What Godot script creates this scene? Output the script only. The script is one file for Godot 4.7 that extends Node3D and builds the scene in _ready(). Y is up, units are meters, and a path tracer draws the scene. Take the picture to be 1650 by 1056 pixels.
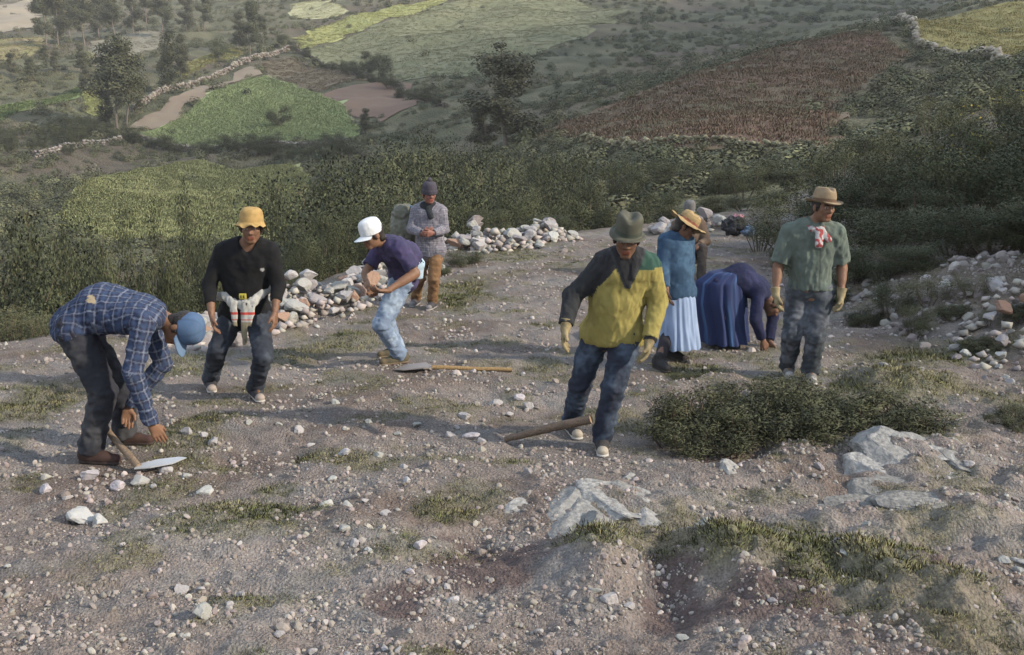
extends Node3D
# A mountain track in a terraced valley: people clearing stones, fields and trees on the far slope.
# x to the side, y up, the track runs away along -z; "d" below is the distance -z from the photographer.

var names := {}
var rng := RandomNumberGenerator.new()
var n_a := FastNoiseLite.new()
var n_b := FastNoiseLite.new()
var n_c := FastNoiseLite.new()
var fold_noise := FastNoiseLite.new()

func _ready() -> void:
	rng.seed = 7
	# ---- camera, sky, sun, exposure
	var cam := Camera3D.new(); cam.name = "camera"; add_child(cam)
	cam.position = Vector3(0, 2.1, 0); cam.rotation_degrees = Vector3(-10.85, 0, 0)
	cam.fov = rad_to_deg(2.0 * atan(528.0 / 1650.0)); cam.near = 0.05; cam.far = 4000.0; cam.current = true
	var env := Environment.new()
	env.background_mode = Environment.BG_SKY
	var sm := ProceduralSkyMaterial.new()
	sm.sky_top_color = Color(0.56, 0.62, 0.70); sm.sky_horizon_color = Color(0.83, 0.83, 0.82); sm.sky_curve = 0.18
	sm.ground_bottom_color = Color(0.35, 0.32, 0.28); sm.ground_horizon_color = Color(0.7, 0.7, 0.68)
	sm.energy_multiplier = SKY_E
	var sky := Sky.new(); sky.sky_material = sm; env.sky = sky
	env.tonemap_mode = Environment.TONE_MAPPER_LINEAR
	env.tonemap_exposure = EXPOSURE
	env.fog_enabled = true; env.fog_density = FOG; env.fog_light_color = Color(0.80, 0.80, 0.80)
	env.sdfgi_enabled = true; env.ssao_enabled = true; env.ssil_enabled = true
	var we := WorldEnvironment.new(); we.name = "environment"; we.environment = env; add_child(we)
	var sun := DirectionalLight3D.new(); sun.name = "sun"; add_child(sun)
	sun.light_energy = SUN_E; sun.light_angular_distance = 1.6; sun.light_color = Color(1.0, 0.95, 0.87); sun.shadow_enabled = true
	sun.look_at_from_position(SUN * 100.0, Vector3.ZERO)
	n_a.seed = 3; n_a.frequency = 1.0; n_a.noise_type = FastNoiseLite.TYPE_SIMPLEX_SMOOTH; n_a.fractal_type = FastNoiseLite.FRACTAL_NONE
	n_b.seed = 11; n_b.frequency = 1.0; n_b.noise_type = FastNoiseLite.TYPE_SIMPLEX_SMOOTH; n_b.fractal_type = FastNoiseLite.FRACTAL_FBM; n_b.fractal_octaves = 4
	n_c.seed = 23; n_c.frequency = 1.0; n_c.noise_type = FastNoiseLite.TYPE_CELLULAR; n_c.cellular_return_type = FastNoiseLite.RETURN_DISTANCE2_SUB; n_c.fractal_type = FastNoiseLite.FRACTAL_NONE
	fold_noise.seed = 5; fold_noise.frequency = 1.0; fold_noise.noise_type = FastNoiseLite.TYPE_SIMPLEX_SMOOTH; fold_noise.fractal_type = FastNoiseLite.FRACTAL_FBM; fold_noise.fractal_octaves = 3
	var t0 := Time.get_ticks_msec()
	make_materials()
	make_ground()
	make_far_slope()
	make_fields()
	make_cloud()
	print("terrain ", Time.get_ticks_msec() - t0)
	make_trees()
	make_shrubs()
	make_scrub()
	print("plants ", Time.get_ticks_msec() - t0)
	make_rocks()
	make_stones()
	make_gravel()
	make_bank_rubble()
	make_grass()
	print("stones ", Time.get_ticks_msec() - t0)
	make_people()
	print("people ", Time.get_ticks_msec() - t0)
	make_tools()

const SUN := Vector3(0.837, 0.454, 0.305)
const SKY_E := 1.55
const SUN_E := 1.2
const EXPOSURE := 2.35
const FOG := 0.00028

# ---------------------------------------------------------------- helpers
func numbered(called: String) -> String:
	var c: int = names.get(called, 0)
	names[called] = c + 1
	return called if c == 0 else "%s_%03d" % [called, c]

func tag(o: Node, label: String, category := "", group := "", kind := "") -> void:
	if label: o.set_meta("label", label)
	if category: o.set_meta("category", category)
	if group: o.set_meta("group", group)
	if kind: o.set_meta("kind", kind)

func thing(called: String, at: Vector3, label: String, category: String, group := "") -> Node3D:
	var o := Node3D.new(); o.name = numbered(called); add_child(o); o.position = at
	tag(o, label, category, group)
	return o

func put(called: String, mesh: Mesh, m: Material, parent: Node = null) -> MeshInstance3D:
	var o := MeshInstance3D.new()
	o.mesh = mesh; o.material_override = m
	if parent == null or parent == self:
		o.name = numbered(called); add_child(o)
	else:
		o.name = called; parent.add_child(o, true)
	return o

func lin(r: float, g: float, b: float) -> Color:
	return Color(r, g, b)

func std(rough: float, vertex := true, c := Color(1, 1, 1)) -> StandardMaterial3D:
	var m := StandardMaterial3D.new()
	m.vertex_color_use_as_albedo = vertex
	m.albedo_color = c.linear_to_srgb()
	m.roughness = rough; m.metallic_specular = 0.3
	return m

func noise_tex(seed_: int, freq: float, size: int, lo: float, hi: float, type := FastNoiseLite.TYPE_SIMPLEX_SMOOTH, oct := 5) -> NoiseTexture2D:
	var f := FastNoiseLite.new(); f.seed = seed_; f.frequency = freq; f.noise_type = type
	f.fractal_octaves = oct
	if type == FastNoiseLite.TYPE_CELLULAR: f.cellular_return_type = FastNoiseLite.RETURN_CELL_VALUE
	var t := NoiseTexture2D.new(); t.width = size; t.height = size; t.seamless = true; t.noise = f
	var g := Gradient.new(); g.set_color(0, Color(lo, lo, lo)); g.set_color(1, Color(hi, hi, hi))
	t.color_ramp = g
	return t

func bump_tex(seed_: int, freq: float, size: int, strength: float, type := FastNoiseLite.TYPE_SIMPLEX_SMOOTH) -> NoiseTexture2D:
	var f := FastNoiseLite.new(); f.seed = seed_; f.frequency = freq; f.noise_type = type; f.fractal_octaves = 5
	var t := NoiseTexture2D.new(); t.width = size; t.height = size; t.seamless = true; t.noise = f
	t.as_normal_map = true; t.bump_strength = strength
	return t

func triplanar(m: StandardMaterial3D, scale: float, world := true) -> void:
	m.uv1_triplanar = true; m.uv1_world_triplanar = world
	m.uv1_scale = Vector3(scale, scale, scale)

var M := {}
func make_materials() -> void:
	var speck := noise_tex(1, 0.05, 1024, 0.5, 1.0)
	var bump := bump_tex(2, 0.04, 1024, 16.0)
	var fine := noise_tex(4, 0.12, 512, 0.7, 1.0)
	var m := std(0.95); m.albedo_texture = speck; m.normal_enabled = true; m.normal_texture = bump; m.normal_scale = 1.0; triplanar(m, 1.1); M.ground = m
	m = std(0.95); m.albedo_texture = noise_tex(9, 0.05, 1024, 0.55, 1.0); m.normal_enabled = true; m.normal_texture = bump; m.normal_scale = 1.2; triplanar(m, 0.07); M.slope = m
	m = std(0.95); m.albedo_texture = noise_tex(19, 0.09, 1024, 0.6, 1.0); triplanar(m, 0.11); M.field = m
	m = std(0.9); m.albedo_texture = noise_tex(6, 0.05, 512, 0.6, 1.0); m.normal_enabled = true; m.normal_texture = bump_tex(7, 0.06, 512, 7.0); triplanar(m, 4.0, false); M.stone = m
	m = std(0.92); m.albedo_texture = noise_tex(8, 0.012, 1024, 0.62, 1.0); m.normal_enabled = true; m.normal_texture = bump_tex(17, 0.015, 1024, 16.0); triplanar(m, 1.6); M.rock = m
	m = std(0.95); M.gravel = m
	m = std(0.75); m.backlight = Color(0.28, 0.3, 0.18); M.leaf = m
	m = std(0.85); m.backlight = Color(0.55, 0.55, 0.38); M.grass = m
	m = std(0.9); m.albedo_texture = fine; triplanar(m, 1.5, false); M.bark = m
	m = std(0.55); m.subsurf_scatter_enabled = true; m.subsurf_scatter_strength = 0.08; M.skin = m
	m = std(0.95); m.albedo_texture = noise_tex(12, 0.16, 512, 0.72, 1.0); m.normal_enabled = true; m.normal_texture = bump_tex(13, 0.13, 512, 5.0); m.normal_scale = 0.6; triplanar(m, 5.0, false); M.cloth = m
	m = std(0.98); m.albedo_texture = noise_tex(14, 0.3, 512, 0.6, 1.0); m.normal_enabled = true; m.normal_texture = bump_tex(15, 0.3, 512, 8.0); triplanar(m, 9.0, false); M.knit = m
	m = std(0.8); m.albedo_texture = fine; m.normal_enabled = true; m.normal_texture = bump_tex(16, 0.2, 256, 4.0); triplanar(m, 6.0, false); M.felt = m
	m = std(0.6); M.hair = m
	m = std(0.7); m.albedo_texture = noise_tex(21, 0.04, 512, 0.55, 1.0); m.uv1_scale = Vector3(1, 1, 1); triplanar(m, 3.0, false); M.wood = m
	m = std(0.45); m.metallic = 0.6; M.metal = m
	m = std(1.0, false, Color(0.85, 0.85, 0.85)); M.cloud = m

func mesh_of(v: PackedVector3Array, n: PackedVector3Array, c: PackedColorArray, idx: PackedInt32Array) -> ArrayMesh:
	var a := []; a.resize(Mesh.ARRAY_MAX)
	a[Mesh.ARRAY_VERTEX] = v; a[Mesh.ARRAY_NORMAL] = n
	if c.size() == v.size(): a[Mesh.ARRAY_COLOR] = c
	a[Mesh.ARRAY_INDEX] = idx
	var m := ArrayMesh.new(); m.add_surface_from_arrays(Mesh.PRIMITIVE_TRIANGLES, a)
	return m

func smooth_normals(v: PackedVector3Array, idx: PackedInt32Array) -> PackedVector3Array:
	# front faces run clockwise, so the outward normal is (c - a) x (b - a)
	var n := PackedVector3Array(); n.resize(v.size())
	for i in range(0, idx.size(), 3):
		var a := idx[i]; var b := idx[i + 1]; var c := idx[i + 2]
		var f := (v[c] - v[a]).cross(v[b] - v[a])
		n[a] += f; n[b] += f; n[c] += f
	for i in n.size(): n[i] = n[i].normalized() if n[i].length_squared() > 1e-20 else Vector3.UP
	return n

func flat_mesh(v: PackedVector3Array, c: PackedColorArray, idx: PackedInt32Array) -> ArrayMesh:
	var v2 := PackedVector3Array(); var n2 := PackedVector3Array(); var c2 := PackedColorArray(); var i2 := PackedInt32Array()
	for i in range(0, idx.size(), 3):
		var f := (v[idx[i + 2]] - v[idx[i]]).cross(v[idx[i + 1]] - v[idx[i]]).normalized()
		for k in 3:
			i2.append(v2.size()); v2.append(v[idx[i + k]]); n2.append(f); c2.append(c[idx[i + k]] if c.size() else Color(1, 1, 1))
	return mesh_of(v2, n2, c2, i2)

# a growing set of arrays for one mesh
class Bag:
	var v := PackedVector3Array(); var n := PackedVector3Array(); var c := PackedColorArray(); var i := PackedInt32Array()
	func tube(pts: Array, rad: Array, seg: int, col: Color) -> void:
		var base := v.size()
		var prev := Vector3(0.3, 0.1, 0.9)
		for k in pts.size():
			var dir: Vector3 = (pts[mini(k + 1, pts.size() - 1)] - pts[maxi(k - 1, 0)]).normalized()
			var s := dir.cross(prev).normalized(); var t := s.cross(dir); prev = t
			for j in seg:
				var a := TAU * j / seg
				var q := s * cos(a) + t * sin(a)
				v.append(pts[k] + q * rad[k]); n.append(q); c.append(col)
		for k in pts.size() - 1:
			for j in seg:
				var a := base + k * seg + j; var b := base + k * seg + (j + 1) % seg
				i.append_array([a, b, a + seg, b, b + seg, a + seg])
		var e := v.size()
		for w in [0, pts.size() - 1]:
			v.append(pts[w]); n.append((pts[w] - pts[1 if w == 0 else w - 1]).normalized()); c.append(col)
		for j in seg:
			i.append_array([e, base + (j + 1) % seg, base + j])
			var l := base + (pts.size() - 1) * seg
			i.append_array([e + 1, l + j, l + (j + 1) % seg])
	func leaf(p: Vector3, dir: Vector3, nor: Vector3, l: float, w: float, col: Color) -> void:
		var s := dir.cross(nor).normalized() * (w * 0.5)
		var b := v.size()
		v.append(p); v.append(p + dir * (l * 0.5) + s); v.append(p + dir * l - nor * (l * 0.12)); v.append(p + dir * (l * 0.5) - s)
		for k in 4:
			n.append(nor); c.append(col)
		i.append_array([b, b + 2, b + 1, b, b + 3, b + 2])
	func mesh() -> ArrayMesh:
		var a := []; a.resize(Mesh.ARRAY_MAX)
		a[Mesh.ARRAY_VERTEX] = v; a[Mesh.ARRAY_NORMAL] = n; a[Mesh.ARRAY_COLOR] = c; a[Mesh.ARRAY_INDEX] = i
		var m := ArrayMesh.new(); m.add_surface_from_arrays(Mesh.PRIMITIVE_TRIANGLES, a)
		return m

func rdir() -> Vector3:
	var z := rng.randf_range(-1, 1); var a := rng.randf() * TAU; var r := sqrt(1 - z * z)
	return Vector3(r * cos(a), z, r * sin(a))

func tone(c: Color, by: float) -> Color:
	var f := 1.0 + rng.randf_range(-by, by)
	return Color(c.r * f, c.g * f * (1.0 + rng.randf_range(-0.06, 0.06)), c.b * f)

# ---------------------------------------------------------------- what stands where
const FAR_D0 := 24.0
const FAR_R := 1.18
const FAR_ND := 26
const FAR_U0 := -0.65
const FAR_DU := 0.1
const FAR_NU := 14
# heights of the land across the valley: rows by distance, columns by bearing
var FAR := PackedFloat32Array([
	-6.0, -6.0, -6.0, -6.0, -5.94, -5.11, -3.22, -1.37, -0.18, 0.37, 1.11, 1.77, 2.32, 2.84,
	-6.39, -6.39, -6.39, -6.39, -6.34, -5.68, -3.95, -1.99, -0.6, 0.11, 1.08, 2.06, 2.76, 3.39,
	-6.86, -6.86, -6.86, -6.86, -6.82, -6.35, -4.81, -2.72, -1.09, -0.2, 1.04, 2.4, 3.28, 4.04,
	-6.91, -6.9, -6.89, -6.87, -6.82, -6.46, -4.9, -2.54, -0.75, 0.02, 1.2, 2.73, 3.76, 4.66,
	-6.77, -6.74, -6.71, -6.66, -6.59, -6.31, -4.63, -1.91, 0.03, 0.54, 1.49, 3.1, 4.26, 5.32,
	-6.43, -6.4, -6.35, -6.26, -6.13, -5.8, -3.96, -1.07, 0.94, 1.4, 2.24, 3.83, 5.12, 6.35,
	-5.89, -5.85, -5.81, -5.66, -5.43, -4.94, -2.9, -0.04, 2.16, 3.1, 3.97, 5.02, 6.36, 7.77,
	-4.89, -4.87, -4.84, -4.67, -4.37, -3.72, -1.54, 1.51, 3.99, 5.26, 6.26, 6.52, 7.86, 9.46,
	-3.38, -3.38, -3.38, -3.22, -2.92, -2.09, 0.16, 3.38, 6.15, 7.72, 8.93, 8.36, 9.69, 11.47,
	-1.75, -1.81, -1.89, -1.76, -1.44, -0.34, 1.77, 4.67, 7.61, 10.1, 12.25, 12.1, 13.29, 14.81,
	0.86, 0.72, 0.51, 0.65, 1.08, 2.26, 4.38, 6.32, 8.14, 10.49, 14.39, 16.67, 18.17, 19.48,
	6.09, 5.97, 5.8, 5.93, 6.28, 6.77, 8.38, 9.7, 10.85, 12.62, 16.15, 19.62, 21.77, 23.61,
	12.36, 12.3, 12.21, 12.37, 12.66, 12.53, 13.52, 14.33, 14.95, 16.07, 18.85, 21.26, 24.42, 27.75,
	17.41, 17.38, 17.35, 17.72, 18.43, 19.69, 20.69, 21.2, 21.47, 22.12, 24.09, 26.07, 29.34, 32.92,
	23.94, 23.94, 23.94, 24.52, 25.61, 28.16, 29.21, 29.49, 29.49, 29.72, 30.73, 32.38, 35.74, 39.51,
	32.84, 32.84, 32.84, 33.52, 34.84, 38.19, 39.35, 39.63, 39.63, 39.6, 39.5, 41.15, 44.5, 48.27,
	43.8, 43.8, 43.8, 44.6, 46.17, 50.35, 51.59, 51.86, 51.86, 51.56, 50.27, 51.83, 55.17, 58.94,
	59.25, 59.25, 59.25, 60.2, 62.01, 66.5, 67.53, 67.7, 67.7, 67.25, 65.34, 66.31, 69.53, 73.3,
	77.48, 77.48, 77.48, 78.59, 80.71, 85.56, 86.34, 86.39, 86.39, 85.78, 83.13, 83.4, 86.48, 90.25,
	100.96, 100.96, 100.96, 102.28, 104.71, 109.64, 110.31, 110.31, 110.31, 109.45, 105.72, 105.72, 108.58, 112.15,
	129.8, 129.8, 129.8, 131.35, 134.15, 138.95, 139.6, 139.6, 139.6, 138.42, 133.29, 133.29, 135.88, 139.09,
	163.83, 163.83, 163.83, 165.66, 168.88, 173.54, 174.17, 174.17, 174.17, 172.61, 165.84, 165.84, 168.08, 170.88,
	205.04, 205.04, 205.04, 207.11, 210.68, 215.07, 215.67, 215.67, 215.67, 213.6, 204.62, 204.62, 206.47, 208.76,
	263.66, 263.66, 263.66, 265.14, 267.71, 270.86, 271.29, 271.29, 271.29, 268.06, 254.05, 254.05, 255.38, 257.03,
	332.83, 332.83, 332.83, 333.63, 335.0, 336.69, 336.92, 336.92, 336.92, 332.32, 312.38, 312.38, 313.1, 313.98,
	413.01, 413.01, 413.01, 413.01, 413.01, 413.01, 413.01, 413.01, 413.01, 406.82, 380.0, 380.0, 380.0, 380.0,
])
var EDGE := PackedVector2Array([Vector2(-40.0, 2.5), Vector2(-14.0, 7.2), Vector2(-8.0, 8.9), Vector2(-5.2, 10.0), Vector2(-3.2, 11.2), Vector2(-2.3, 13.0), Vector2(-1.9, 15.5), Vector2(-1.2, 18.8), Vector2(0.4, 21.0), Vector2(2.4, 24.0), Vector2(5.0, 28.0), Vector2(9.0, 34.0), Vector2(20.0, 44.0)])   # where the track drops off into the valley
var BANK := PackedVector2Array([Vector2(9.0, 1.0), Vector2(6.0, 5.2), Vector2(5.0, 7.2), Vector2(4.6, 8.9), Vector2(3.9, 10.0), Vector2(3.65, 12.0), Vector2(4.0, 15.0), Vector2(5.0, 19.0), Vector2(6.6, 23.0), Vector2(10.0, 28.0), Vector2(18.0, 36.0)])   # foot of the bank uphill
var FEET := PackedVector2Array([Vector2(0.43, 7.0), Vector2(0.61, 6.62), Vector2(0.47, 6.78), Vector2(0.59, 6.4), Vector2(-2.51, 8.28), Vector2(-2.06, 7.98), Vector2(-2.43, 8.05), Vector2(-1.94, 7.74), Vector2(-1.09, 9.52), Vector2(-1.03, 9.2), Vector2(-1.28, 9.42), Vector2(-1.2, 9.1), Vector2(-1.18, 12.45), Vector2(-0.96, 12.2), Vector2(-1.21, 12.28), Vector2(-1.0, 12.02), Vector2(-2.71, 6.32), Vector2(-2.65, 6.72), Vector2(-2.59, 6.3), Vector2(-2.48, 6.72), Vector2(2.42, 8.75), Vector2(2.56, 8.56), Vector2(2.38, 8.5), Vector2(2.53, 8.32), Vector2(1.33, 9.0), Vector2(1.5, 9.4), Vector2(1.36, 8.88), Vector2(1.57, 9.3), Vector2(2.05, 9.9), Vector2(2.13, 10.15), Vector2(2.2, 9.85), Vector2(2.28, 10.1), Vector2(-2.35, 6.5)])
# low swellings of the ground: x, d, half widths, height
var MOUNDS := [
	[0.43, 4.71, 0.23, 0.37, 0.15],
	[1.09, 4.6, 0.33, 0.46, 0.21],
	[1.64, 4.56, 0.38, 0.52, 0.18],
	[1.94, 4.16, 0.33, 0.32, 0.15],
	[0.6, 5.7, 0.55, 0.52, 0.04],
	[2.65, 6.4, 0.65, 0.34, 0.07],
	[1.37, 6.09, 0.35, 0.23, 0.05],
	[2.6, 5.23, 0.27, 0.44, 0.06],
	[-0.18, 4.97, 0.26, 0.32, -0.07],
	[0.69, 4.33, 0.17, 0.38, -0.06],
	[-0.02, 7.11, 0.27, 0.31, 0.06],
	[-0.89, 5.23, 0.2, 0.35, 0.05],
	[3.27, 8.4, 0.84, 0.43, 0.12],
	[1.66, 8.73, 0.33, 0.33, 0.06],
]
# turf: x, d, half widths, strength
var GRASS := [
	[-3.82, 7.99, 0.38, 0.59, 0.9],
	[-2.97, 9.1, 0.4, 0.6, 0.8],
	[-2.19, 7.27, 0.32, 0.26, 0.9],
	[-1.46, 5.5, 0.46, 0.25, 0.9],
	[-1.81, 5.18, 0.2, 0.12, 0.8],
	[-1.4, 5.86, 0.15, 0.13, 0.8],
	[-1.24, 6.4, 0.24, 0.18, 0.8],
	[-2.21, 5.55, 0.14, 0.2, 0.7],
	[-0.36, 5.41, 0.21, 0.21, 0.9],
	[0.44, 4.89, 0.16, 0.31, 1.0],
	[1.12, 4.74, 0.31, 0.45, 1.0],
	[1.56, 4.6, 0.45, 0.49, 1.0],
	[1.94, 4.21, 0.22, 0.24, 0.9],
	[2.1, 4.89, 0.22, 0.2, 0.9],
	[1.46, 5.23, 0.3, 0.18, 0.8],
	[0.31, 9.1, 0.25, 0.3, 0.9],
	[1.62, 8.8, 0.38, 0.38, 0.9],
	[2.37, 7.99, 0.4, 0.31, 0.8],
	[3.29, 8.29, 0.78, 0.42, 1.0],
	[3.97, 9.49, 0.94, 0.49, 1.0],
	[3.87, 7.99, 0.3, 0.39, 0.7],
	[-1.7, 10.38, 0.39, 0.85, 0.9],
	[-2.06, 9.91, 0.37, 0.77, 0.8],
	[-0.7, 13.51, 0.5, 1.64, 1.0],
	[0.05, 17.72, 0.65, 1.29, 0.8],
	[-1.45, 16.44, 0.4, 1.27, 0.8],
	[1.26, 9.91, 0.31, 0.24, 0.6],
	[-3.48, 6.96, 0.18, 0.21, 0.6],
	[2.27, 5.41, 0.21, 0.13, 0.7],
	[2.67, 5.7, 0.25, 0.17, 0.6],
	[1.47, 5.7, 0.26, 0.15, 0.6],
	[0.11, 6.96, 0.13, 0.12, 0.8],
	[-0.6, 7.61, 0.19, 0.18, 0.5],
	[0.03, 7.99, 0.15, 0.27, 0.6],
]
# damp dark earth: x, d, half widths
var DARK_SOIL := [
	[-0.08, 4.82, 0.34, 0.42],
	[0.73, 4.4, 0.17, 0.39],
	[1.96, 4.46, 0.17, 0.33],
	[1.17, 4.21, 0.27, 0.24],
	[-0.53, 4.4, 0.2, 0.19],
]
# fields: outline as x, d pairs, two tones, direction and strength of the furrows, cell size, number of tufts
var FIELDS := [
	{n = "meadow", p = [-35.6, 81.27, -38.49, 93.4, -38.94, 103.88, -32.31, 108.99, -21.29, 100.02, -17.8, 90.25, -16.74, 80.38, -17.22, 71.94, -20.6, 68.51, -27.44, 66.81, -31.94, 72.63], a = Color(0.38, 0.37, 0.17), b = Color(0.3, 0.32, 0.14), r = Vector2(1.0, 0.3), f = 0.1, s = 1.1, t = 30000, l = "yellow green meadow beyond the bushes in the valley"},
	{n = "crop_field", p = [-48.11, 130.27, -45.99, 136.95, -43.47, 148.33, -41.92, 165.39, -38.98, 167.49, -28.32, 153.07, -22.35, 139.61, -18.24, 126.18, -18.25, 117.72, -24.45, 118.72, -29.15, 120.58, -38.99, 124.48], a = Color(0.32, 0.38, 0.18), b = Color(0.4, 0.45, 0.22), r = Vector2(0.4, 1.0), f = 0.1, s = 1.2, t = 22000, l = "bright green crop field on the slope with one tree"},
	{n = "crop_strip", p = [-34.89, 136.58, -35.8, 149.38, -27.74, 146.38, -23.74, 135.53, -19.57, 124.0, -23.77, 122.7, -28.4, 123.72, -32.19, 127.09], a = Color(0.4, 0.45, 0.22), b = Color(0.35, 0.41, 0.19), r = Vector2(1.0, 0.2), f = 0.0, s = 1.2, t = 6000, l = "paler green strip inside the crop field"},
	{n = "ploughed_strip", p = [-50.18, 134.99, -49.07, 142.6, -45.98, 157.28, -43.61, 174.41, -40.52, 169.05, -42.91, 165.44, -44.27, 149.59, -46.51, 137.33], a = Color(0.3, 0.24, 0.17), b = Color(0.24, 0.18, 0.13), r = Vector2(1.0, 0.3), f = 0.25, s = 1.2, t = 0, l = "tan ploughed strip along the stone wall"},
	{n = "fallow_field", p = [-42.08, 174.42, -38.11, 182.67, -31.06, 172.99, -22.44, 161.92, -28.67, 154.03, -39.34, 169.12], a = Color(0.24, 0.2, 0.13), b = Color(0.19, 0.15, 0.1), r = Vector2(1.0, 0.2), f = 0.15, s = 1.3, t = 2000, l = "brown fallow field above the green crops"},
	{n = "bare_field", p = [-27.42, 152.05, -21.01, 158.21, -14.88, 152.73, -10.88, 136.02, -14.99, 129.46, -20.78, 137.33], a = Color(0.22, 0.145, 0.1), b = Color(0.17, 0.11, 0.08), r = Vector2(1.0, 0.5), f = 0.2, s = 1.3, t = 0, l = "reddish brown bare field beside the crops"},
	{n = "hay_strip", p = [-43.38, 213.54, -40.96, 229.89, -32.03, 244.27, -19.55, 269.09, -15.9, 260.28, -25.19, 233.44, -33.59, 216.76, -39.46, 194.96], a = Color(0.42, 0.4, 0.16), b = Color(0.32, 0.34, 0.13), r = Vector2(1.0, 0.3), f = 0.05, s = 1.8, t = 5000, l = "bright yellow green strip high on the slope"},
	{n = "pasture", p = [-38.31, 191.42, -33.05, 213.2, -23.78, 232.97, -14.22, 257.34, 8.75, 273.72, 25.63, 237.8, 13.32, 197.83, 2.58, 175.76, -7.7, 153.61, -15.55, 159.79, -27.35, 175.38], a = Color(0.245, 0.235, 0.13), b = Color(0.185, 0.19, 0.098), r = Vector2(1.0, 0.3), f = 0.1, s = 1.8, t = 9000, l = "pale dry pasture on the upper slope"},
	{n = "red_field", p = [1.65, 78.96, 4.05, 85.14, 9.51, 86.86, 17.72, 92.59, 26.6, 97.51, 33.47, 102.16, 33.84, 89.41, 24.89, 73.4, 19.59, 62.92, 15.95, 52.43, 9.14, 55.69, 5.98, 64.65], a = Color(0.22, 0.13, 0.092), b = Color(0.18, 0.155, 0.09), r = Vector2(1.0, 0.6), f = 0.1, s = 0.9, t = 7000, l = "reddish earth field on the near spur"},
	{n = "stubble_field", p = [61.37, 184.3, 47.3, 120.14, 57.63, 120.0, 65.26, 117.53, 28.35, 49.88, 36.24, 75.59, 38.8, 89.87, 36.5, 95.1], a = Color(0.36, 0.3, 0.12), b = Color(0.27, 0.245, 0.1), r = Vector2(1.0, 0.2), f = 0.12, s = 1.0, t = 14000, l = "sunlit straw coloured field at the top of the spur"},
	{n = "green_strip", p = [-70.85, 137.85, -68.7, 147.72, -67.22, 155.77, -65.61, 159.88, -63.83, 154.88, -65.64, 144.69, -68.2, 132.46], a = Color(0.2, 0.26, 0.1), b = Color(0.16, 0.2, 0.08), r = Vector2(1.0, 0.3), f = 0.0, s = 1.2, t = 3000, l = "thin green strip beside the dark slope"},
	{n = "pale_plot", p = [-65.42, 159.87, -65.0, 165.25, -60.41, 155.54, -55.39, 141.62, -58.73, 144.59], a = Color(0.4, 0.4, 0.16), b = Color(0.32, 0.34, 0.13), r = Vector2(1.0, 0.3), f = 0.0, s = 1.2, t = 2000, l = "small bright plot behind the tall trees"},
	{n = "tan_field", p = [-160.34, 318.53, -146.36, 328.98, -113.17, 253.75, -125.84, 248.78], a = Color(0.34, 0.28, 0.2), b = Color(0.28, 0.23, 0.16), r = Vector2(1.0, 0.3), f = 0.1, s = 2.0, t = 0, l = "tan field in the far corner of the valley"},
	{n = "striped_field", p = [-116.36, 229.69, -104.02, 234.72, -93.0, 210.56, -88.88, 187.86, -94.17, 185.19], a = Color(0.28, 0.28, 0.12), b = Color(0.33, 0.26, 0.15), r = Vector2(0.1, 1.0), f = 0.4, s = 1.8, t = 3000, l = "striped field under the grove of trees"},
	{n = "pale_terrace", p = [-57.81, 278.19, -53.02, 280.48, -39.69, 257.23, -42.42, 242.41, -52.04, 252.76], a = Color(0.46, 0.44, 0.25), b = Color(0.4, 0.38, 0.22), r = Vector2(1.0, 0.3), f = 0.0, s = 2.0, t = 1000, l = "whitish dry terrace high up the slope"},
	{n = "ochre_strip", p = [-55.01, 173.05, -53.83, 185.07, -51.75, 202.85, -49.23, 191.89, -51.39, 176.47, -52.75, 167.31], a = Color(0.26, 0.29, 0.11), b = Color(0.34, 0.27, 0.12), r = Vector2(1.0, 0.3), f = 0.0, s = 1.6, t = 1500, l = "green and ochre strip behind the dark poplar"},
	{n = "grey_plot", p = [-88.09, 219.45, -81.42, 246.55, -69.99, 217.19, -69.52, 189.31, -70.34, 175.76], a = Color(0.27, 0.25, 0.19), b = Color(0.22, 0.2, 0.14), r = Vector2(1.0, 0.3), f = 0.1, s = 1.6, t = 1000, l = "greyish plot between the far groves"},
]
var WALLS := [
	{p = [-47.75, 129.24, -38.39, 122.47, -28.63, 118.35, -17.77, 112.31], h = 0.9, c = Color(0.28, 0.25, 0.21), l = "old stone wall along the foot of the green field"},
	{p = [-52.18, 144.24, -49.24, 158.83, -44.29, 177.18, -40.16, 198.5], h = 1.0, c = Color(0.36, 0.31, 0.26), l = "stone wall running up beside the tan strip"},
	{p = [59.77, 180.38, 35.95, 93.64, 38.21, 88.48, 35.69, 75.36], h = 1.0, c = Color(0.44, 0.39, 0.3), l = "pale stone wall edging the sunlit straw field"},
	{p = [-51.65, 112.79, -50.0, 120.39, -46.87, 125.71], h = 0.8, c = Color(0.38, 0.34, 0.3), l = "low broken stone wall below the dark slope"},
	{p = [-38.68, 189.86, -26.62, 170.57, -16.7, 152.86, -8.01, 128.68], h = 0.8, c = Color(0.2, 0.17, 0.13), l = "dark field wall beneath the dry pasture"},
	{p = [4.67, 68.05, 7.87, 58.56, 12.14, 54.23, 15.63, 51.34], h = 0.6, c = Color(0.3, 0.27, 0.17), l = "terrace edge below the reddish field"},
]
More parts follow.
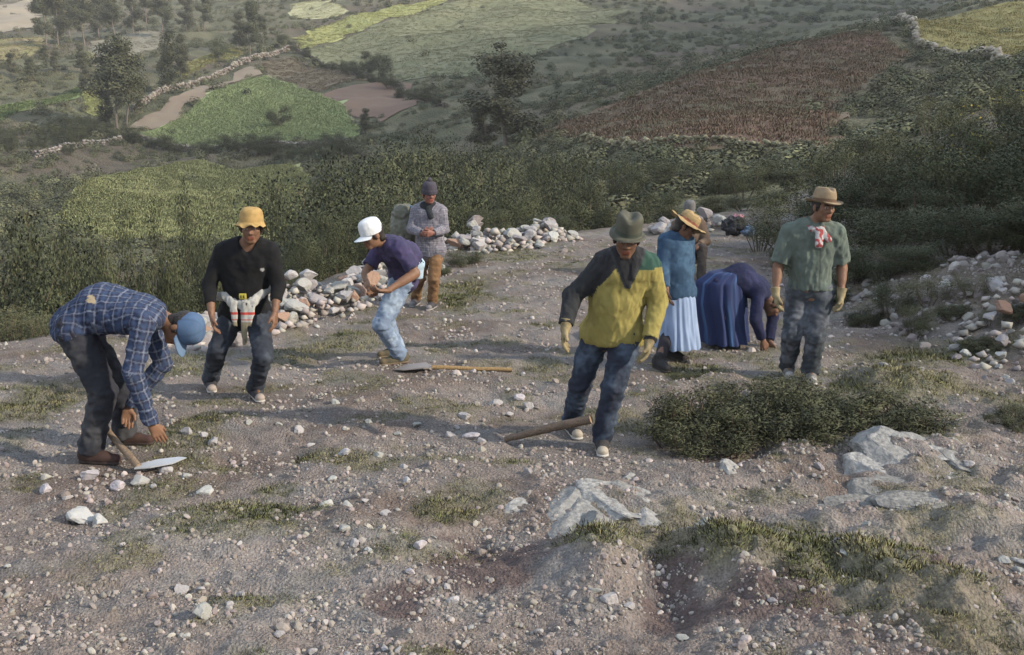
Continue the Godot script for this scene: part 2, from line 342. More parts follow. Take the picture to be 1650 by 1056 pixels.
var TREES := [
	{x = -50.81, d = 134.06, h = 12.76, k = 0, w = 1.25, l = "tall airy tree with a pale trunk at the corner of the green field", g = ""},
	{x = -49.77, d = 134.96, h = 10.48, k = 0, w = 1.1, l = "shorter leafy tree leaning against the tallest one in the valley", g = ""},
	{x = -53.77, d = 138.16, h = 8.04, k = 1, w = 1.4, l = "dark narrow tree behind the tallest valley tree", g = ""},
	{x = -50.76, d = 154.13, h = 9.14, k = 1, w = 1.6, l = "dark dense poplar behind the tan ploughed strip", g = ""},
	{x = -53.07, d = 168.37, h = 7.65, k = 3, w = 1.0, l = "slim tree behind the dark poplar", g = ""},
	{x = -28.91, d = 129.52, h = 4.06, k = 2, w = 1.0, l = "single round tree standing in the green crop field", g = ""},
	{x = -20.86, d = 164.64, h = 5.81, k = 2, w = 1.0, l = "round tree on the field wall under the dry pasture", g = ""},
	{x = -23.06, d = 166.49, h = 3.61, k = 2, w = 0.9, l = "small pale tree beside the round tree on the wall", g = ""},
	{x = -0.64, d = 82.62, h = 8.68, k = 3, w = 1.7, l = "big dim tree rising over the dark hedge", g = ""},
	{x = -2.32, d = 86.14, h = 4.82, k = 3, w = 1.5, l = "lower tree beside the big dim tree", g = ""},
	{x = -17.15, d = 122.54, h = 3.28, k = 3, w = 1.3, l = "small grey tree at the tip of the green field", g = ""},
	{x = -47.55, d = 191.47, h = 10.13, k = 0, w = 1.1, l = "tall tree at the upper end of the stone wall", g = ""},
	{x = -50.71, d = 196.39, h = 7.75, k = 3, w = 1.2, l = "thin tree next to the tall one above the wall", g = ""},
	{x = -50.78, d = 182.66, h = 5.18, k = 2, w = 1.0, l = "light green bushy tree above the ochre strip", g = ""},
	{x = -49.07, d = 209.37, h = 5.9, k = 0, w = 1.1, l = "tree half way to the whitish terrace", g = ""},
	{x = -42.91, d = 197.71, h = 3.58, k = 2, w = 0.9, l = "low dark tree at the head of the long wall", g = ""},
	{x = -63.03, d = 155.65, h = 5.17, k = 3, w = 1.2, l = "small tree above the bright plot", g = ""},
	{x = -69.42, d = 169.54, h = 4.83, k = 3, w = 1.2, l = "young tree on the grey plot edge", g = ""},
	{x = -25.71, d = 186.29, h = 2.54, k = 2, w = 1.0, l = "bush like tree on the pasture", g = ""},
	{x = 16.73, d = 59.22, h = 0.59, k = 2, w = 1.0, l = "tiny bush alone on the reddish field", g = ""},
	{x = -95.39, d = 216.95, h = 11.57, k = 0, w = 1.1, l = "tree in the grove at the far end of the valley", g = "grove far up the valley"},
	{x = -90.01, d = 210.2, h = 12.27, k = 3, w = 1.1, l = "tree in the grove at the far end of the valley", g = "grove far up the valley"},
	{x = -97.55, d = 233.71, h = 12.04, k = 0, w = 1.1, l = "tree in the grove at the far end of the valley", g = "grove far up the valley"},
	{x = -88.79, d = 219.58, h = 12.06, k = 0, w = 1.1, l = "tree in the grove at the far end of the valley", g = "grove far up the valley"},
	{x = -91.42, d = 234.89, h = 11.83, k = 3, w = 1.1, l = "tree in the grove at the far end of the valley", g = "grove far up the valley"},
	{x = -84.68, d = 225.92, h = 10.14, k = 0, w = 1.1, l = "tree in the grove at the far end of the valley", g = "grove far up the valley"},
	{x = -84.01, d = 235.36, h = 11.07, k = 3, w = 1.1, l = "tree in the grove at the far end of the valley", g = "grove far up the valley"},
	{x = -83.16, d = 242.26, h = 10.84, k = 0, w = 1.1, l = "tree in the grove at the far end of the valley", g = "grove far up the valley"},
	{x = -75.14, d = 228.0, h = 10.48, k = 0, w = 1.1, l = "tree in the grove at the far end of the valley", g = "grove far up the valley"},
	{x = -75.07, d = 244.64, h = 9.85, k = 3, w = 1.1, l = "tree in the grove at the far end of the valley", g = "grove far up the valley"},
	{x = -68.82, d = 237.74, h = 9.85, k = 0, w = 1.1, l = "tree in the grove at the far end of the valley", g = "grove far up the valley"},
	{x = -79.01, d = 166.47, h = 4.18, k = 3, w = 1.1, l = "tree in the short row above the thin green strip", g = "trees in the short row"},
	{x = -75.41, d = 164.55, h = 3.95, k = 0, w = 1.1, l = "tree in the short row above the thin green strip", g = "trees in the short row"},
	{x = -78.28, d = 176.17, h = 4.01, k = 0, w = 1.1, l = "tree in the short row above the thin green strip", g = "trees in the short row"},
	{x = -73.48, d = 169.69, h = 4.06, k = 3, w = 1.1, l = "tree in the short row above the thin green strip", g = "trees in the short row"},
	{x = -22.74, d = 107.03, h = 2.27, k = 2, w = 1.2, l = "bushy tree in the hedge at the foot of the green field", g = "hedge trees below the green field"},
	{x = -20.08, d = 103.17, h = 2.19, k = 2, w = 1.2, l = "bushy tree in the hedge at the foot of the green field", g = "hedge trees below the green field"},
	{x = -17.82, d = 100.82, h = 2.5, k = 2, w = 1.2, l = "bushy tree in the hedge at the foot of the green field", g = "hedge trees below the green field"},
	{x = -17.34, d = 103.44, h = 2.56, k = 2, w = 1.2, l = "bushy tree in the hedge at the foot of the green field", g = "hedge trees below the green field"},
	{x = 12.5, d = 10.5, h = 6.2, k = 2, w = 1.25, l = "tree on the slope above the shaded bank", g = "trees above the bank"},
	{x = 15.5, d = 8.8, h = 7.0, k = 2, w = 1.25, l = "tree on the slope above the shaded bank", g = "trees above the bank"},
	{x = 13.2, d = 13.5, h = 6.5, k = 2, w = 1.25, l = "tree on the slope above the shaded bank", g = "trees above the bank"},
	{x = 16.5, d = 12.2, h = 7.2, k = 2, w = 1.25, l = "tree on the slope above the shaded bank", g = "trees above the bank"},
	{x = 15.2, d = 16.5, h = 6.5, k = 2, w = 1.25, l = "tree on the slope above the shaded bank", g = "trees above the bank"},
	{x = 19.0, d = 15.0, h = 7.5, k = 2, w = 1.25, l = "tree on the slope above the shaded bank", g = "trees above the bank"},
	{x = 14.5, d = 20.0, h = 6.0, k = 2, w = 1.25, l = "tree on the slope above the shaded bank", g = "trees above the bank"},
	{x = 19.0, d = 20.0, h = 7.0, k = 2, w = 1.25, l = "tree on the slope above the shaded bank", g = "trees above the bank"},
]
var SHRUB_ZONES := [
	{l = "dark green bush on the slope falling away from the stone heap", g = "bushes on the valley side of the track"},
	{l = "slim upright sapling standing up from the bushes before the meadow", g = "saplings before the meadow"},
	{l = "dark bush in the dense thicket behind the man in the knitted hat", g = "thicket behind the track"},
	{l = "dark bush of the hedge below the terrace edge", g = "hedge below the reddish field"},
	{l = "shaded bush on the bank behind the man in the green shirt", g = "bushes on the shaded bank"},
	{l = "tall flowering bush dotted with yellow on the shaded bank", g = "flowering bushes on the bank", bloom = true},
	{l = "scrubby bush rooted among the stones of the bank", g = "scrub on the stony bank"},
	{l = "grey twiggy bush near the field edge on the bank", g = "grey bushes on the bank"},
	{l = "yellowish green bush at the bend of the track", g = ""},
	{l = "light green bush at the roadside behind the man bending over", g = "light bushes at the roadside"},
	{l = "small green bush at the foot of the far stone heap", g = "bushes at the foot of the far heap"},
	{l = "low dark bush at the foot of the man in the green shirt", g = "low bushes in a spreading row"},
	{l = "tallest hump of the low dark bushes before the green shirt", g = "low bushes in a spreading row"},
	{l = "low dark bush in the middle of the spreading row", g = "low bushes in a spreading row"},
	{l = "low dark bush above the jagged ledge", g = "low bushes in a spreading row"},
	{l = "low dark bush behind the spreading row", g = "low bushes in a spreading row"},
	{l = "small low bush on the shaded ground near the bank", g = "small bushes on the shaded ground"},
	{l = "bush in the hedge at the foot of the green field", g = "hedge at the foot of the green field"},
	{l = "bush along the dark field wall under the pasture", g = "bushes under the pasture"},
	{l = "bush on the dark slope beyond the meadow", g = "bushes on the dark slope"}
]
# shrubs: x, d, height, width, kind, zone
var SHRUBS := [
	[-10.55, 22.0, 6.53, 3.27, 0.0, 0.0],
	[-9.08, 20.0, 6.13, 3.06, 0.0, 0.0],
	[-10.21, 20.0, 6.53, 3.27, 0.0, 0.0],
	[-7.84, 18.0, 4.61, 2.3, 1.0, 0.0],
	[-7.24, 18.0, 4.09, 2.05, 0.0, 0.0],
	[-7.05, 19.0, 4.17, 2.09, 0.0, 0.0],
	[-6.93, 20.0, 4.26, 2.13, 0.0, 0.0],
	[-5.65, 18.0, 2.57, 1.29, 0.0, 0.0],
	[-5.21, 18.0, 2.15, 1.07, 0.0, 0.0],
	[-4.98, 15.5, 1.37, 0.93, 0.0, 0.0],
	[-5.56, 15.5, 1.85, 0.93, 0.0, 0.0],
	[-6.13, 15.5, 2.36, 1.18, 1.0, 0.0],
	[-6.7, 15.5, 2.88, 1.44, 0.0, 0.0],
	[-7.93, 17.0, 4.57, 2.28, 0.0, 0.0],
	[-8.92, 18.0, 5.53, 2.76, 0.0, 0.0],
	[-4.28, 16.5, 0.99, 0.88, 1.0, 0.0],
	[-4.09, 15.0, 0.53, 0.8, 1.0, 0.0],
	[-4.78, 14.0, 0.87, 0.75, 0.0, 0.0],
	[-5.16, 13.4, 1.02, 0.8, 0.0, 0.0],
	[-4.18, 14.0, 0.36, 0.65, 0.0, 0.0],
	[-5.41, 13.0, 0.99, 0.69, 0.0, 0.0],
	[-6.29, 13.4, 1.98, 0.99, 0.0, 0.0],
	[-7.07, 14.0, 2.87, 1.44, 0.0, 0.0],
	[-8.37, 15.5, 4.72, 2.36, 0.0, 0.0],
	[-4.0, 17.5, 0.88, 0.93, 1.0, 0.0],
	[-3.25, 15.0, 0.32, 0.7, 0.0, 0.0],
	[-4.39, 21.0, 2.46, 1.23, 0.0, 0.0],
	[-5.28, 22.0, 3.29, 1.65, 0.0, 0.0],
	[-7.35, 24.0, 5.58, 2.79, 0.0, 0.0],
	[-8.73, 24.0, 5.76, 2.88, 0.0, 0.0],
	[-9.57, 20.0, 6.82, 1.71, 0.0, 1.0],
	[-8.65, 19.0, 6.25, 1.56, 0.0, 1.0],
	[-7.75, 18.0, 5.39, 1.35, 0.0, 1.0],
	[-7.18, 18.0, 4.86, 1.22, 0.0, 1.0],
	[-6.99, 19.0, 4.95, 1.24, 0.0, 1.0],
	[-6.83, 20.0, 5.07, 1.27, 0.0, 1.0],
	[-7.08, 23.0, 6.56, 1.64, 0.0, 1.0],
	[-5.22, 18.0, 2.97, 0.82, 0.0, 1.0],
	[-5.93, 25.0, 6.41, 1.6, 0.0, 1.0],
	[-6.19, 19.0, 4.12, 1.03, 0.0, 1.0],
	[-4.92, 26.0, 5.9, 4.25, 1.0, 2.0],
	[-3.44, 20.0, 1.74, 1.31, 1.0, 2.0],
	[-3.54, 18.0, 1.2, 1.05, 1.0, 2.0],
	[-4.77, 30.0, 6.74, 4.85, 1.0, 2.0],
	[-5.06, 36.0, 7.43, 5.35, 0.0, 2.0],
	[-3.2, 26.0, 4.23, 3.05, 1.0, 2.0],
	[-4.42, 40.0, 7.17, 5.16, 1.0, 2.0],
	[-2.19, 22.0, 1.59, 1.44, 1.0, 2.0],
	[-2.52, 18.5, 0.83, 1.08, 1.0, 2.0],
	[-2.75, 34.0, 6.34, 4.56, 1.0, 2.0],
	[-1.7, 27.0, 3.05, 2.2, 0.0, 2.0],
	[-1.79, 40.0, 5.99, 4.31, 0.0, 2.0],
	[-0.98, 25.0, 1.68, 1.64, 0.0, 2.0],
	[-0.54, 36.0, 5.26, 3.79, 1.0, 2.0],
	[0.08, 27.0, 2.17, 1.77, 1.0, 2.0],
	[0.67, 32.0, 4.11, 2.96, 0.0, 2.0],
	[0.86, 26.0, 1.28, 1.51, 1.0, 2.0],
	[1.82, 38.0, 3.92, 2.82, 1.0, 2.0],
	[1.77, 28.0, 1.8, 1.83, 0.0, 2.0],
	[1.09, 24.0, 0.53, 1.22, 1.0, 2.0],
	[-3.58, 48.0, 6.65, 4.79, 1.0, 2.0],
	[-2.63, 52.0, 5.94, 4.27, 1.0, 2.0],
	[-4.92, 50.0, 7.1, 5.11, 1.0, 2.0],
	[0.69, 46.0, 4.37, 3.14, 1.0, 2.0],
	[-6.97, 44.0, 7.71, 5.55, 0.0, 2.0],
	[-6.94, 38.0, 7.6, 5.47, 1.0, 2.0],
	[-0.5, 23.5, 0.86, 1.2, 1.0, 2.0],
	[2.91, 36.0, 3.17, 2.28, 0.0, 3.0],
	[4.4, 42.0, 2.25, 2.14, 1.0, 3.0],
	[5.66, 44.0, 1.68, 2.24, 1.0, 3.0],
	[6.41, 42.0, 1.49, 2.44, 1.0, 3.0],
	[7.76, 44.0, 1.13, 2.56, 0.0, 3.0],
	[8.02, 40.0, 1.29, 2.33, 0.0, 3.0],
	[8.08, 36.0, 1.35, 2.09, 1.0, 3.0],
	[9.93, 40.0, 1.05, 2.33, 1.0, 3.0],
	[9.81, 36.0, 0.94, 2.36, 0.0, 3.0],
	[2.61, 28.0, 1.33, 1.63, 0.0, 3.0],
	[3.58, 29.0, 1.27, 1.69, 0.0, 3.0],
	[4.51, 30.0, 1.22, 1.75, 1.0, 3.0],
	[5.67, 29.0, 0.74, 1.69, 0.0, 3.0],
	[6.32, 28.0, 0.5, 1.63, 1.0, 3.0],
	[7.15, 28.0, 0.52, 1.63, 0.0, 3.0],
	[2.79, 25.0, 0.41, 1.27, 0.0, 3.0],
	[10.07, 34.0, 0.79, 1.98, 0.0, 3.0],
	[4.66, 17.0, 1.03, 1.59, 1.0, 4.0],
	[5.46, 18.0, 1.09, 1.83, 1.0, 4.0],
	[6.1, 18.0, 0.93, 1.83, 0.0, 4.0],
	[6.99, 19.0, 1.03, 1.93, 0.0, 4.0],
	[5.03, 14.5, 0.71, 1.48, 0.0, 4.0],
	[5.13, 13.6, 0.69, 1.5, 1.0, 4.0],
	[5.99, 15.0, 0.86, 1.65, 0.0, 4.0],
	[5.6, 13.0, 0.65, 1.54, 1.0, 4.0],
	[5.89, 12.6, 0.64, 1.5, 1.0, 4.0],
	[6.23, 12.4, 0.78, 1.58, 0.0, 4.0],
	[7.66, 24.0, 1.51, 2.24, 1.0, 4.0],
	[9.21, 26.0, 1.54, 2.43, 1.0, 4.0],
	[6.47, 12.0, 0.7, 1.63, 1.0, 4.0],
	[4.38, 13.0, 0.64, 1.1, 0.0, 4.0],
	[4.63, 12.6, 0.46, 1.07, 1.0, 4.0],
	[4.44, 14.5, 0.63, 1.23, 0.0, 4.0],
	[3.95, 14.0, 0.64, 0.95, 0.0, 4.0],
	[4.92, 12.2, 0.4, 1.04, 0.0, 4.0],
	[6.74, 11.8, 1.8, 1.7, 0.0, 4.0],
	[6.72, 11.0, 1.92, 1.59, 1.0, 4.0],
	[6.98, 10.6, 1.9, 1.62, 0.0, 4.0],
	[6.2, 10.6, 1.02, 1.35, 1.0, 4.0],
	[7.31, 14.0, 1.19, 1.9, 1.0, 4.0],
	[4.22, 16.0, 0.63, 0.95, 0.0, 4.0],
	[3.97, 12.4, 0.53, 0.74, 0.0, 4.0],
	[6.91, 18.0, 1.46, 1.99, 1.0, 4.0],
	[7.13, 17.0, 1.57, 2.02, 0.0, 4.0],
	[7.36, 16.0, 1.62, 2.04, 1.0, 4.0],
	[7.93, 16.0, 1.62, 2.04, 1.0, 4.0],
	[8.84, 22.0, 1.38, 1.76, 1.0, 5.0],
	[9.6, 22.0, 1.64, 1.91, 1.0, 5.0],
	[10.36, 22.0, 1.83, 1.91, 1.0, 5.0],
	[10.64, 21.0, 1.79, 1.82, 1.0, 5.0],
	[8.22, 18.0, 1.1, 1.56, 1.0, 5.0],
	[8.28, 17.0, 0.99, 1.36, 1.0, 5.0],
	[8.02, 19.0, 0.9, 1.52, 1.0, 5.0],
	[9.25, 24.0, 0.82, 1.76, 1.0, 5.0],
	[12.17, 28.0, 1.65, 1.87, 1.0, 5.0],
	[14.24, 30.0, 1.38, 2.0, 1.0, 5.0],
	[4.21, 11.2, 0.45, 0.65, 1.0, 6.0],
	[4.53, 11.0, 0.41, 0.72, 2.0, 6.0],
	[4.91, 10.8, 0.27, 0.63, 2.0, 6.0],
	[4.14, 10.3, 0.38, 0.45, 1.0, 6.0],
	[4.56, 10.4, 0.25, 0.53, 3.0, 6.0],
	[4.76, 10.0, 0.18, 0.44, 2.0, 6.0],
	[3.95, 11.2, 0.32, 0.57, 3.0, 6.0],
	[5.07, 9.9, 0.22, 0.58, 3.0, 6.0],
	[8.92, 26.0, 1.26, 1.32, 2.0, 7.0],
	[11.71, 32.0, 1.01, 1.63, 2.0, 7.0],
	[10.64, 34.0, 1.28, 1.48, 2.0, 7.0],
	[15.16, 38.0, 1.56, 1.66, 2.0, 7.0],
	[6.49, 18.0, 0.71, 0.65, 2.0, 7.0],
	[4.49, 18.5, 0.94, 1.18, 2.0, 8.0],
	[-5.42, 10.9, 0.51, 0.99, 2.0, 9.0],
	[-4.94, 10.7, 0.28, 0.71, 2.0, 9.0],
	[-5.85, 10.9, 0.57, 0.86, 2.0, 9.0],
	[-0.88, 16.0, 0.32, 0.58, 1.0, 10.0],
	[-0.6, 16.4, 0.24, 0.5, 1.0, 10.0],
	[-1.03, 15.4, 0.23, 0.37, 1.0, 10.0],
	[1.3, 6.8, 0.6, 1.0, 3.0, 11.0],
	[1.75, 7.0, 0.66, 1.15, 3.0, 12.0],
	[2.2, 7.05, 0.62, 1.15, 3.0, 13.0],
	[2.7, 7.12, 0.58, 1.1, 3.0, 14.0],
	[2.1, 7.5, 0.5, 1.0, 3.0, 15.0],
	[1.52, 8.57, 0.14, 0.4, 3.0, 16.0],
	[4.44, 9.49, 0.2, 0.5, 3.0, 16.0],
	[3.64, 7.11, 0.22, 0.5, 3.0, 16.0],
	[3.44, 8.85, 0.15, 0.5, 3.0, 16.0],
	[-51.69, 127.96, 1.82, 2.34, 1.0, 17.0],
	[-49.75, 127.41, 2.0, 2.84, 1.0, 17.0],
	[-47.78, 124.92, 1.71, 2.35, 0.0, 17.0],
	[-46.48, 125.93, 2.48, 3.15, 0.0, 17.0],
	[-45.2, 125.35, 2.15, 2.77, 0.0, 17.0],
	[-42.63, 123.23, 1.65, 2.02, 1.0, 17.0],
	[-40.94, 122.97, 2.58, 3.84, 0.0, 17.0],
	[-39.51, 121.92, 1.51, 2.21, 1.0, 17.0],
	[-37.5, 120.99, 1.24, 1.68, 0.0, 17.0],
	[-35.86, 119.16, 1.78, 2.42, 1.0, 17.0],
	[-34.49, 117.69, 1.99, 3.57, 1.0, 17.0],
	[-32.32, 117.47, 2.42, 3.94, 0.0, 17.0],
	[-31.66, 118.53, 1.5, 2.58, 0.0, 17.0],
	[-29.62, 115.25, 2.32, 3.68, 1.0, 17.0],
	[-27.81, 113.82, 2.16, 2.94, 1.0, 17.0],
	[-26.29, 114.4, 2.56, 4.55, 0.0, 17.0],
	[-24.82, 110.19, 1.38, 2.46, 0.0, 17.0],
	[-22.67, 109.04, 1.85, 2.74, 1.0, 17.0],
	[-21.4, 109.14, 1.2, 2.11, 0.0, 17.0],
	[-20.12, 107.56, 1.75, 2.92, 1.0, 17.0],
	[-18.21, 104.75, 2.43, 3.21, 1.0, 17.0],
	[-16.78, 103.0, 2.3, 4.02, 1.0, 17.0],
	[-39.08, 189.75, 2.03, 3.25, 1.0, 18.0],
	[-35.86, 184.09, 2.28, 3.65, 0.0, 18.0],
	[-33.31, 178.06, 1.93, 3.09, 0.0, 18.0],
	[-31.47, 176.16, 1.3, 2.09, 1.0, 18.0],
	[-29.03, 171.19, 1.64, 2.62, 0.0, 18.0],
	[-26.66, 167.65, 1.76, 2.82, 0.0, 18.0],
	[-25.32, 165.15, 2.44, 3.9, 1.0, 18.0],
	[-23.1, 161.33, 1.82, 2.92, 0.0, 18.0],
	[-20.93, 156.95, 1.87, 2.99, 0.0, 18.0],
	[-19.26, 155.64, 2.42, 3.88, 0.0, 18.0],
	[-17.47, 151.32, 2.4, 3.85, 1.0, 18.0],
	[-15.66, 145.77, 2.19, 3.51, 0.0, 18.0],
	[-14.15, 144.27, 1.36, 2.17, 1.0, 18.0],
	[-12.52, 139.29, 1.78, 2.84, 1.0, 18.0],
	[-11.03, 134.8, 2.58, 4.13, 0.0, 18.0],
	[-9.37, 131.13, 1.64, 2.62, 1.0, 18.0],
	[-53.87, 127.26, 2.89, 4.04, 1.0, 19.0],
	[-57.36, 130.66, 1.45, 2.03, 1.0, 19.0],
	[-53.68, 133.17, 1.98, 2.77, 0.0, 19.0],
	[-54.55, 125.78, 1.71, 2.4, 1.0, 19.0],
	[-57.7, 120.2, 2.41, 3.38, 0.0, 19.0],
	[-61.25, 124.77, 2.83, 3.96, 1.0, 19.0],
	[-58.08, 133.63, 1.74, 2.44, 0.0, 19.0],
	[-56.56, 128.5, 2.56, 3.58, 0.0, 19.0],
	[-50.65, 119.91, 2.92, 4.08, 0.0, 19.0],
	[-54.56, 113.12, 2.39, 3.35, 0.0, 19.0],
	[-48.65, 113.96, 1.41, 1.97, 1.0, 19.0],
	[-52.98, 122.03, 2.31, 3.24, 1.0, 19.0],
	[-51.62, 123.79, 2.79, 3.9, 0.0, 19.0],
	[-50.9, 123.27, 1.76, 2.46, 0.0, 19.0],
	[-54.67, 128.12, 2.15, 3.01, 1.0, 19.0],
	[-54.19, 131.67, 1.92, 2.69, 1.0, 19.0],
	[-61.77, 131.35, 1.22, 1.71, 0.0, 19.0],
	[-53.62, 130.16, 2.21, 3.09, 1.0, 19.0],
	[-60.55, 132.01, 1.25, 1.75, 0.0, 19.0],
	[-52.03, 114.14, 2.34, 3.27, 1.0, 19.0],
	[-58.88, 134.0, 1.36, 1.91, 1.0, 19.0],
	[-56.63, 125.26, 2.06, 2.88, 0.0, 19.0],
]
var ROCKS := [
	{c = Vector2(0.57, 5.55), w = 0.57, l = 0.6, h = 0.085, a = 0.12, s = 3, n = 11, k = Color(0.27, 0.26, 0.245), t = "grey slab of bedrock in front of the man in yellow"},
	{c = Vector2(2.63, 6.33), w = 0.56, l = 0.38, h = 0.085, a = -0.1, s = 5, n = 10, k = Color(0.27, 0.26, 0.245), t = "jagged grey ledge below the spreading bush"},
	{c = Vector2(1.26, 6.03), w = 0.27, l = 0.21, h = 0.08, a = 0.1, s = 8, n = 5, k = Color(0.27, 0.26, 0.245), t = "flat grey rock between the slab and the ledge"},
	{c = Vector2(1.86, 6.01), w = 0.14, l = 0.18, h = 0.09, a = 0.2, s = 11, n = 1, k = Color(0.3, 0.22, 0.15), t = "brown rock lump before the low bushes"},
	{c = Vector2(2.16, 5.7), w = 0.62, l = 0.38, h = 0.035, a = 0.05, s = 14, n = 12, k = Color(0.24, 0.228, 0.21), t = "weathered rock sheet under the ledge"},
	{c = Vector2(2.66, 5.23), w = 0.27, l = 0.44, h = 0.06, a = 0.3, s = 17, n = 5, k = Color(0.27, 0.26, 0.245), t = "broken grey rock at the edge of the grass mounds"},
	{c = Vector2(1.94, 6.46), w = 0.2, l = 0.21, h = 0.06, a = 0.1, s = 20, n = 3, k = Color(0.27, 0.26, 0.245), t = "pale rock peeping out from under the bush"},
]
var STONE_ZONES := [
	{l = "whitish angular stone beside the bending man and his tool", g = "stones at the bending man"},
	{l = "pale stone lying on the grey ground at the front", g = "stones at the front"},
	{l = "whitish stone on the stony middle of the track", g = "stones on the track"},
	{l = "pale stone half sunk in the grassy mounds", g = "stones in the grassy mounds"},
	{l = "small stone on the gravel around the man in the white cap", g = "stones around the white cap"},
	{l = "stone lying below the shaded bank", g = "stones below the bank"}
]
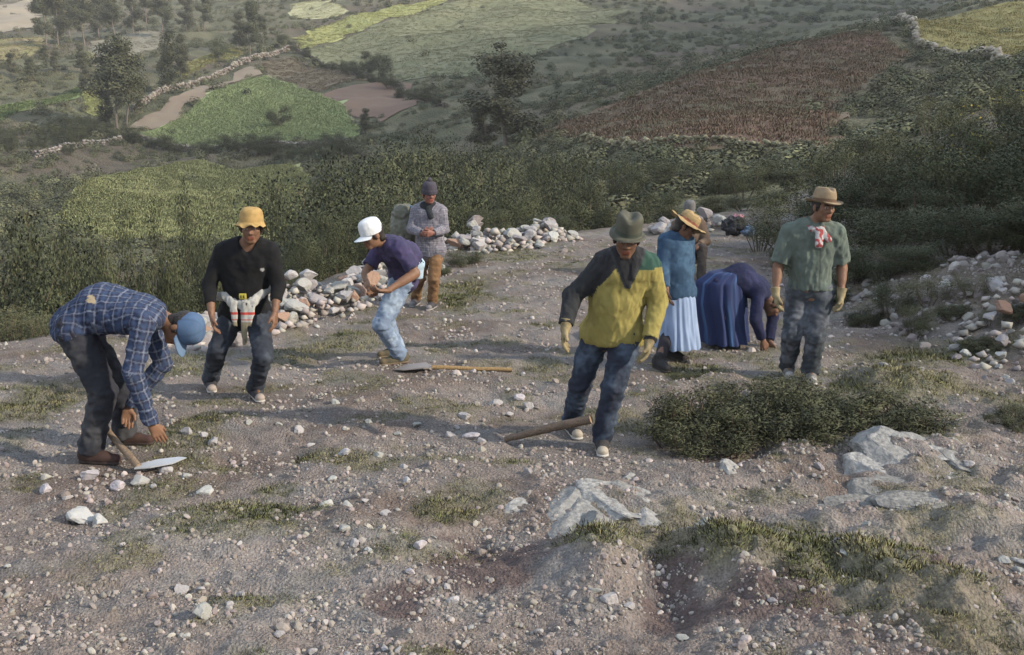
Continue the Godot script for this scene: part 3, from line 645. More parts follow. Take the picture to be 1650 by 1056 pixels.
# stones on the ground: x, d, radius, paleness, zone
var LOOSE := [
	[-2.6, 6.03, 0.07, 0.95, 0.0],
	[-2.42, 5.46, 0.08, 0.9, 0.0],
	[-2.29, 5.39, 0.05, 0.9, 0.0],
	[-2.28, 5.97, 0.07, 0.75, 0.0],
	[-2.37, 5.86, 0.05, 0.8, 0.0],
	[-2.8, 5.86, 0.05, 0.8, 0.0],
	[-2.17, 6.15, 0.04, 0.7, 0.0],
	[-2.15, 5.86, 0.03, 0.7, 0.0],
	[-1.83, 5.81, 0.05, 0.8, 0.0],
	[-2.03, 6.09, 0.04, 0.6, 0.0],
	[-2.6, 5.7, 0.03, 0.7, 0.0],
	[-2.04, 6.74, 0.05, 0.7, 0.0],
	[-2.3, 6.96, 0.05, 0.7, 0.0],
	[-2.15, 6.88, 0.04, 0.7, 0.0],
	[-1.56, 4.51, 0.04, 0.8, 1.0],
	[-1.47, 4.5, 0.03, 0.7, 1.0],
	[-1.36, 4.18, 0.05, 0.6, 1.0],
	[-1.27, 4.46, 0.03, 0.7, 1.0],
	[-1.27, 4.29, 0.02, 0.7, 1.0],
	[-1.96, 4.86, 0.02, 0.6, 1.0],
	[-1.39, 4.91, 0.02, 0.8, 1.0],
	[-2.43, 4.63, 0.02, 0.8, 1.0],
	[-1.38, 4.01, 0.02, 0.6, 1.0],
	[-0.68, 3.88, 0.02, 0.7, 1.0],
	[-0.53, 3.94, 0.02, 0.6, 1.0],
	[-0.83, 3.94, 0.02, 0.7, 1.0],
	[-0.47, 3.91, 0.02, 0.6, 1.0],
	[-0.17, 3.89, 0.02, 0.7, 1.0],
	[-0.89, 4.21, 0.02, 0.5, 1.0],
	[-0.44, 4.07, 0.02, 0.6, 1.0],
	[-0.64, 4.14, 0.02, 0.5, 1.0],
	[-0.99, 4.04, 0.03, 0.4, 1.0],
	[-0.18, 4.16, 0.02, 0.5, 1.0],
	[0.12, 4.17, 0.02, 0.6, 1.0],
	[0.19, 3.94, 0.02, 0.5, 1.0],
	[0.73, 4.04, 0.02, 0.6, 1.0],
	[-0.46, 4.87, 0.04, 0.95, 2.0],
	[-0.49, 4.63, 0.03, 0.8, 2.0],
	[-0.27, 4.41, 0.03, 0.7, 2.0],
	[-0.72, 4.83, 0.03, 0.8, 2.0],
	[-0.8, 4.89, 0.03, 0.7, 2.0],
	[-0.87, 5.01, 0.03, 0.6, 2.0],
	[-0.91, 5.33, 0.04, 0.7, 2.0],
	[-1.06, 5.55, 0.04, 0.7, 2.0],
	[-0.83, 5.5, 0.03, 0.8, 2.0],
	[-0.69, 5.27, 0.03, 0.6, 2.0],
	[-0.68, 6.15, 0.03, 0.6, 2.0],
	[-0.63, 5.86, 0.03, 0.7, 2.0],
	[-1.1, 6.46, 0.05, 0.75, 2.0],
	[-1.1, 5.97, 0.03, 0.8, 2.0],
	[-0.88, 6.46, 0.04, 0.5, 2.0],
	[-0.35, 7.35, 0.06, 0.85, 2.0],
	[-0.12, 7.79, 0.06, 0.85, 2.0],
	[0.06, 7.89, 0.05, 0.9, 2.0],
	[0.14, 7.76, 0.05, 0.8, 2.0],
	[-0.28, 6.81, 0.06, 0.85, 2.0],
	[-0.43, 6.88, 0.04, 0.7, 2.0],
	[-0.21, 6.69, 0.04, 0.8, 2.0],
	[-0.02, 7.52, 0.04, 0.7, 2.0],
	[-0.4, 7.11, 0.03, 0.6, 2.0],
	[-0.69, 7.11, 0.03, 0.5, 2.0],
	[-0.81, 6.96, 0.03, 0.5, 2.0],
	[-1.03, 7.11, 0.03, 0.6, 2.0],
	[-1.51, 6.96, 0.04, 0.7, 2.0],
	[-1.68, 7.11, 0.03, 0.6, 2.0],
	[-1.37, 6.67, 0.03, 0.7, 2.0],
	[-1.36, 7.61, 0.04, 0.6, 2.0],
	[-1.9, 7.11, 0.03, 0.6, 2.0],
	[-0.64, 5.41, 0.02, 0.6, 2.0],
	[-0.49, 5.7, 0.02, 0.5, 2.0],
	[-0.41, 5.05, 0.02, 0.5, 2.0],
	[-0.31, 4.53, 0.02, 0.6, 2.0],
	[-0.15, 5.23, 0.02, 0.4, 2.0],
	[0.1, 6.03, 0.03, 0.5, 2.0],
	[1.64, 4.82, 0.05, 0.9, 3.0],
	[1.56, 4.53, 0.02, 0.7, 3.0],
	[0.99, 4.97, 0.05, 0.55, 3.0],
	[0.45, 4.33, 0.05, 0.6, 3.0],
	[0.53, 4.3, 0.03, 0.5, 3.0],
	[0.38, 4.37, 0.03, 0.5, 3.0],
	[0.73, 4.04, 0.03, 0.6, 3.0],
	[1.14, 4.16, 0.03, 0.5, 3.0],
	[0.7, 5.32, 0.02, 0.7, 3.0],
	[2.49, 6.4, 0.03, 0.7, 3.0],
	[2.01, 4.6, 0.02, 0.6, 3.0],
	[1.26, 5.23, 0.04, 0.4, 3.0],
	[1.93, 6.15, 0.04, 0.4, 3.0],
	[2.87, 6.15, 0.04, 0.6, 3.0],
	[2.51, 4.89, 0.04, 0.6, 3.0],
	[2.43, 4.6, 0.03, 0.5, 3.0],
	[1.9, 5.18, 0.03, 0.6, 3.0],
	[-2.1, 10.77, 0.03, 0.87, 4.0],
	[-1.66, 8.6, 0.03, 0.63, 4.0],
	[0.37, 10.65, 0.04, 0.39, 4.0],
	[-2.49, 11.87, 0.04, 0.37, 4.0],
	[-1.79, 8.01, 0.02, 0.83, 4.0],
	[-0.34, 8.79, 0.03, 0.87, 4.0],
	[0.1, 8.83, 0.03, 0.72, 4.0],
	[-0.3, 9.42, 0.03, 0.39, 4.0],
	[0.02, 9.69, 0.02, 0.4, 4.0],
	[0.12, 10.68, 0.03, 0.71, 4.0],
	[0.07, 10.35, 0.03, 0.55, 4.0],
	[-1.94, 8.34, 0.02, 0.88, 4.0],
	[-2.17, 11.18, 0.04, 0.79, 4.0],
	[-1.63, 9.42, 0.03, 0.73, 4.0],
	[3.23, 8.69, 0.05, 0.45, 5.0],
	[4.25, 8.5, 0.04, 0.52, 5.0],
	[4.41, 9.12, 0.03, 0.41, 5.0],
	[4.8, 9.68, 0.05, 0.55, 5.0],
	[4.54, 10.29, 0.05, 0.23, 5.0],
	[4.38, 8.98, 0.04, 0.55, 5.0],
	[4.29, 9.61, 0.05, 0.55, 5.0],
	[4.26, 8.59, 0.04, 0.45, 5.0],
	[4.1, 9.23, 0.06, 0.28, 5.0],
	[3.14, 8.89, 0.04, 0.37, 5.0],
	[4.33, 9.8, 0.04, 0.14, 5.0],
	[4.07, 8.55, 0.04, 0.16, 5.0],
]
var HEAPS := [
	{k = 1.0, a = Vector2(-3.6, 10.0), b = Vector2(-1.95, 13.0), n = 84, w = 0.7, h = 0.5, r = 0.1, l = "pale rough stone in the heap behind the man in black", g = "stones of the near heap", f = "small stones filling the near heap"},
	{k = 1.0, a = Vector2(-2.1, 12.6), b = Vector2(-1.6, 16.2), n = 34, w = 0.6, h = 0.45, r = 0.11, l = "pale stone in the low row behind the man in the white cap", g = "stones of the low row", f = "small stones filling the low row"},
	{k = 1.0, a = Vector2(-1.0, 18.2), b = Vector2(0.9, 20.6), n = 56, w = 0.8, h = 0.75, r = 0.14, l = "grey and rusty stone in the heap at the bend", g = "stones of the far heap", f = "small stones filling the far heap"},
	{k = 1.0, a = Vector2(3.0, 21.5), b = Vector2(4.6, 22.5), n = 14, w = 0.6, h = 0.5, r = 0.15, l = "stone in the rubble where people rest at the bend", g = "stones where people rest", f = "small stones filling the rubble at the bend"},
	{k = 1.0, a = Vector2(4.3, 9.9), b = Vector2(6.2, 9.4), n = 30, w = 1.2, h = 0.35, r = 0.09, l = "grey stone sticking out of the shaded bank", g = "stones of the bank", f = "small stones filling the shaded bank"},
]
const CLOUD_Y := 560.0
var CLOUD := [1016.9, -265.6, 1014.2, -251.7, 1010.5, -232.7, 1008.9, -216.0, 1009.8, -191.2, 1011.0, -160.8, 1014.2, -112.7, 1015.7, -47.5, 1020.5, 91.9, 1150.4, 95.5, 1233.7, -154.8, 1102.7, -188.1, 1060.2, -211.8, 1049.9, -238.5, 1048.0, -268.8, 1051.9, -300.4, 1048.0, -320.6, 1037.8, -324.7, 1032.5, -313.1, 1021.9, -292.2]
# joints of each person, in metres from the spot between the feet: hips, knees, ankles, toes, spine, shoulders, elbows, wrists, fingertips, neck, head
var POSE := {
	yellow = {at = Vector3(0.516, 0, -6.81), hr = Vector3(0.058, 0.771, 0.03), hl = Vector3(0.256, 0.778, 0.13), kr = Vector3(-0.049, 0.399, 0.01), kl = Vector3(0.15, 0.441, 0.26), ar = Vector3(-0.089, 0.085, -0.19), al = Vector3(0.089, 0.085, 0.19), tr = Vector3(-0.051, 0.035, 0.03), tl = Vector3(0.078, 0.035, 0.41), m = Vector3(0.169, 1.02, 0.13), sr = Vector3(0.08, 1.261, 0.21), sl = Vector3(0.377, 1.242, 0.25), er = Vector3(-0.122, 1.038, 0.19), el = Vector3(0.44, 0.997, 0.19), wr = Vector3(-0.167, 0.866, 0.31), wl = Vector3(0.377, 0.772, 0.31), fr = Vector3(-0.196, 0.707, 0.35), fl = Vector3(0.329, 0.605, 0.37), n = Vector3(0.223, 1.306, 0.25), h = Vector3(0.209, 1.433, 0.35)},
	black = {at = Vector3(-2.283, 0, -8.13), hr = Vector3(0.067, 0.682, 0.13), hl = Vector3(0.269, 0.686, 0.15), kr = Vector3(-0.028, 0.412, 0.28), kl = Vector3(0.362, 0.391, 0.41), ar = Vector3(-0.223, 0.085, -0.15), al = Vector3(0.223, 0.085, 0.15), tr = Vector3(-0.146, 0.035, 0.08), tl = Vector3(0.339, 0.035, 0.39), m = Vector3(0.208, 0.942, 0.21), sr = Vector3(0.052, 1.194, 0.28), sl = Vector3(0.432, 1.197, 0.31), er = Vector3(-0.063, 0.928, 0.28), el = Vector3(0.471, 0.938, 0.28), wr = Vector3(-0.018, 0.717, 0.41), wl = Vector3(0.468, 0.741, 0.41), fr = Vector3(0.014, 0.55, 0.47), fl = Vector3(0.474, 0.574, 0.47), n = Vector3(0.268, 1.245, 0.31), h = Vector3(0.319, 1.387, 0.41)},
	cap = {at = Vector3(-1.063, 0, -9.36), hl = Vector3(0.077, 0.787, 0.26), hr = Vector3(0.069, 0.778, -0.04), kl = Vector3(-0.102, 0.413, 0.41), kr = Vector3(-0.107, 0.384, 0.01), al = Vector3(0.029, 0.085, 0.16), ar = Vector3(-0.029, 0.085, -0.16), tl = Vector3(-0.142, 0.035, 0.26), tr = Vector3(-0.218, 0.035, -0.06), m = Vector3(0.12, 0.994, 0.26), sl = Vector3(0.113, 1.109, 0.64), sr = Vector3(-0.105, 1.097, 0.34), el = Vector3(0.232, 0.901, 0.64), er = Vector3(-0.215, 0.881, 0.46), wl = Vector3(0.009, 0.776, 0.81), wr = Vector3(-0.156, 0.734, 0.64), fl = Vector3(-0.099, 0.779, 0.86), fr = Vector3(-0.088, 0.705, 0.8), n = Vector3(-0.028, 1.139, 0.52), h = Vector3(-0.127, 1.236, 0.64)},
	pom = {at = Vector3(-1.072, 0, -12.325), hr = Vector3(0.014, 0.708, 0.075), hl = Vector3(0.167, 0.714, 0.125), kr = Vector3(-0.04, 0.362, 0.125), kl = Vector3(0.14, 0.369, 0.225), ar = Vector3(-0.113, 0.085, -0.125), al = Vector3(0.113, 0.085, 0.125), tr = Vector3(-0.143, 0.035, 0.045), tl = Vector3(0.074, 0.035, 0.305), m = Vector3(0.087, 0.949, 0.105), sr = Vector3(-0.063, 1.172, 0.125), sl = Vector3(0.243, 1.169, 0.175), er = Vector3(-0.121, 0.956, 0.175), el = Vector3(0.271, 0.959, 0.205), wr = Vector3(0.028, 0.924, 0.375), wl = Vector3(0.146, 0.933, 0.395), fr = Vector3(0.113, 0.958, 0.425), fl = Vector3(0.086, 0.925, 0.455), n = Vector3(0.088, 1.218, 0.155), h = Vector3(0.103, 1.383, 0.225)},
	plaid = {at = Vector3(-2.678, 0, -6.52), hr = Vector3(-0.098, 0.869, 0.14), hl = Vector3(-0.184, 0.848, -0.1), kr = Vector3(0.077, 0.471, 0.2), kl = Vector3(0.092, 0.359, -0.1), ar = Vector3(-0.031, 0.101, 0.2), al = Vector3(0.031, 0.085, -0.2), tr = Vector3(0.09, 0.035, 0.22), tl = Vector3(0.197, 0.035, -0.2), m = Vector3(0.062, 1.009, 0.07), sr = Vector3(0.404, 0.943, 0.32), sl = Vector3(0.3, 0.935, -0.03), er = Vector3(0.34, 0.635, 0.38), el = Vector3(0.363, 0.588, -0.1), wr = Vector3(0.407, 0.287, 0.3), wl = Vector3(0.123, 0.306, -0.06), fr = Vector3(0.481, 0.1, 0.25), fl = Vector3(0.124, 0.165, -0.03), n = Vector3(0.413, 0.954, 0.12), h = Vector3(0.58, 0.869, 0.14)},
	right = {at = Vector3(2.492, 0, -8.655), hr = Vector3(-0.052, 0.763, 0.055), hl = Vector3(0.126, 0.769, 0.095), kr = Vector3(-0.118, 0.403, 0.135), kl = Vector3(0.059, 0.408, 0.215), ar = Vector3(-0.07, 0.085, -0.095), al = Vector3(0.07, 0.085, 0.095), tr = Vector3(-0.114, 0.035, 0.155), tl = Vector3(0.036, 0.035, 0.335), m = Vector3(0.029, 1.004, 0.075), sr = Vector3(-0.181, 1.274, 0.105), sl = Vector3(0.208, 1.279, 0.155), er = Vector3(-0.252, 0.981, 0.095), el = Vector3(0.283, 0.982, 0.105), wr = Vector3(-0.288, 0.774, 0.195), wl = Vector3(0.262, 0.769, 0.195), fr = Vector3(-0.274, 0.602, 0.235), fl = Vector3(0.24, 0.581, 0.235), n = Vector3(0.025, 1.339, 0.135), h = Vector3(0.068, 1.488, 0.205)},
	woman = {at = Vector3(1.413, 0, -9.2), hr = Vector3(0.041, 0.654, -0.1), hl = Vector3(0.181, 0.646, -0.15), kr = Vector3(0.035, 0.277, -0.1), kl = Vector3(0.175, 0.267, -0.15), ar = Vector3(-0.087, 0.085, 0.2), al = Vector3(0.087, 0.085, -0.2), tr = Vector3(-0.048, 0.035, 0.32), tl = Vector3(0.153, 0.035, -0.1), m = Vector3(0.085, 0.884, -0.1), sr = Vector3(-0.027, 1.129, -0.04), sl = Vector3(0.196, 1.105, -0.16), er = Vector3(-0.054, 0.897, 0.0), el = Vector3(0.223, 0.842, -0.2), wr = Vector3(-0.024, 0.697, 0.1), wl = Vector3(0.163, 0.669, -0.08), fr = Vector3(0.008, 0.545, 0.14), fl = Vector3(0.139, 0.547, -0.05), n = Vector3(0.089, 1.145, -0.1), h = Vector3(0.152, 1.256, -0.06)},
	bent = {at = Vector3(2.092, 0, -10.025), hr = Vector3(-0.071, 0.617, 0.175), hl = Vector3(0.01, 0.605, -0.075), kr = Vector3(-0.01, 0.332, 0.225), kl = Vector3(0.084, 0.291, -0.075), ar = Vector3(-0.041, 0.085, 0.125), al = Vector3(0.041, 0.085, -0.125), tr = Vector3(0.104, 0.035, 0.175), tl = Vector3(0.189, 0.035, -0.075), m = Vector3(0.14, 0.701, 0.075), sr = Vector3(0.293, 0.576, 0.225), sl = Vector3(0.4, 0.58, -0.075), er = Vector3(0.262, 0.316, 0.305), el = Vector3(0.513, 0.287, -0.025), wr = Vector3(0.344, 0.108, 0.275), wl = Vector3(0.462, 0.055, 0.075), fr = Vector3(0.409, -0.001, 0.255), fl = Vector3(0.495, -0.014, 0.105), n = Vector3(0.391, 0.528, 0.075), h = Vector3(0.494, 0.417, 0.075)},
}
var EXTRA := {badge = Vector3(0.373, 1.061, 0.33), waist = [Vector3(-0.019, 0.828, 0.2), Vector3(0.056, 0.842, 0.29), Vector3(0.122, 0.8, 0.33), Vector3(0.21, 0.782, 0.34), Vector3(0.285, 0.81, 0.33), Vector3(0.338, 0.863, 0.3), Vector3(0.376, 0.888, 0.21)], tails = [Vector3(0.137, 0.794, 0.35), Vector3(0.14, 0.621, 0.36), Vector3(0.225, 0.795, 0.36), Vector3(0.212, 0.476, 0.37), Vector3(0.28, 0.794, 0.35), Vector3(0.248, 0.622, 0.37)], buckle = Vector3(0.212, 0.853, 0.355), tail = [Vector3(0.168, 1.042, 0.34), Vector3(0.241, 0.951, 0.32), Vector3(0.6, 0.5, 0.6).normalized(), Vector3(0.239, 0.806, 0.32)], stone = Vector3(-0.14, 0.85, 0.7), pack = Vector3(-0.222, 0.945, -0.095), spot = Vector3(0.051, 1.068, 0.16)}
var SITTERS := [
	{x = 2.58, d = 15.0, lift = 0.0, turn = 0.0, l = "man in a cap and brown jacket resting beyond the straw hat", legs = Color(0.06, 0.05, 0.045), coat = Color(0.13, 0.09, 0.065), hat = "cap", hatc = Color(0.15, 0.145, 0.14)},
	{x = -19.64, d = 58.0, lift = 0.55, turn = 0.2, l = "tiny person in blue with a white hat down in the valley", legs = Color(0.05, 0.06, 0.12), coat = Color(0.06, 0.08, 0.2), hat = "straw", hatc = Color(0.6, 0.6, 0.6)},
]
var SACK := Vector2(4.48, 20.6)
var BUNDLE := Vector2(2.43, 15.3)
var STAKE := [Vector3(-0.042, 0.03, -6.739), Vector3(0.522, 0.225, -6.55)]
var HOE := [Vector3(-2.341, 0.04, -6.128), Vector3(-2.65, 0.178, -6.45), Vector3(-2.082, 0.05, -6.271)]

# ---------------------------------------------------------------- terrain
func cr(p0: float, p1: float, p2: float, p3: float, t: float) -> float:
	return p1 + 0.5 * t * (p2 - p0 + t * (2.0 * p0 - 5.0 * p1 + 4.0 * p2 - p3 + t * (3.0 * (p1 - p2) + p3 - p0)))

func far_h(x: float, d: float) -> float:
	var a := clampf(log(maxf(d, 0.001) / FAR_D0) / log(FAR_R), 0.0, FAR_ND - 1.001)
	var b := clampf((x / maxf(d, 6.0) - FAR_U0) / FAR_DU, 0.0, FAR_NU - 1.001)
	var i := int(a); var j := int(b); a -= i; b -= j
	var j0 := maxi(j - 1, 0); var j3 := mini(j + 2, FAR_NU - 1); var j2 := mini(j + 1, FAR_NU - 1)
	var r := [0.0, 0.0, 0.0, 0.0]
	for k in 4:
		var o := clampi(i + k - 1, 0, FAR_ND - 1) * FAR_NU
		r[k] = cr(FAR[o + j0], FAR[o + j], FAR[o + j2], FAR[o + j3], b)
	return cr(r[0], r[1], r[2], r[3], a)

func side(P: PackedVector2Array, x: float, d: float) -> float:
	var best := 1e9; var s := 0.0; var p := Vector2(x, d)
	for k in P.size() - 1:
		var e := P[k + 1] - P[k]; var q := p - P[k]
		q -= e * clampf(q.dot(e) / e.length_squared(), 0.0, 1.0)
		var l := q.length_squared()
		if l < best:
			best = l; s = e.cross(q)
	return sqrt(best) * (1.0 if s >= 0.0 else -1.0)

func base_h(x: float, d: float) -> float:
	if d > 34.0: return far_h(x, d)
	var e := side(EDGE, x, d)
	var r := -side(BANK, x, d)
	var h := 0.0
	if r > 0.0: h = 0.42 * smoothstep(0.0, 1.6, r) + 0.085 * r
	var w := maxf(smoothstep(0.0, 9.0, e), smoothstep(20.0, 33.0, d))
	return h if w <= 0.0 else lerpf(h, far_h(x, d), w)

func calm(x: float, d: float) -> float:
	# the trodden spots under people's feet
	var c := 1.0
	for f in FEET:
		var q := (x - f.x) * (x - f.x) + (d - f.y) * (d - f.y)
		if q < 0.25: c = minf(c, smoothstep(0.06, 0.25, q))
	return c

func near_h(x: float, d: float) -> float:
	var h := base_h(x, d)
	var k := calm(x, d)
	if d > 34.0: return h
	var rough := 1.0 + 1.2 * smoothstep(0.5, 2.5, x - (d - 4.0) * 0.1) * (1.0 - smoothstep(7.0, 8.5, d))
	var o := n_a.get_noise_2d(x * 0.35, d * 0.35) * 0.05 + n_a.get_noise_2d(x * 1.1 + 30.0, d * 1.3) * 0.035 * rough
	o += n_b.get_noise_2d(x * 3.1, d * 3.4 + 9.0) * 0.032 * rough + n_b.get_noise_2d(x * 10.0, d * 10.0) * 0.02 + n_a.get_noise_2d(x * 34.0, d * 34.0) * 0.004
	for m in MOUNDS:
		var qx: float = (x - m[0]) / m[2]; var qd: float = (d - m[1]) / m[3]
		var q := qx * qx + qd * qd
		if q < 6.0: o += m[4] * exp(-q * 1.3) * (1.0 + 0.35 * n_b.get_noise_2d(x * 5.0, d * 5.0))
	return h + o * k

const G_COLS := 520
const G_ROWS := 560
const G_S := 1.0
var g_h := PackedFloat32Array()
var g_grass := PackedFloat32Array()
func g_d(i: float) -> float: return 2.6 * pow(34.0 / 2.6, i / (G_ROWS - 1.0))

func gh(x: float, d: float) -> float:
	return _grid(g_h, x, d)
func _grid(a: PackedFloat32Array, x: float, d: float) -> float:
	var i := clampf(log(maxf(d, 0.1) / 2.6) / log(34.0 / 2.6), 0.0, 0.9999) * (G_ROWS - 1.0)
	var j := clampf((x / (d + 1.5) / G_S + 1.0) * 0.5, 0.0, 0.9999) * (G_COLS - 1.0)
	var i0 := int(i); var j0 := int(j); var fi := i - i0; var fj := j - j0
	var o := i0 * G_COLS + j0
	return lerpf(lerpf(a[o], a[o + 1], fj), lerpf(a[o + G_COLS], a[o + G_COLS + 1], fj), fi)

func grass_at(x: float, d: float) -> float:
	var g := 0.0
	var w := 0.35 * n_b.get_noise_2d(x * 2.2 + 5.0, d * 2.6)
	for p in GRASS:
		var qx: float = (x - p[0]) / p[2]; var qd: float = (d - p[1]) / p[3]
		var q := sqrt(qx * qx + qd * qd) + w * 1.3
		if q < 1.3: g = maxf(g, (1.0 - smoothstep(0.55, 1.15, q)) * p[4])
	g = maxf(g, smoothstep(0.0, 0.38, n_b.get_noise_2d(x * 0.9 - 40.0, d * 1.2)) * 0.7)
	return g

func make_ground() -> void:
	var v := PackedVector3Array(); var c := PackedColorArray(); var idx := PackedInt32Array()
	v.resize(G_COLS * G_ROWS); c.resize(v.size()); g_h.resize(v.size()); g_grass.resize(v.size())
	var gravel := lin(0.235, 0.195, 0.171); var soil := lin(0.18, 0.138, 0.115); var dust := lin(0.285, 0.245, 0.219)
	var turf := lin(0.145, 0.145, 0.065); var dry := lin(0.20, 0.18, 0.105); var grey := lin(0.185, 0.177, 0.172)
	for i in G_ROWS:
		var d := g_d(i)
		for j in G_COLS:
			var x := (j / (G_COLS - 1.0) * 2.0 - 1.0) * G_S * (d + 1.5)
			var o := i * G_COLS + j
			var h := near_h(x, d)
			v[o] = Vector3(x, h, -d); g_h[o] = h
			var g := grass_at(x, d)
			var e := -1.0
			if d > 7.0: e = side(EDGE, x, d)
			if e > 0.6: g = maxf(g, 0.8 * smoothstep(0.6, 2.0, e))
			var bank := 0.0
			if d > 6.5 and x > 2.0: bank = smoothstep(0.2, 1.4, -side(BANK, x, d))
			if bank > 0.0: g = maxf(g, bank * (0.45 + 0.5 * n_b.get_noise_2d(x * 1.4, d * 1.4)))
			g_grass[o] = g
			var a := n_b.get_noise_2d(x * 0.55 + 80.0, d * 0.7); var b := n_b.get_noise_2d(x * 2.4, d * 3.0 - 50.0)
			var s := n_a.get_noise_2d(x * 14.0, d * 14.0)
			var k := gravel.lerp(soil, smoothstep(0.02, 0.4, a + b * 0.5)).lerp(dust, smoothstep(0.05, 0.45, -a + b * 0.35))
			k = k.lerp(grey, smoothstep(0.1, 0.4, b - a * 0.4) * 0.6)
			k = k.lerp(turf.lerp(dry, smoothstep(-0.3, 0.3, b)), g * 0.6)
			k = k.lerp(soil, maxf(bank, smoothstep(0.3, 1.5, e)) * 0.7)
			for m in DARK_SOIL:
				var qx: float = (x - m[0]) / m[2]; var qd: float = (d - m[1]) / m[3]
				k = k.lerp(lin(0.115, 0.082, 0.076), 0.85 * (1.0 - smoothstep(0.3, 1.1, qx * qx + qd * qd + b)))
			c[o] = k * (1.0 + 0.22 * s)
	for i in G_ROWS - 1:
		for j in G_COLS - 1:
			var o := i * G_COLS + j
			idx.append_array([o, o + G_COLS, o + 1, o + 1, o + G_COLS, o + G_COLS + 1])
	var o := put("ground", mesh_of(v, smooth_normals(v, idx), c, idx), M.ground)
	tag(o, "stony bare earth of the mountain track and its verges", "", "", "structure")
	# the same ground goes on behind the photographer
	var bag := Bag.new()
	for i in 24:
		for j in 40:
			var d := 2.62 - i * 1.5; var x := (j - 19.5) * 1.2
			if i == 0: x *= (4.12 / 23.4)
			bag.v.append(Vector3(x, near_h(x, d) - (0.006 if i == 0 else 0.0), -d)); bag.n.append(Vector3.UP); bag.c.append(gravel)
	for i in 23:
		for j in 39:
			var q := i * 40 + j
			bag.i.append_array([q, q + 1, q + 40, q + 1, q + 41, q + 40])
	tag(put("track", bag.mesh(), M.ground), "stony track running on behind the photographer", "", "", "structure")

func slope_h(x: float, d: float) -> float:
	return base_h(x, d) + smoothstep(24.0, 50.0, d) * (n_a.get_noise_2d(x * 0.05, d * 0.05) * 0.9 + n_b.get_noise_2d(x * 0.22, d * 0.22) * 0.3)

func make_far_slope() -> void:
	var cols := 330; var rows := 340
	var v := PackedVector3Array(); var c := PackedColorArray(); var idx := PackedInt32Array()
	var olive := lin(0.145, 0.14, 0.075); var brown := lin(0.16, 0.125, 0.085); var straw := lin(0.21, 0.19, 0.11); var dark := lin(0.075, 0.075, 0.042)
	for i in rows:
		var d := 26.0 * pow(900.0 / 26.0, i / (rows - 1.0))
		for j in cols:
			var x := (j / (cols - 1.0) * 2.0 - 1.0) * 1.25 * (d + 8.0)
			var h := slope_h(x, d)
			if d < 34.0: h -= 0.35 * (1.0 - smoothstep(30.0, 34.0, d))
			v.append(Vector3(x, h, -d))
			var a := n_b.get_noise_2d(x * 0.02, d * 0.02 + 70.0); var b := n_b.get_noise_2d(x * 0.11, d * 0.11)
			var k := olive.lerp(brown, smoothstep(-0.1, 0.35, a)).lerp(straw, smoothstep(0.05, 0.5, b - a * 0.5) * 0.7)
			k = k.lerp(dark, smoothstep(0.1, 0.4, -b - a * 0.3) * 0.7) * (1.0 + 0.5 * n_b.get_noise_2d(x * 0.6, d * 0.6))
			c.append(k)
	for i in rows - 1:
		for j in cols - 1:
			var o := i * cols + j
			idx.append_array([o, o + cols, o + 1, o + 1, o + cols, o + cols + 1])
	tag(put("hillside", mesh_of(v, smooth_normals(v, idx), c, idx), M.slope), "grassy scrub covered slope across the valley", "", "", "structure")

func drape(poly: PackedVector2Array, step: float, lift: float, a: Color, b: Color, rows_dir: Vector2, furrow: float) -> ArrayMesh:
	# the outline is broken up, cut into cells and laid on the slope
	var p := PackedVector2Array()
	for k in poly.size():
		var q0 := poly[k]; var q1 := poly[(k + 1) % poly.size()]
		var m := maxi(1, int(q0.distance_to(q1) / (step * 2.0)))
		for t in m:
			var q := q0.lerp(q1, t / float(m))
			p.append(q + Vector2(n_a.get_noise_2d(q.x * 0.3, q.y * 0.3), n_a.get_noise_2d(q.x * 0.3 + 50.0, q.y * 0.3)) * step * 1.5)
	var lo := p[0]; var hi := p[0]
	for q in p:
		lo = lo.min(q); hi = hi.max(q)
	var bag := Bag.new(); var idx := {}
	var nx := int((hi.x - lo.x) / step) + 1; var ny := int((hi.y - lo.y) / step) + 1
	for i in ny:
		for j in nx:
			var c0 := lo + Vector2(j, i) * step
			var cell := PackedVector2Array([c0, c0 + Vector2(step, 0), c0 + Vector2(step, step), c0 + Vector2(0, step)])
			var inside := 0
			for q in cell:
				if Geometry2D.is_point_in_polygon(q, p): inside += 1
			var pieces := []
			if inside == 4: pieces = [cell]
			elif inside > 0: pieces = Geometry2D.intersect_polygons(cell, p)
			for piece in pieces:
				var tri := Geometry2D.triangulate_polygon(piece)
				var ids := []
				for q in piece:
					var key: Vector2i = Vector2i(q * 200.0)
					if not idx.has(key):
						idx[key] = bag.v.size()
						var h := slope_h(q.x, q.y) + lift
						bag.v.append(Vector3(q.x, h, -q.y))
						var w := n_b.get_noise_2d(q.x * 0.09, q.y * 0.09) * 1.6 + n_b.get_noise_2d(q.x * 0.5, q.y * 0.5) * 1.3 + furrow * sin((q.dot(rows_dir)) * 2.2 + n_a.get_noise_2d(q.x * 0.1, q.y * 0.1) * 4.0)
						bag.c.append(a.lerp(b, clampf(0.5 + w * 0.6, 0.0, 1.0)))
					ids.append(idx[key])
				for t in range(0, tri.size(), 3):
					var i0: int = ids[tri[t]]; var i1: int = ids[tri[t + 1]]; var i2: int = ids[tri[t + 2]]
					if (bag.v[i2] - bag.v[i0]).cross(bag.v[i1] - bag.v[i0]).y < 0.0:
						var s := i1; i1 = i2; i2 = s
					bag.i.append_array([i0, i1, i2])
	return mesh_of(bag.v, smooth_normals(bag.v, bag.i), bag.c, bag.i)

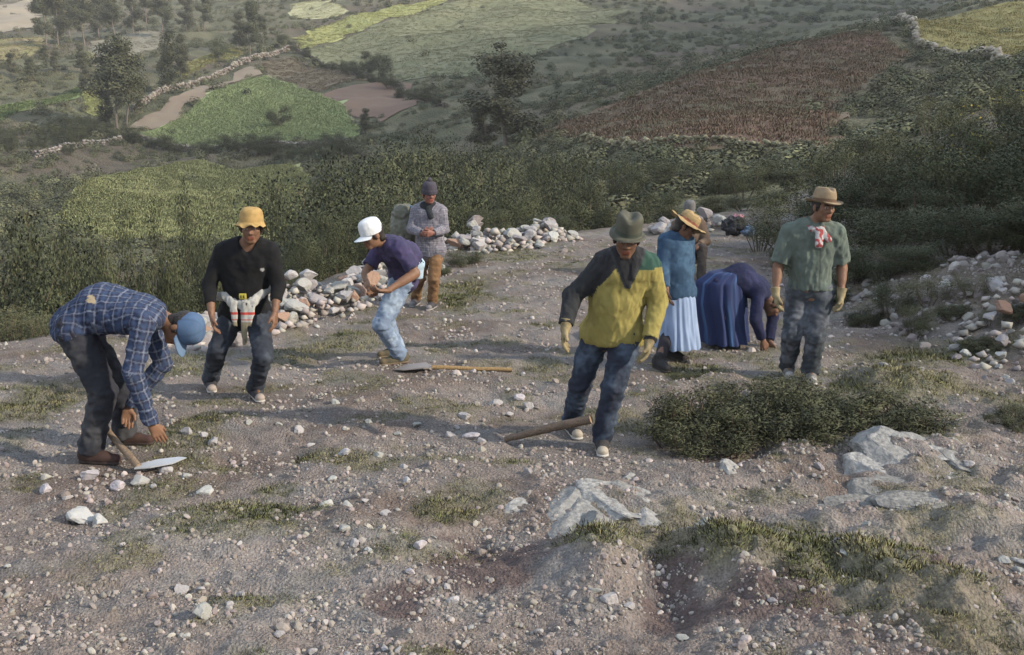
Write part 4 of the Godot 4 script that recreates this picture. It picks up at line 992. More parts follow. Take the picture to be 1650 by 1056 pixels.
func make_fields() -> void:
	for f in FIELDS:
		var pts := PackedVector2Array()
		for k in range(0, f.p.size(), 2): pts.append(Vector2(f.p[k], f.p[k + 1]))
		var o := put(f.n, drape(pts, f.s, 0.14, f.a, f.b, f.r.normalized(), f.f), M.field)
		tag(o, f.l, "", "", "structure")
	# dry stone walls and banks between the fields
	for w in WALLS:
		var b := Bag.new()
		var pts := []
		for k in range(0, w.p.size(), 2): pts.append(Vector2(w.p[k], w.p[k + 1]))
		for k in pts.size() - 1:
			var q0: Vector2 = pts[k]; var q1: Vector2 = pts[k + 1]
			var m := int(q0.distance_to(q1) / (w.h * 0.42)) + 1
			var sidev := (q1 - q0).normalized().orthogonal()
			for t in m:
				for lay in 3:
					var q := q0.lerp(q1, (t + rng.randf_range(-0.3, 0.3)) / m) + sidev * rng.randf_range(-0.2, 0.2)
					var s: float = w.h * rng.randf_range(0.24, 0.36)
					boulder(b, Vector3(q.x, slope_h(q.x, q.y) + w.h * (0.12 + 0.3 * lay) + rng.randf_range(-0.05, 0.05), -q.y), s, tone(w.c, 0.3))
		var o := put("stone_wall", b.mesh(), M.slope)
		tag(o, w.l, "stone wall")

func boulder(b: Bag, at: Vector3, r: float, col: Color) -> void:
	# a rough eight sided lump for things seen from afar
	var o := b.v.size()
	var rot := Basis(rdir(), rng.randf() * TAU)
	var P := [Vector3(1, 0, 0), Vector3(-1, 0, 0), Vector3(0, 1, 0), Vector3(0, -1, 0), Vector3(0, 0, 1), Vector3(0, 0, -1)]
	for p in P:
		var q: Vector3 = rot * (p * rng.randf_range(0.75, 1.25))
		b.v.append(at + q * r * Vector3(1.2, 0.85, 1.2)); b.n.append(q.normalized()); b.c.append(col)
	for f in [[0, 2, 4], [4, 2, 1], [1, 2, 5], [5, 2, 0], [4, 3, 0], [1, 3, 4], [5, 3, 1], [0, 3, 5]]:
		b.i.append_array([o + f[0], o + f[2], o + f[1]])

func make_cloud() -> void:
	# a cloud off to the sunny side: its shadow lies on the middle of the far slope
	var b := Bag.new()
	var p := PackedVector2Array()
	for k in range(0, CLOUD.size(), 2): p.append(Vector2(CLOUD[k], CLOUD[k + 1]))
	var lo := p[0]; var hi := p[0]
	for q in p:
		lo = lo.min(q); hi = hi.max(q)
	var step := 16.0
	for i in int((hi.y - lo.y) / step) + 1:
		for j in int((hi.x - lo.x) / step) + 1:
			var q := lo + Vector2(j + rng.randf_range(-0.3, 0.3), i + rng.randf_range(-0.3, 0.3)) * step
			if not Geometry2D.is_point_in_polygon(q, p): continue
			var r := rng.randf_range(10.0, 17.0)
			puff(b, Vector3(q.x, CLOUD_Y + rng.randf_range(-4.0, 10.0), -q.y), r)
	tag(put("cloud", b.mesh(), M.cloud), "low white cloud drifting over the valley", "", "", "structure")

func puff(b: Bag, at: Vector3, r: float) -> void:
	var o := b.v.size(); var R := 6; var S := 10
	for i in R + 1:
		for j in S:
			var th := PI * i / R; var ph := TAU * j / S
			var q := Vector3(sin(th) * cos(ph), cos(th), sin(th) * sin(ph))
			b.v.append(at + q * r * (1.0 + 0.25 * n_a.get_noise_3dv(q * 1.5 + at * 0.05)) * Vector3(1, 0.6, 1)); b.n.append(q); b.c.append(Color(1, 1, 1))
	for i in R:
		for j in S:
			var a := o + i * S + j; var c := o + i * S + (j + 1) % S
			b.i.append_array([a, a + S, c, c, a + S, c + S])

# ---------------------------------------------------------------- plants
func tree_shape(kind: int, seed_: int) -> Array:
	# one metre tall: [trunk mesh, crown mesh]
	rng.seed = seed_
	var tr := Bag.new(); var cr_ := Bag.new()
	var bark := lin(0.17, 0.145, 0.12); var lobes := []
	var lean := Vector3(rng.randf_range(-0.05, 0.05), 0, rng.randf_range(-0.05, 0.05))
	var spine := []; var rads := []
	var tall := 0.55 if kind == 2 else 0.93
	for k in 9:
		var t := k / 8.0
		spine.append(Vector3(lean.x * t + 0.012 * sin(t * 9.0 + seed_), t * tall - 0.02, lean.z * t + 0.012 * cos(t * 7.0 + seed_)))
		rads.append((0.011 if kind != 2 else 0.02) * (1.0 - 0.85 * t) + 0.002)
	tr.tube(spine, rads, 7, bark)
	var limbs: int = [20, 22, 14, 22][kind]
	for k in limbs:
		var t := rng.randf_range([0.2, 0.06, 0.3, 0.12][kind], 0.97)
		var p: Vector3 = spine[mini(8, int(t * 8.0))].lerp(spine[mini(8, int(t * 8.0) + 1)], t * 8.0 - int(t * 8.0))
		var a := rng.randf() * TAU
		var reach: float = [0.17, 0.055, 0.30, 0.13][kind] * rng.randf_range(0.55, 1.15) * (1.15 - 0.6 * t if kind != 2 else 1.0)
		var up: float = [0.5, 1.6, 0.55, 0.8][kind]
		var e := p + Vector3(cos(a), up * rng.randf_range(0.5, 1.2), sin(a)) * reach
		var mid := p.lerp(e, 0.5) - Vector3(0, 0.012, 0)
		tr.tube([p, mid, e], [rads[mini(8, int(t * 8))] * 0.5, 0.004, 0.0015], 5, bark)
		lobes.append([e, [0.10, 0.07, 0.17, 0.095][kind] * rng.randf_range(0.7, 1.25)])
		if kind != 1 or rng.randf() < 0.6: lobes.append([mid + rdir() * 0.02, [0.06, 0.055, 0.12, 0.06][kind] * rng.randf_range(0.6, 1.0)])
	lobes.append([spine[8], 0.05])
	var cols: Array = [[lin(0.045, 0.049, 0.027), lin(0.074, 0.074, 0.042)], [lin(0.030, 0.034, 0.019), lin(0.054, 0.056, 0.030)], [lin(0.042, 0.047, 0.024), lin(0.066, 0.070, 0.034)], [lin(0.045, 0.046, 0.028), lin(0.069, 0.067, 0.040)]][kind]
	for lb in lobes:
		var n := int(44000.0 * lb[1] * lb[1] * (1.0 if kind != 2 else 0.4)) + 20
		var base: Color = cols[0].lerp(cols[1], rng.randf())
		for q in n:
			var u := rdir(); var p: Vector3 = lb[0] + u * lb[1] * pow(rng.randf(), 0.45) * Vector3(1, 0.85 if kind != 1 else 1.5, 1)
			var nor := (u * 0.9 + rdir() * 0.5 + Vector3(0, 0.3, 0)).normalized()
			var dir := nor.cross(rdir()).normalized()
			dir = (dir + Vector3(0, -0.35 if kind == 0 else 0.1, 0)).normalized()
			var l := rng.randf_range(0.013, 0.026)
			cr_.leaf(p, dir, nor, l, l * 0.6, tone(base, 0.25))
	return [tr.mesh(), cr_.mesh()]

func make_trees() -> void:
	var shapes := []
	for k in 4:
		for s in 3: shapes.append(tree_shape(k, 100 + k * 10 + s))
	rng.seed = 21
	var protos := {}
	for t in TREES:
		var which: int = t.k * 3 + rng.randi() % 3
		var o: Node3D
		var at := Vector3(t.x, slope_h(t.x, t.d) - 0.1, -t.d)
		if protos.has(which):
			o = protos[which].duplicate(); o.name = numbered("tree"); add_child(o); o.position = at
			tag(o, t.l, "tree", t.g)
		else:
			o = thing("tree", at, t.l, "tree", t.g)
			put("trunk", shapes[which][0], M.bark, o); put("crown", shapes[which][1], M.leaf, o)
			protos[which] = o
		o.rotation.y = rng.randf() * TAU
		o.scale = Vector3(t.w, 1.0, t.w) * t.h

func shrub_shape(kind: int, seed_: int) -> Array:
	# about one metre wide and one metre tall: 0 upright and dark, 1 round and leafy, 2 pale twiggy, 3 low and spreading with fine leaves
	rng.seed = seed_
	var st := Bag.new(); var lf := Bag.new()
	var lobes := []
	var stems: int = [7, 9, 9, 26][kind]
	var bark := lin(0.13, 0.10, 0.075)
	for k in stems:
		var a := TAU * (k + rng.randf_range(-0.4, 0.4)) / stems
		var out: float = [0.22, 0.34, 0.36, 0.42][kind] * sqrt(rng.randf())
		var e := Vector3(cos(a) * out, rng.randf_range(0.5, 0.92) if kind != 3 else rng.randf_range(0.35, 0.8) * (1.0 - 0.5 * out / 0.42), sin(a) * out)
		var b := Vector3(cos(a), 0, sin(a)) * (0.05 if kind != 3 else out * 0.6)
		var m := b.lerp(e, 0.5) + Vector3(cos(a), 0, sin(a)) * 0.05 + rdir() * 0.03
		st.tube([b - Vector3(0, 0.08, 0), m, e], [0.011, 0.007, 0.002], 5, tone(bark, 0.2))
		lobes.append([e, [0.15, 0.17, 0.15, 0.11][kind] * rng.randf_range(0.75, 1.2)])
		lobes.append([m + Vector3(0, 0.05, 0) + rdir() * 0.05, [0.15, 0.17, 0.12, 0.10][kind] * rng.randf_range(0.7, 1.1)])
		if kind == 0: lobes.append([b.lerp(m, 0.6) + rdir() * 0.07 + Vector3(0, 0.05, 0), 0.13])
	var cols: Array = [[lin(0.030, 0.034, 0.018), lin(0.062, 0.067, 0.033)], [lin(0.031, 0.036, 0.018), lin(0.062, 0.067, 0.033)], [lin(0.057, 0.058, 0.030), lin(0.092, 0.090, 0.045)], [lin(0.030, 0.032, 0.018), lin(0.057, 0.058, 0.030)]][kind]
	for lb in lobes:
		var n := int([24000.0, 22000.0, 13000.0, 24000.0][kind] * lb[1] * lb[1]) + 12
		var base: Color = cols[0].lerp(cols[1], rng.randf())
		for q in n:
			var u := rdir(); var p: Vector3 = lb[0] + u * lb[1] * pow(rng.randf(), 0.4)
			if p.y < 0.0: p.y = rng.randf() * 0.1
			var nor := (u * 0.8 + rdir() * 0.55 + Vector3(0, 0.35, 0)).normalized()
			var dir := (nor.cross(rdir()).normalized() + Vector3(0, 0.35, 0) + u * 0.4).normalized()
			var l := rng.randf_range(0.014, 0.030) if kind != 3 else rng.randf_range(0.022, 0.046)
			lf.leaf(p, dir, nor, l, l * (0.5 if kind != 3 else 0.26), tone(base, 0.3))
	# single shoots that stick out of the outline
	for k in 40:
		var lb: Array = lobes[rng.randi() % lobes.size()]
		var u := (rdir() + Vector3(0, 0.7, 0)).normalized()
		var p: Vector3 = lb[0] + u * lb[1] * 0.7
		var e := p + u * rng.randf_range(0.05, 0.13)
		st.tube([p, e], [0.003, 0.001], 3, bark)
		for q in 9:
			var w := rdir()
			lf.leaf(p.lerp(e, rng.randf()), (w + u * 0.6).normalized(), w.cross(u).normalized(), 0.03, 0.014 if kind != 3 else 0.006, tone(cols[1], 0.25))
	return [st.mesh(), lf.mesh()]

func make_shrubs() -> void:
	var shapes := []
	for k in 4:
		for s in 3: shapes.append(shrub_shape(k, 300 + k * 10 + s))
	# yellow flower heads for the shrubs that bloom
	rng.seed = 77
	var fl := Bag.new()
	for k in 16:
		var a := rng.randf() * TAU; var r := 0.42 * sqrt(rng.randf())
		var p := Vector3(cos(a) * r, 0.95 - r * 0.9 + rng.randf_range(-0.15, 0.1), sin(a) * r)
		for q in 7:
			var w := rdir(); fl.leaf(p, (w + Vector3(0, 0.6, 0)).normalized(), w.cross(Vector3.UP).normalized(), 0.022, 0.016, tone(lin(0.36, 0.28, 0.06), 0.2))
	var bloom := fl.mesh()
	rng.seed = 33
	var protos := {}
	for s in SHRUBS:
		var z: Dictionary = SHRUB_ZONES[int(s[5])]
		var which := int(s[4]) * 3 + rng.randi() % 3
		var h := gh(s[0], s[1]) if s[1] < 30.0 else slope_h(s[0], s[1])
		var at := Vector3(s[0], h - 0.04, -s[1])
		var o: Node3D
		if protos.has(which):
			o = protos[which].duplicate(); o.name = numbered("shrub"); add_child(o); o.position = at
			tag(o, z.l, "shrub", z.g)
		else:
			o = thing("shrub", at, z.l, "shrub", z.g)
			put("stem", shapes[which][0], M.bark, o); put("foliage", shapes[which][1], M.leaf, o)
			protos[which] = o.duplicate()
		if z.has("bloom"): put("blossom", bloom, M.leaf, o)
		o.rotation.y = rng.randf() * TAU
		o.scale = Vector3(s[3], s[2] * (0.96 if int(s[4]) != 3 else 1.0), s[3])
	for k in protos: protos[k].free()

func raise(b: Bag, by: float) -> void:
	# thin blades catch the light from above on either face
	for k in b.n.size(): b.n[k] = b.n[k].lerp(Vector3.UP, by).normalized()

func scatter(called: String, mesh: Mesh, m: Material, xf: Array, cols: Array, label: String) -> void:
	var mm := MultiMesh.new(); mm.transform_format = MultiMesh.TRANSFORM_3D; mm.use_colors = true; mm.mesh = mesh
	mm.instance_count = xf.size()
	for k in xf.size():
		mm.set_instance_transform(k, xf[k]); mm.set_instance_color(k, cols[k])
	var o := MultiMeshInstance3D.new(); o.multimesh = mm; o.material_override = m; o.name = numbered(called); add_child(o)
	tag(o, label, "", "", "stuff")

func make_scrub() -> void:
	# low bushes and tussocks, too many to count, over the far slope
	for s in 3:
		rng.seed = 50 + s
		var b := Bag.new()
		for k in 260:
			var u := rdir(); u.y = absf(u.y)
			var nor := (u + rdir() * 0.6 + Vector3(0, 0.3, 0)).normalized()
			b.leaf(u * Vector3(0.5, 0.62, 0.5) * pow(rng.randf(), 0.5), nor.cross(rdir()).normalized(), nor, 0.13, 0.075, tone(lin(1, 1, 1), 0.3))
		var mesh := b.mesh()
		var xf := []; var cols := []
		while xf.size() < 6500:
			var d := 40.0 * pow(480.0 / 40.0, rng.randf()); var x := rng.randf_range(-0.62, 0.62) * d
			var g := n_b.get_noise_2d(x * 0.035 + 12.0, d * 0.035) + n_b.get_noise_2d(x * 0.12, d * 0.12) * 0.5
			if g < rng.randf_range(-0.45, 0.3): continue
			if in_field(x, d) and rng.randf() > 0.02: continue
			var r := rng.randf_range(0.35, 1.0 + 1.2 * rng.randf() * rng.randf()) * (1.0 + d / 400.0)
			xf.append(Transform3D(Basis(Vector3.UP, rng.randf() * TAU).scaled(Vector3(r, r * rng.randf_range(0.6, 1.1), r)), Vector3(x, slope_h(x, d) - 0.1, -d)))
			cols.append(tone(lin(0.045, 0.05, 0.026).lerp(lin(0.12, 0.115, 0.06), rng.randf()), 0.3))
		scatter("scrub", mesh, M.leaf, xf, cols, "low scrub scattered over the far hillside")
	# crops and stubble standing on the fields
	for s in 2:
		rng.seed = 60 + s
		var b := Bag.new()
		for k in 24:
			var a := rng.randf() * TAU; var p := Vector3(cos(a), 0, sin(a)) * sqrt(rng.randf()) * 0.6
			b.leaf(p, (Vector3(0, 1, 0) + rdir() * 0.5).normalized(), rdir(), rng.randf_range(0.14, 0.32), 0.05, tone(lin(1, 1, 1), 0.2))
		raise(b, 0.75)
		var mesh := b.mesh()
		var xf := []; var cols := []
		for f in FIELDS:
			if f.t <= 0: continue
			var pts := PackedVector2Array()
			for k in range(0, f.p.size(), 2): pts.append(Vector2(f.p[k], f.p[k + 1]))
			var lo := pts[0]; var hi := pts[0]
			for q in pts:
				lo = lo.min(q); hi = hi.max(q)
			for k in int(f.t * 1.4):
				var q := Vector2(rng.randf_range(lo.x, hi.x), rng.randf_range(lo.y, hi.y))
				if not Geometry2D.is_point_in_polygon(q, pts): continue
				var r := rng.randf_range(0.45, 0.9)
				xf.append(Transform3D(Basis(Vector3.UP, rng.randf() * TAU).scaled(Vector3(r, r, r)), Vector3(q.x, slope_h(q.x, q.y) + 0.1, -q.y)))
				cols.append(tone(f.a.lerp(f.b, rng.randf()), 0.2))
		scatter("crop_stubble", mesh, M.grass, xf, cols, "crops and stubble standing on the far fields")

var field_polys := []
func in_field(x: float, d: float) -> bool:
	if field_polys.is_empty():
		for f in FIELDS:
			var pts := PackedVector2Array()
			for k in range(0, f.p.size(), 2): pts.append(Vector2(f.p[k], f.p[k + 1]))
			field_polys.append(pts)
	for p in field_polys:
		if Geometry2D.is_point_in_polygon(Vector2(x, d), p): return true
	return false

# ---------------------------------------------------------------- rocks, stones, gravel, grass
func ico(level: int) -> Array:
	var t := (1.0 + sqrt(5.0)) / 2.0
	var v := []
	for p in [[-1, t, 0], [1, t, 0], [-1, -t, 0], [1, -t, 0], [0, -1, t], [0, 1, t], [0, -1, -t], [0, 1, -t], [t, 0, -1], [t, 0, 1], [-t, 0, -1], [-t, 0, 1]]:
		v.append(Vector3(p[0], p[1], p[2]).normalized())
	var f := [[0, 11, 5], [0, 5, 1], [0, 1, 7], [0, 7, 10], [0, 10, 11], [1, 5, 9], [5, 11, 4], [11, 10, 2], [10, 7, 6], [7, 1, 8], [3, 9, 4], [3, 4, 2], [3, 2, 6], [3, 6, 8], [3, 8, 9], [4, 9, 5], [2, 4, 11], [6, 2, 10], [8, 6, 7], [9, 8, 1]]
	for l in level:
		var cache := {}; var g := []
		for q in f:
			var m := []
			for k in 3:
				var a: int = q[k]; var b: int = q[(k + 1) % 3]
				var key := Vector2i(mini(a, b), maxi(a, b))
				if not cache.has(key):
					cache[key] = v.size(); v.append(((v[a] + v[b]) * 0.5).normalized())
				m.append(cache[key])
			g.append_array([[q[0], m[0], m[2]], [q[1], m[1], m[0]], [q[2], m[2], m[1]], [m[0], m[1], m[2]]])
		f = g
	return [v, f]

func stone_mesh(seed_: int, level: int, cuts: int, rough: float, smooth_it := false) -> ArrayMesh:
	rng.seed = seed_
	var g := ico(level)
	var planes := []
	for k in cuts: planes.append([rdir(), rng.randf_range(0.45, 0.85)])
	var sq := Vector3(rng.randf_range(0.9, 1.3), rng.randf_range(0.6, 0.85), rng.randf_range(0.8, 1.1))
	var v := PackedVector3Array(); var c := PackedColorArray(); var idx := PackedInt32Array()
	for p in g[0]:
		var q: Vector3 = p
		for pl in planes:
			var e: float = q.dot(pl[0]) - pl[1]
			if e > 0.0: q -= pl[0] * e * 0.95
		q *= 1.0 + rough * n_b.get_noise_3dv(p * 1.6 + Vector3(seed_ * 3.1, 0, 0))
		v.append(q * sq); c.append(Color(1, 1, 1) * (1.0 + 0.25 * n_b.get_noise_3dv(p * 2.5 + Vector3(0, seed_, 0))))
	for t in g[1]: idx.append_array([t[0], t[2], t[1]])
	if smooth_it: return mesh_of(v, smooth_normals(v, idx), c, idx)
	return flat_mesh(v, c, idx)

func make_rocks() -> void:
	# bedrock that breaks through the ground: tilted angular slabs, each sunk into the earth
	var slabs := []
	for k in 5: slabs.append(stone_mesh(560 + k, 4, 17, 0.07))
	for r in ROCKS:
		rng.seed = r.s
		var root := thing("rock", Vector3(r.c.x, gh(r.c.x, r.c.y), -r.c.y), r.t, "rock")
		for k in r.n:
			var a := rng.randf() * TAU; var m := sqrt(rng.randf()) * 0.72
			var q := Vector2(cos(a) * m * r.w, sin(a) * m * r.l).rotated(r.a)
			if k == 0: q = Vector2.ZERO
			var s: float = rng.randf_range(0.42, 0.7) if r.n > 1 else 0.9
			var w: float = r.w * s; var l: float = maxf(r.l * s * 1.3, w * 0.45)
			var o := put("slab", slabs[rng.randi() % slabs.size()], rock_mat(r.k, rng.randi() % 3), root)
			var p: Vector2 = r.c + q
			o.scale = Vector3(w, maxf(r.h * 2.2, 0.09), l)
			o.rotation = Vector3(rng.randf_range(-0.10, 0.16), r.a + rng.randf_range(-0.4, 0.4), rng.randf_range(-0.12, 0.12))
			o.position = Vector3(q.x, gh(p.x, p.y) - root.position.y - maxf(r.h * 2.2, 0.09) * rng.randf_range(0.5, 0.7), -q.y)

var rock_mats := {}
func rock_mat(c: Color, k: int) -> StandardMaterial3D:
	var key := str(c) + str(k)
	if not rock_mats.has(key):
		var m: StandardMaterial3D = M.rock.duplicate(); m.albedo_color = (c * [0.85, 1.0, 1.18][k]).linear_to_srgb()
		rock_mats[key] = m
	return rock_mats[key]

var stone_shapes := []
func place_stone(at: Vector3, r: float, col: Color, label: String, group: String, called := "stone") -> void:
	var k := rng.randi() % stone_shapes.size()
	var o := MeshInstance3D.new(); o.mesh = stone_shapes[k]; o.name = numbered(called); add_child(o)
	o.material_override = stone_mat(col)
	o.position = at; o.rotation = Vector3(rng.randf_range(-0.4, 0.4), rng.randf() * TAU, rng.randf_range(-0.4, 0.4))
	o.scale = Vector3.ONE * r
	tag(o, label, "stone", group)

var stone_mats := {}
func stone_mat(col: Color) -> StandardMaterial3D:
	# a few tones shared by all the stones
	var key := Vector3i(int(col.r * 14.0), int(col.g * 14.0), int(col.b * 14.0))
	if not stone_mats.has(key):
		var m: StandardMaterial3D = M.stone.duplicate()
		m.albedo_color = col.linear_to_srgb()
		stone_mats[key] = m
	return stone_mats[key]

func make_stones() -> void:
	for k in 9: stone_shapes.append(stone_mesh(500 + k, 2, 9, 0.16))
	rng.seed = 91
	# single stones told apart on the ground: [x, d, radius, pale 0..1]
	for s in LOOSE:
		var col := lin(0.22, 0.195, 0.18).lerp(lin(0.48, 0.46, 0.45), s[3])
		var z: Dictionary = STONE_ZONES[int(s[4])]
		place_stone(Vector3(s[0], gh(s[0], s[1]) + s[2] * 0.25, -s[1]), s[2], tone(col, 0.12), z.l, z.g)
	# heaps along the edge of the track, each stone resting on those below it
	for hp in HEAPS:
		for k in hp.n:
			var t := rng.randf(); var a: Vector2 = hp.a; var b: Vector2 = hp.b
			var ax := (b - a).normalized().orthogonal()
			var off := rng.randfn(0.0, 0.42)
			if absf(off) > 1.2: off *= 0.4
			var p: Vector2 = a.lerp(b, t) + ax * off * hp.w
			var pile: float = hp.h * maxf(0.0, 1.0 - absf(off) * 0.9) * (0.6 + 0.4 * sin(t * 9.0 + hp.n)) * (1.0 - pow(absf(t * 2.0 - 1.0), 4.0))
			var r := rng.randf_range(hp.r * 0.45, hp.r * 1.35)
			var y := gh(p.x, p.y) + pile * sqrt(rng.randf()) * 0.9 + r * 0.3
			var col := lin(0.29, 0.26, 0.24).lerp(lin(0.48, 0.44, 0.41), rng.randf())
			if rng.randf() < 0.12: col = lin(0.32, 0.20, 0.15)
			place_stone(Vector3(p.x, y, -p.y), r, tone(col * hp.k, 0.15), hp.l, hp.g)
		# the smaller stones that fill the heap
		var v := Bag.new()
		for k in hp.n * 5:
			var t := rng.randf(); var a: Vector2 = hp.a; var b: Vector2 = hp.b
			var off := rng.randf_range(-0.9, 0.9)
			var p: Vector2 = a.lerp(b, t) + (b - a).normalized().orthogonal() * off * hp.w
			var pile: float = hp.h * maxf(0.0, 1.0 - absf(off) * 0.9) * (0.6 + 0.4 * sin(t * 9.0 + hp.n)) * (1.0 - pow(absf(t * 2.0 - 1.0), 4.0))
			boulder(v, Vector3(p.x, gh(p.x, p.y) + pile * rng.randf() * 0.8, -p.y), hp.r * rng.randf_range(0.3, 0.7), tone(lin(0.24, 0.215, 0.195) * hp.k, 0.3))
		tag(put("rubble", v.mesh(), M.gravel), hp.f, "", "", "stuff")

func make_bank_rubble() -> void:
	# loose grey rubble covering the foot of the shaded bank
	rng.seed = 640
	var mesh := stone_mesh(530, 1, 7, 0.2, false)
	var xf := []; var cols := []
	while xf.size() < 1000:
		var d := rng.randf_range(8.8, 15.0); var x := rng.randf_range(3.4, 9.0)
		var r0 := -side(BANK, x, d)
		if r0 < 0.05 or r0 > 2.6 + n_a.get_noise_2d(x, d): continue
		if n_b.get_noise_2d(x * 1.2, d * 1.2) < rng.randf_range(-0.5, 0.2): continue
		var r := 0.018 + 0.06 * pow(rng.randf(), 3.0)
		xf.append(Transform3D(Basis(rdir(), rng.randf() * TAU).scaled(Vector3(r, r, r)), Vector3(x, gh(x, d) + r * 0.2, -d)))
		cols.append(tone(lin(0.15, 0.132, 0.12).lerp(lin(0.28, 0.26, 0.245), rng.randf() * rng.randf()), 0.25))
	scatter("rubble", mesh, M.gravel, xf, cols, "grey rubble covering the foot of the shaded bank")

func make_gravel() -> void:
	for s in 5:
		rng.seed = 700 + s
		var mesh := stone_mesh(520 + s, 1, 6, 0.2, false)
		rng.seed = 710 + s
		var xf := []; var cols := []
		while xf.size() < 7000:
			var d := 3.3 + 17.0 * pow(rng.randf(), 1.7); var x := rng.randf_range(-0.62, 0.62) * d + rng.randf_range(-0.3, 0.3)
			var e := side(EDGE, x, d) if d > 6.5 else -1.0
			if e > 0.5: continue
			var w := n_b.get_noise_2d(x * 1.3 + 9.0, d * 1.6) + 0.5 * n_b.get_noise_2d(x * 4.0, d * 4.0)
			if w < rng.randf_range(-0.35, 0.4): continue
			if _grid(g_grass, x, d) > 0.55 and rng.randf() > 0.15: continue
			var r := (0.0035 + 0.015 * pow(rng.randf(), 4.0)) * (0.8 + 0.07 * d)
			if rng.randf() < 0.02: r *= 1.8
			xf.append(Transform3D(Basis(rdir(), rng.randf() * TAU).scaled(Vector3(r, r, r)), Vector3(x, gh(x, d) + r * rng.randf_range(-0.3, 0.3), -d)))
			cols.append(tone(lin(0.165, 0.14, 0.123).lerp(lin(0.26, 0.235, 0.215), pow(rng.randf(), 2.5)), 0.25))
		scatter("gravel", mesh, M.gravel, xf, cols, "loose gravel strewn over the track")

func make_grass() -> void:
	for s in 4:
		rng.seed = 800 + s
		var b := Bag.new()
		for k in 16:
			var a := rng.randf() * TAU; var p := Vector3(cos(a), 0, sin(a)) * rng.randf() * 0.045
			var up := (Vector3(cos(a) * 0.6, 1.0, sin(a) * 0.6) + rdir() * 0.5).normalized()
			b.leaf(p - Vector3(0, 0.004, 0), up, up.cross(rdir()).normalized(), rng.randf_range(0.010, 0.030), 0.003, tone(lin(1, 1, 1), 0.3))
		raise(b, 0.75)
		var mesh := b.mesh()
		rng.seed = 810 + s
		var xf := []; var cols := []; var tries := 0
		while xf.size() < 7000 and tries < 260000:
			tries += 1
			var d := 3.3 + 16.0 * pow(rng.randf(), 1.4); var x := rng.randf_range(-0.62, 0.62) * d + rng.randf_range(-0.3, 0.3)
			var g := _grid(g_grass, x, d)
			if g * (0.75 + 0.7 * n_b.get_noise_2d(x * 6.0, d * 6.0)) < rng.randf_range(0.04, 0.95): continue
			var r := rng.randf_range(0.45, 1.25) * (0.75 + 0.045 * d) * (0.5 + 0.9 * g * g)
			xf.append(Transform3D(Basis(Vector3.UP, rng.randf() * TAU).scaled(Vector3(r, r, r)), Vector3(x, gh(x, d), -d)))
			var w := n_b.get_noise_2d(x * 1.7, d * 1.7 + 33.0)
			cols.append(tone(lin(0.12, 0.13, 0.055).lerp(lin(0.24, 0.22, 0.115), smoothstep(-0.35, 0.35, w + rng.randf_range(-0.2, 0.2))), 0.2))
		scatter("grass", mesh, M.grass, xf, cols, "short tufted grass growing between the stones")

# ---------------------------------------------------------------- bodies and clothes as smooth joined volumes
# a piece: [a, b, radius a, radius b, blend, tag, squeeze axis, squeeze, cut ends, hollow, inverse frame]
func cap(a: Vector3, b: Vector3, ra: float, rb: float, k := 0.03, tg := 0, ax := Vector3.ZERO, fl := 1.0, cut := 0, neg := false) -> Array:
	return [a, b, ra, rb, k, tg, ax, fl, cut, neg, null]
func ell(c: Vector3, r: Vector3, bs: Basis, k := 0.02, tg := 0, neg := false) -> Array:
	var m := maxf(r.x, maxf(r.y, r.z))
	return [c, c, m, m, k, tg, Vector3.ZERO, minf(r.x, minf(r.y, r.z)), 0, neg, (bs * Basis.from_scale(r)).inverse()]

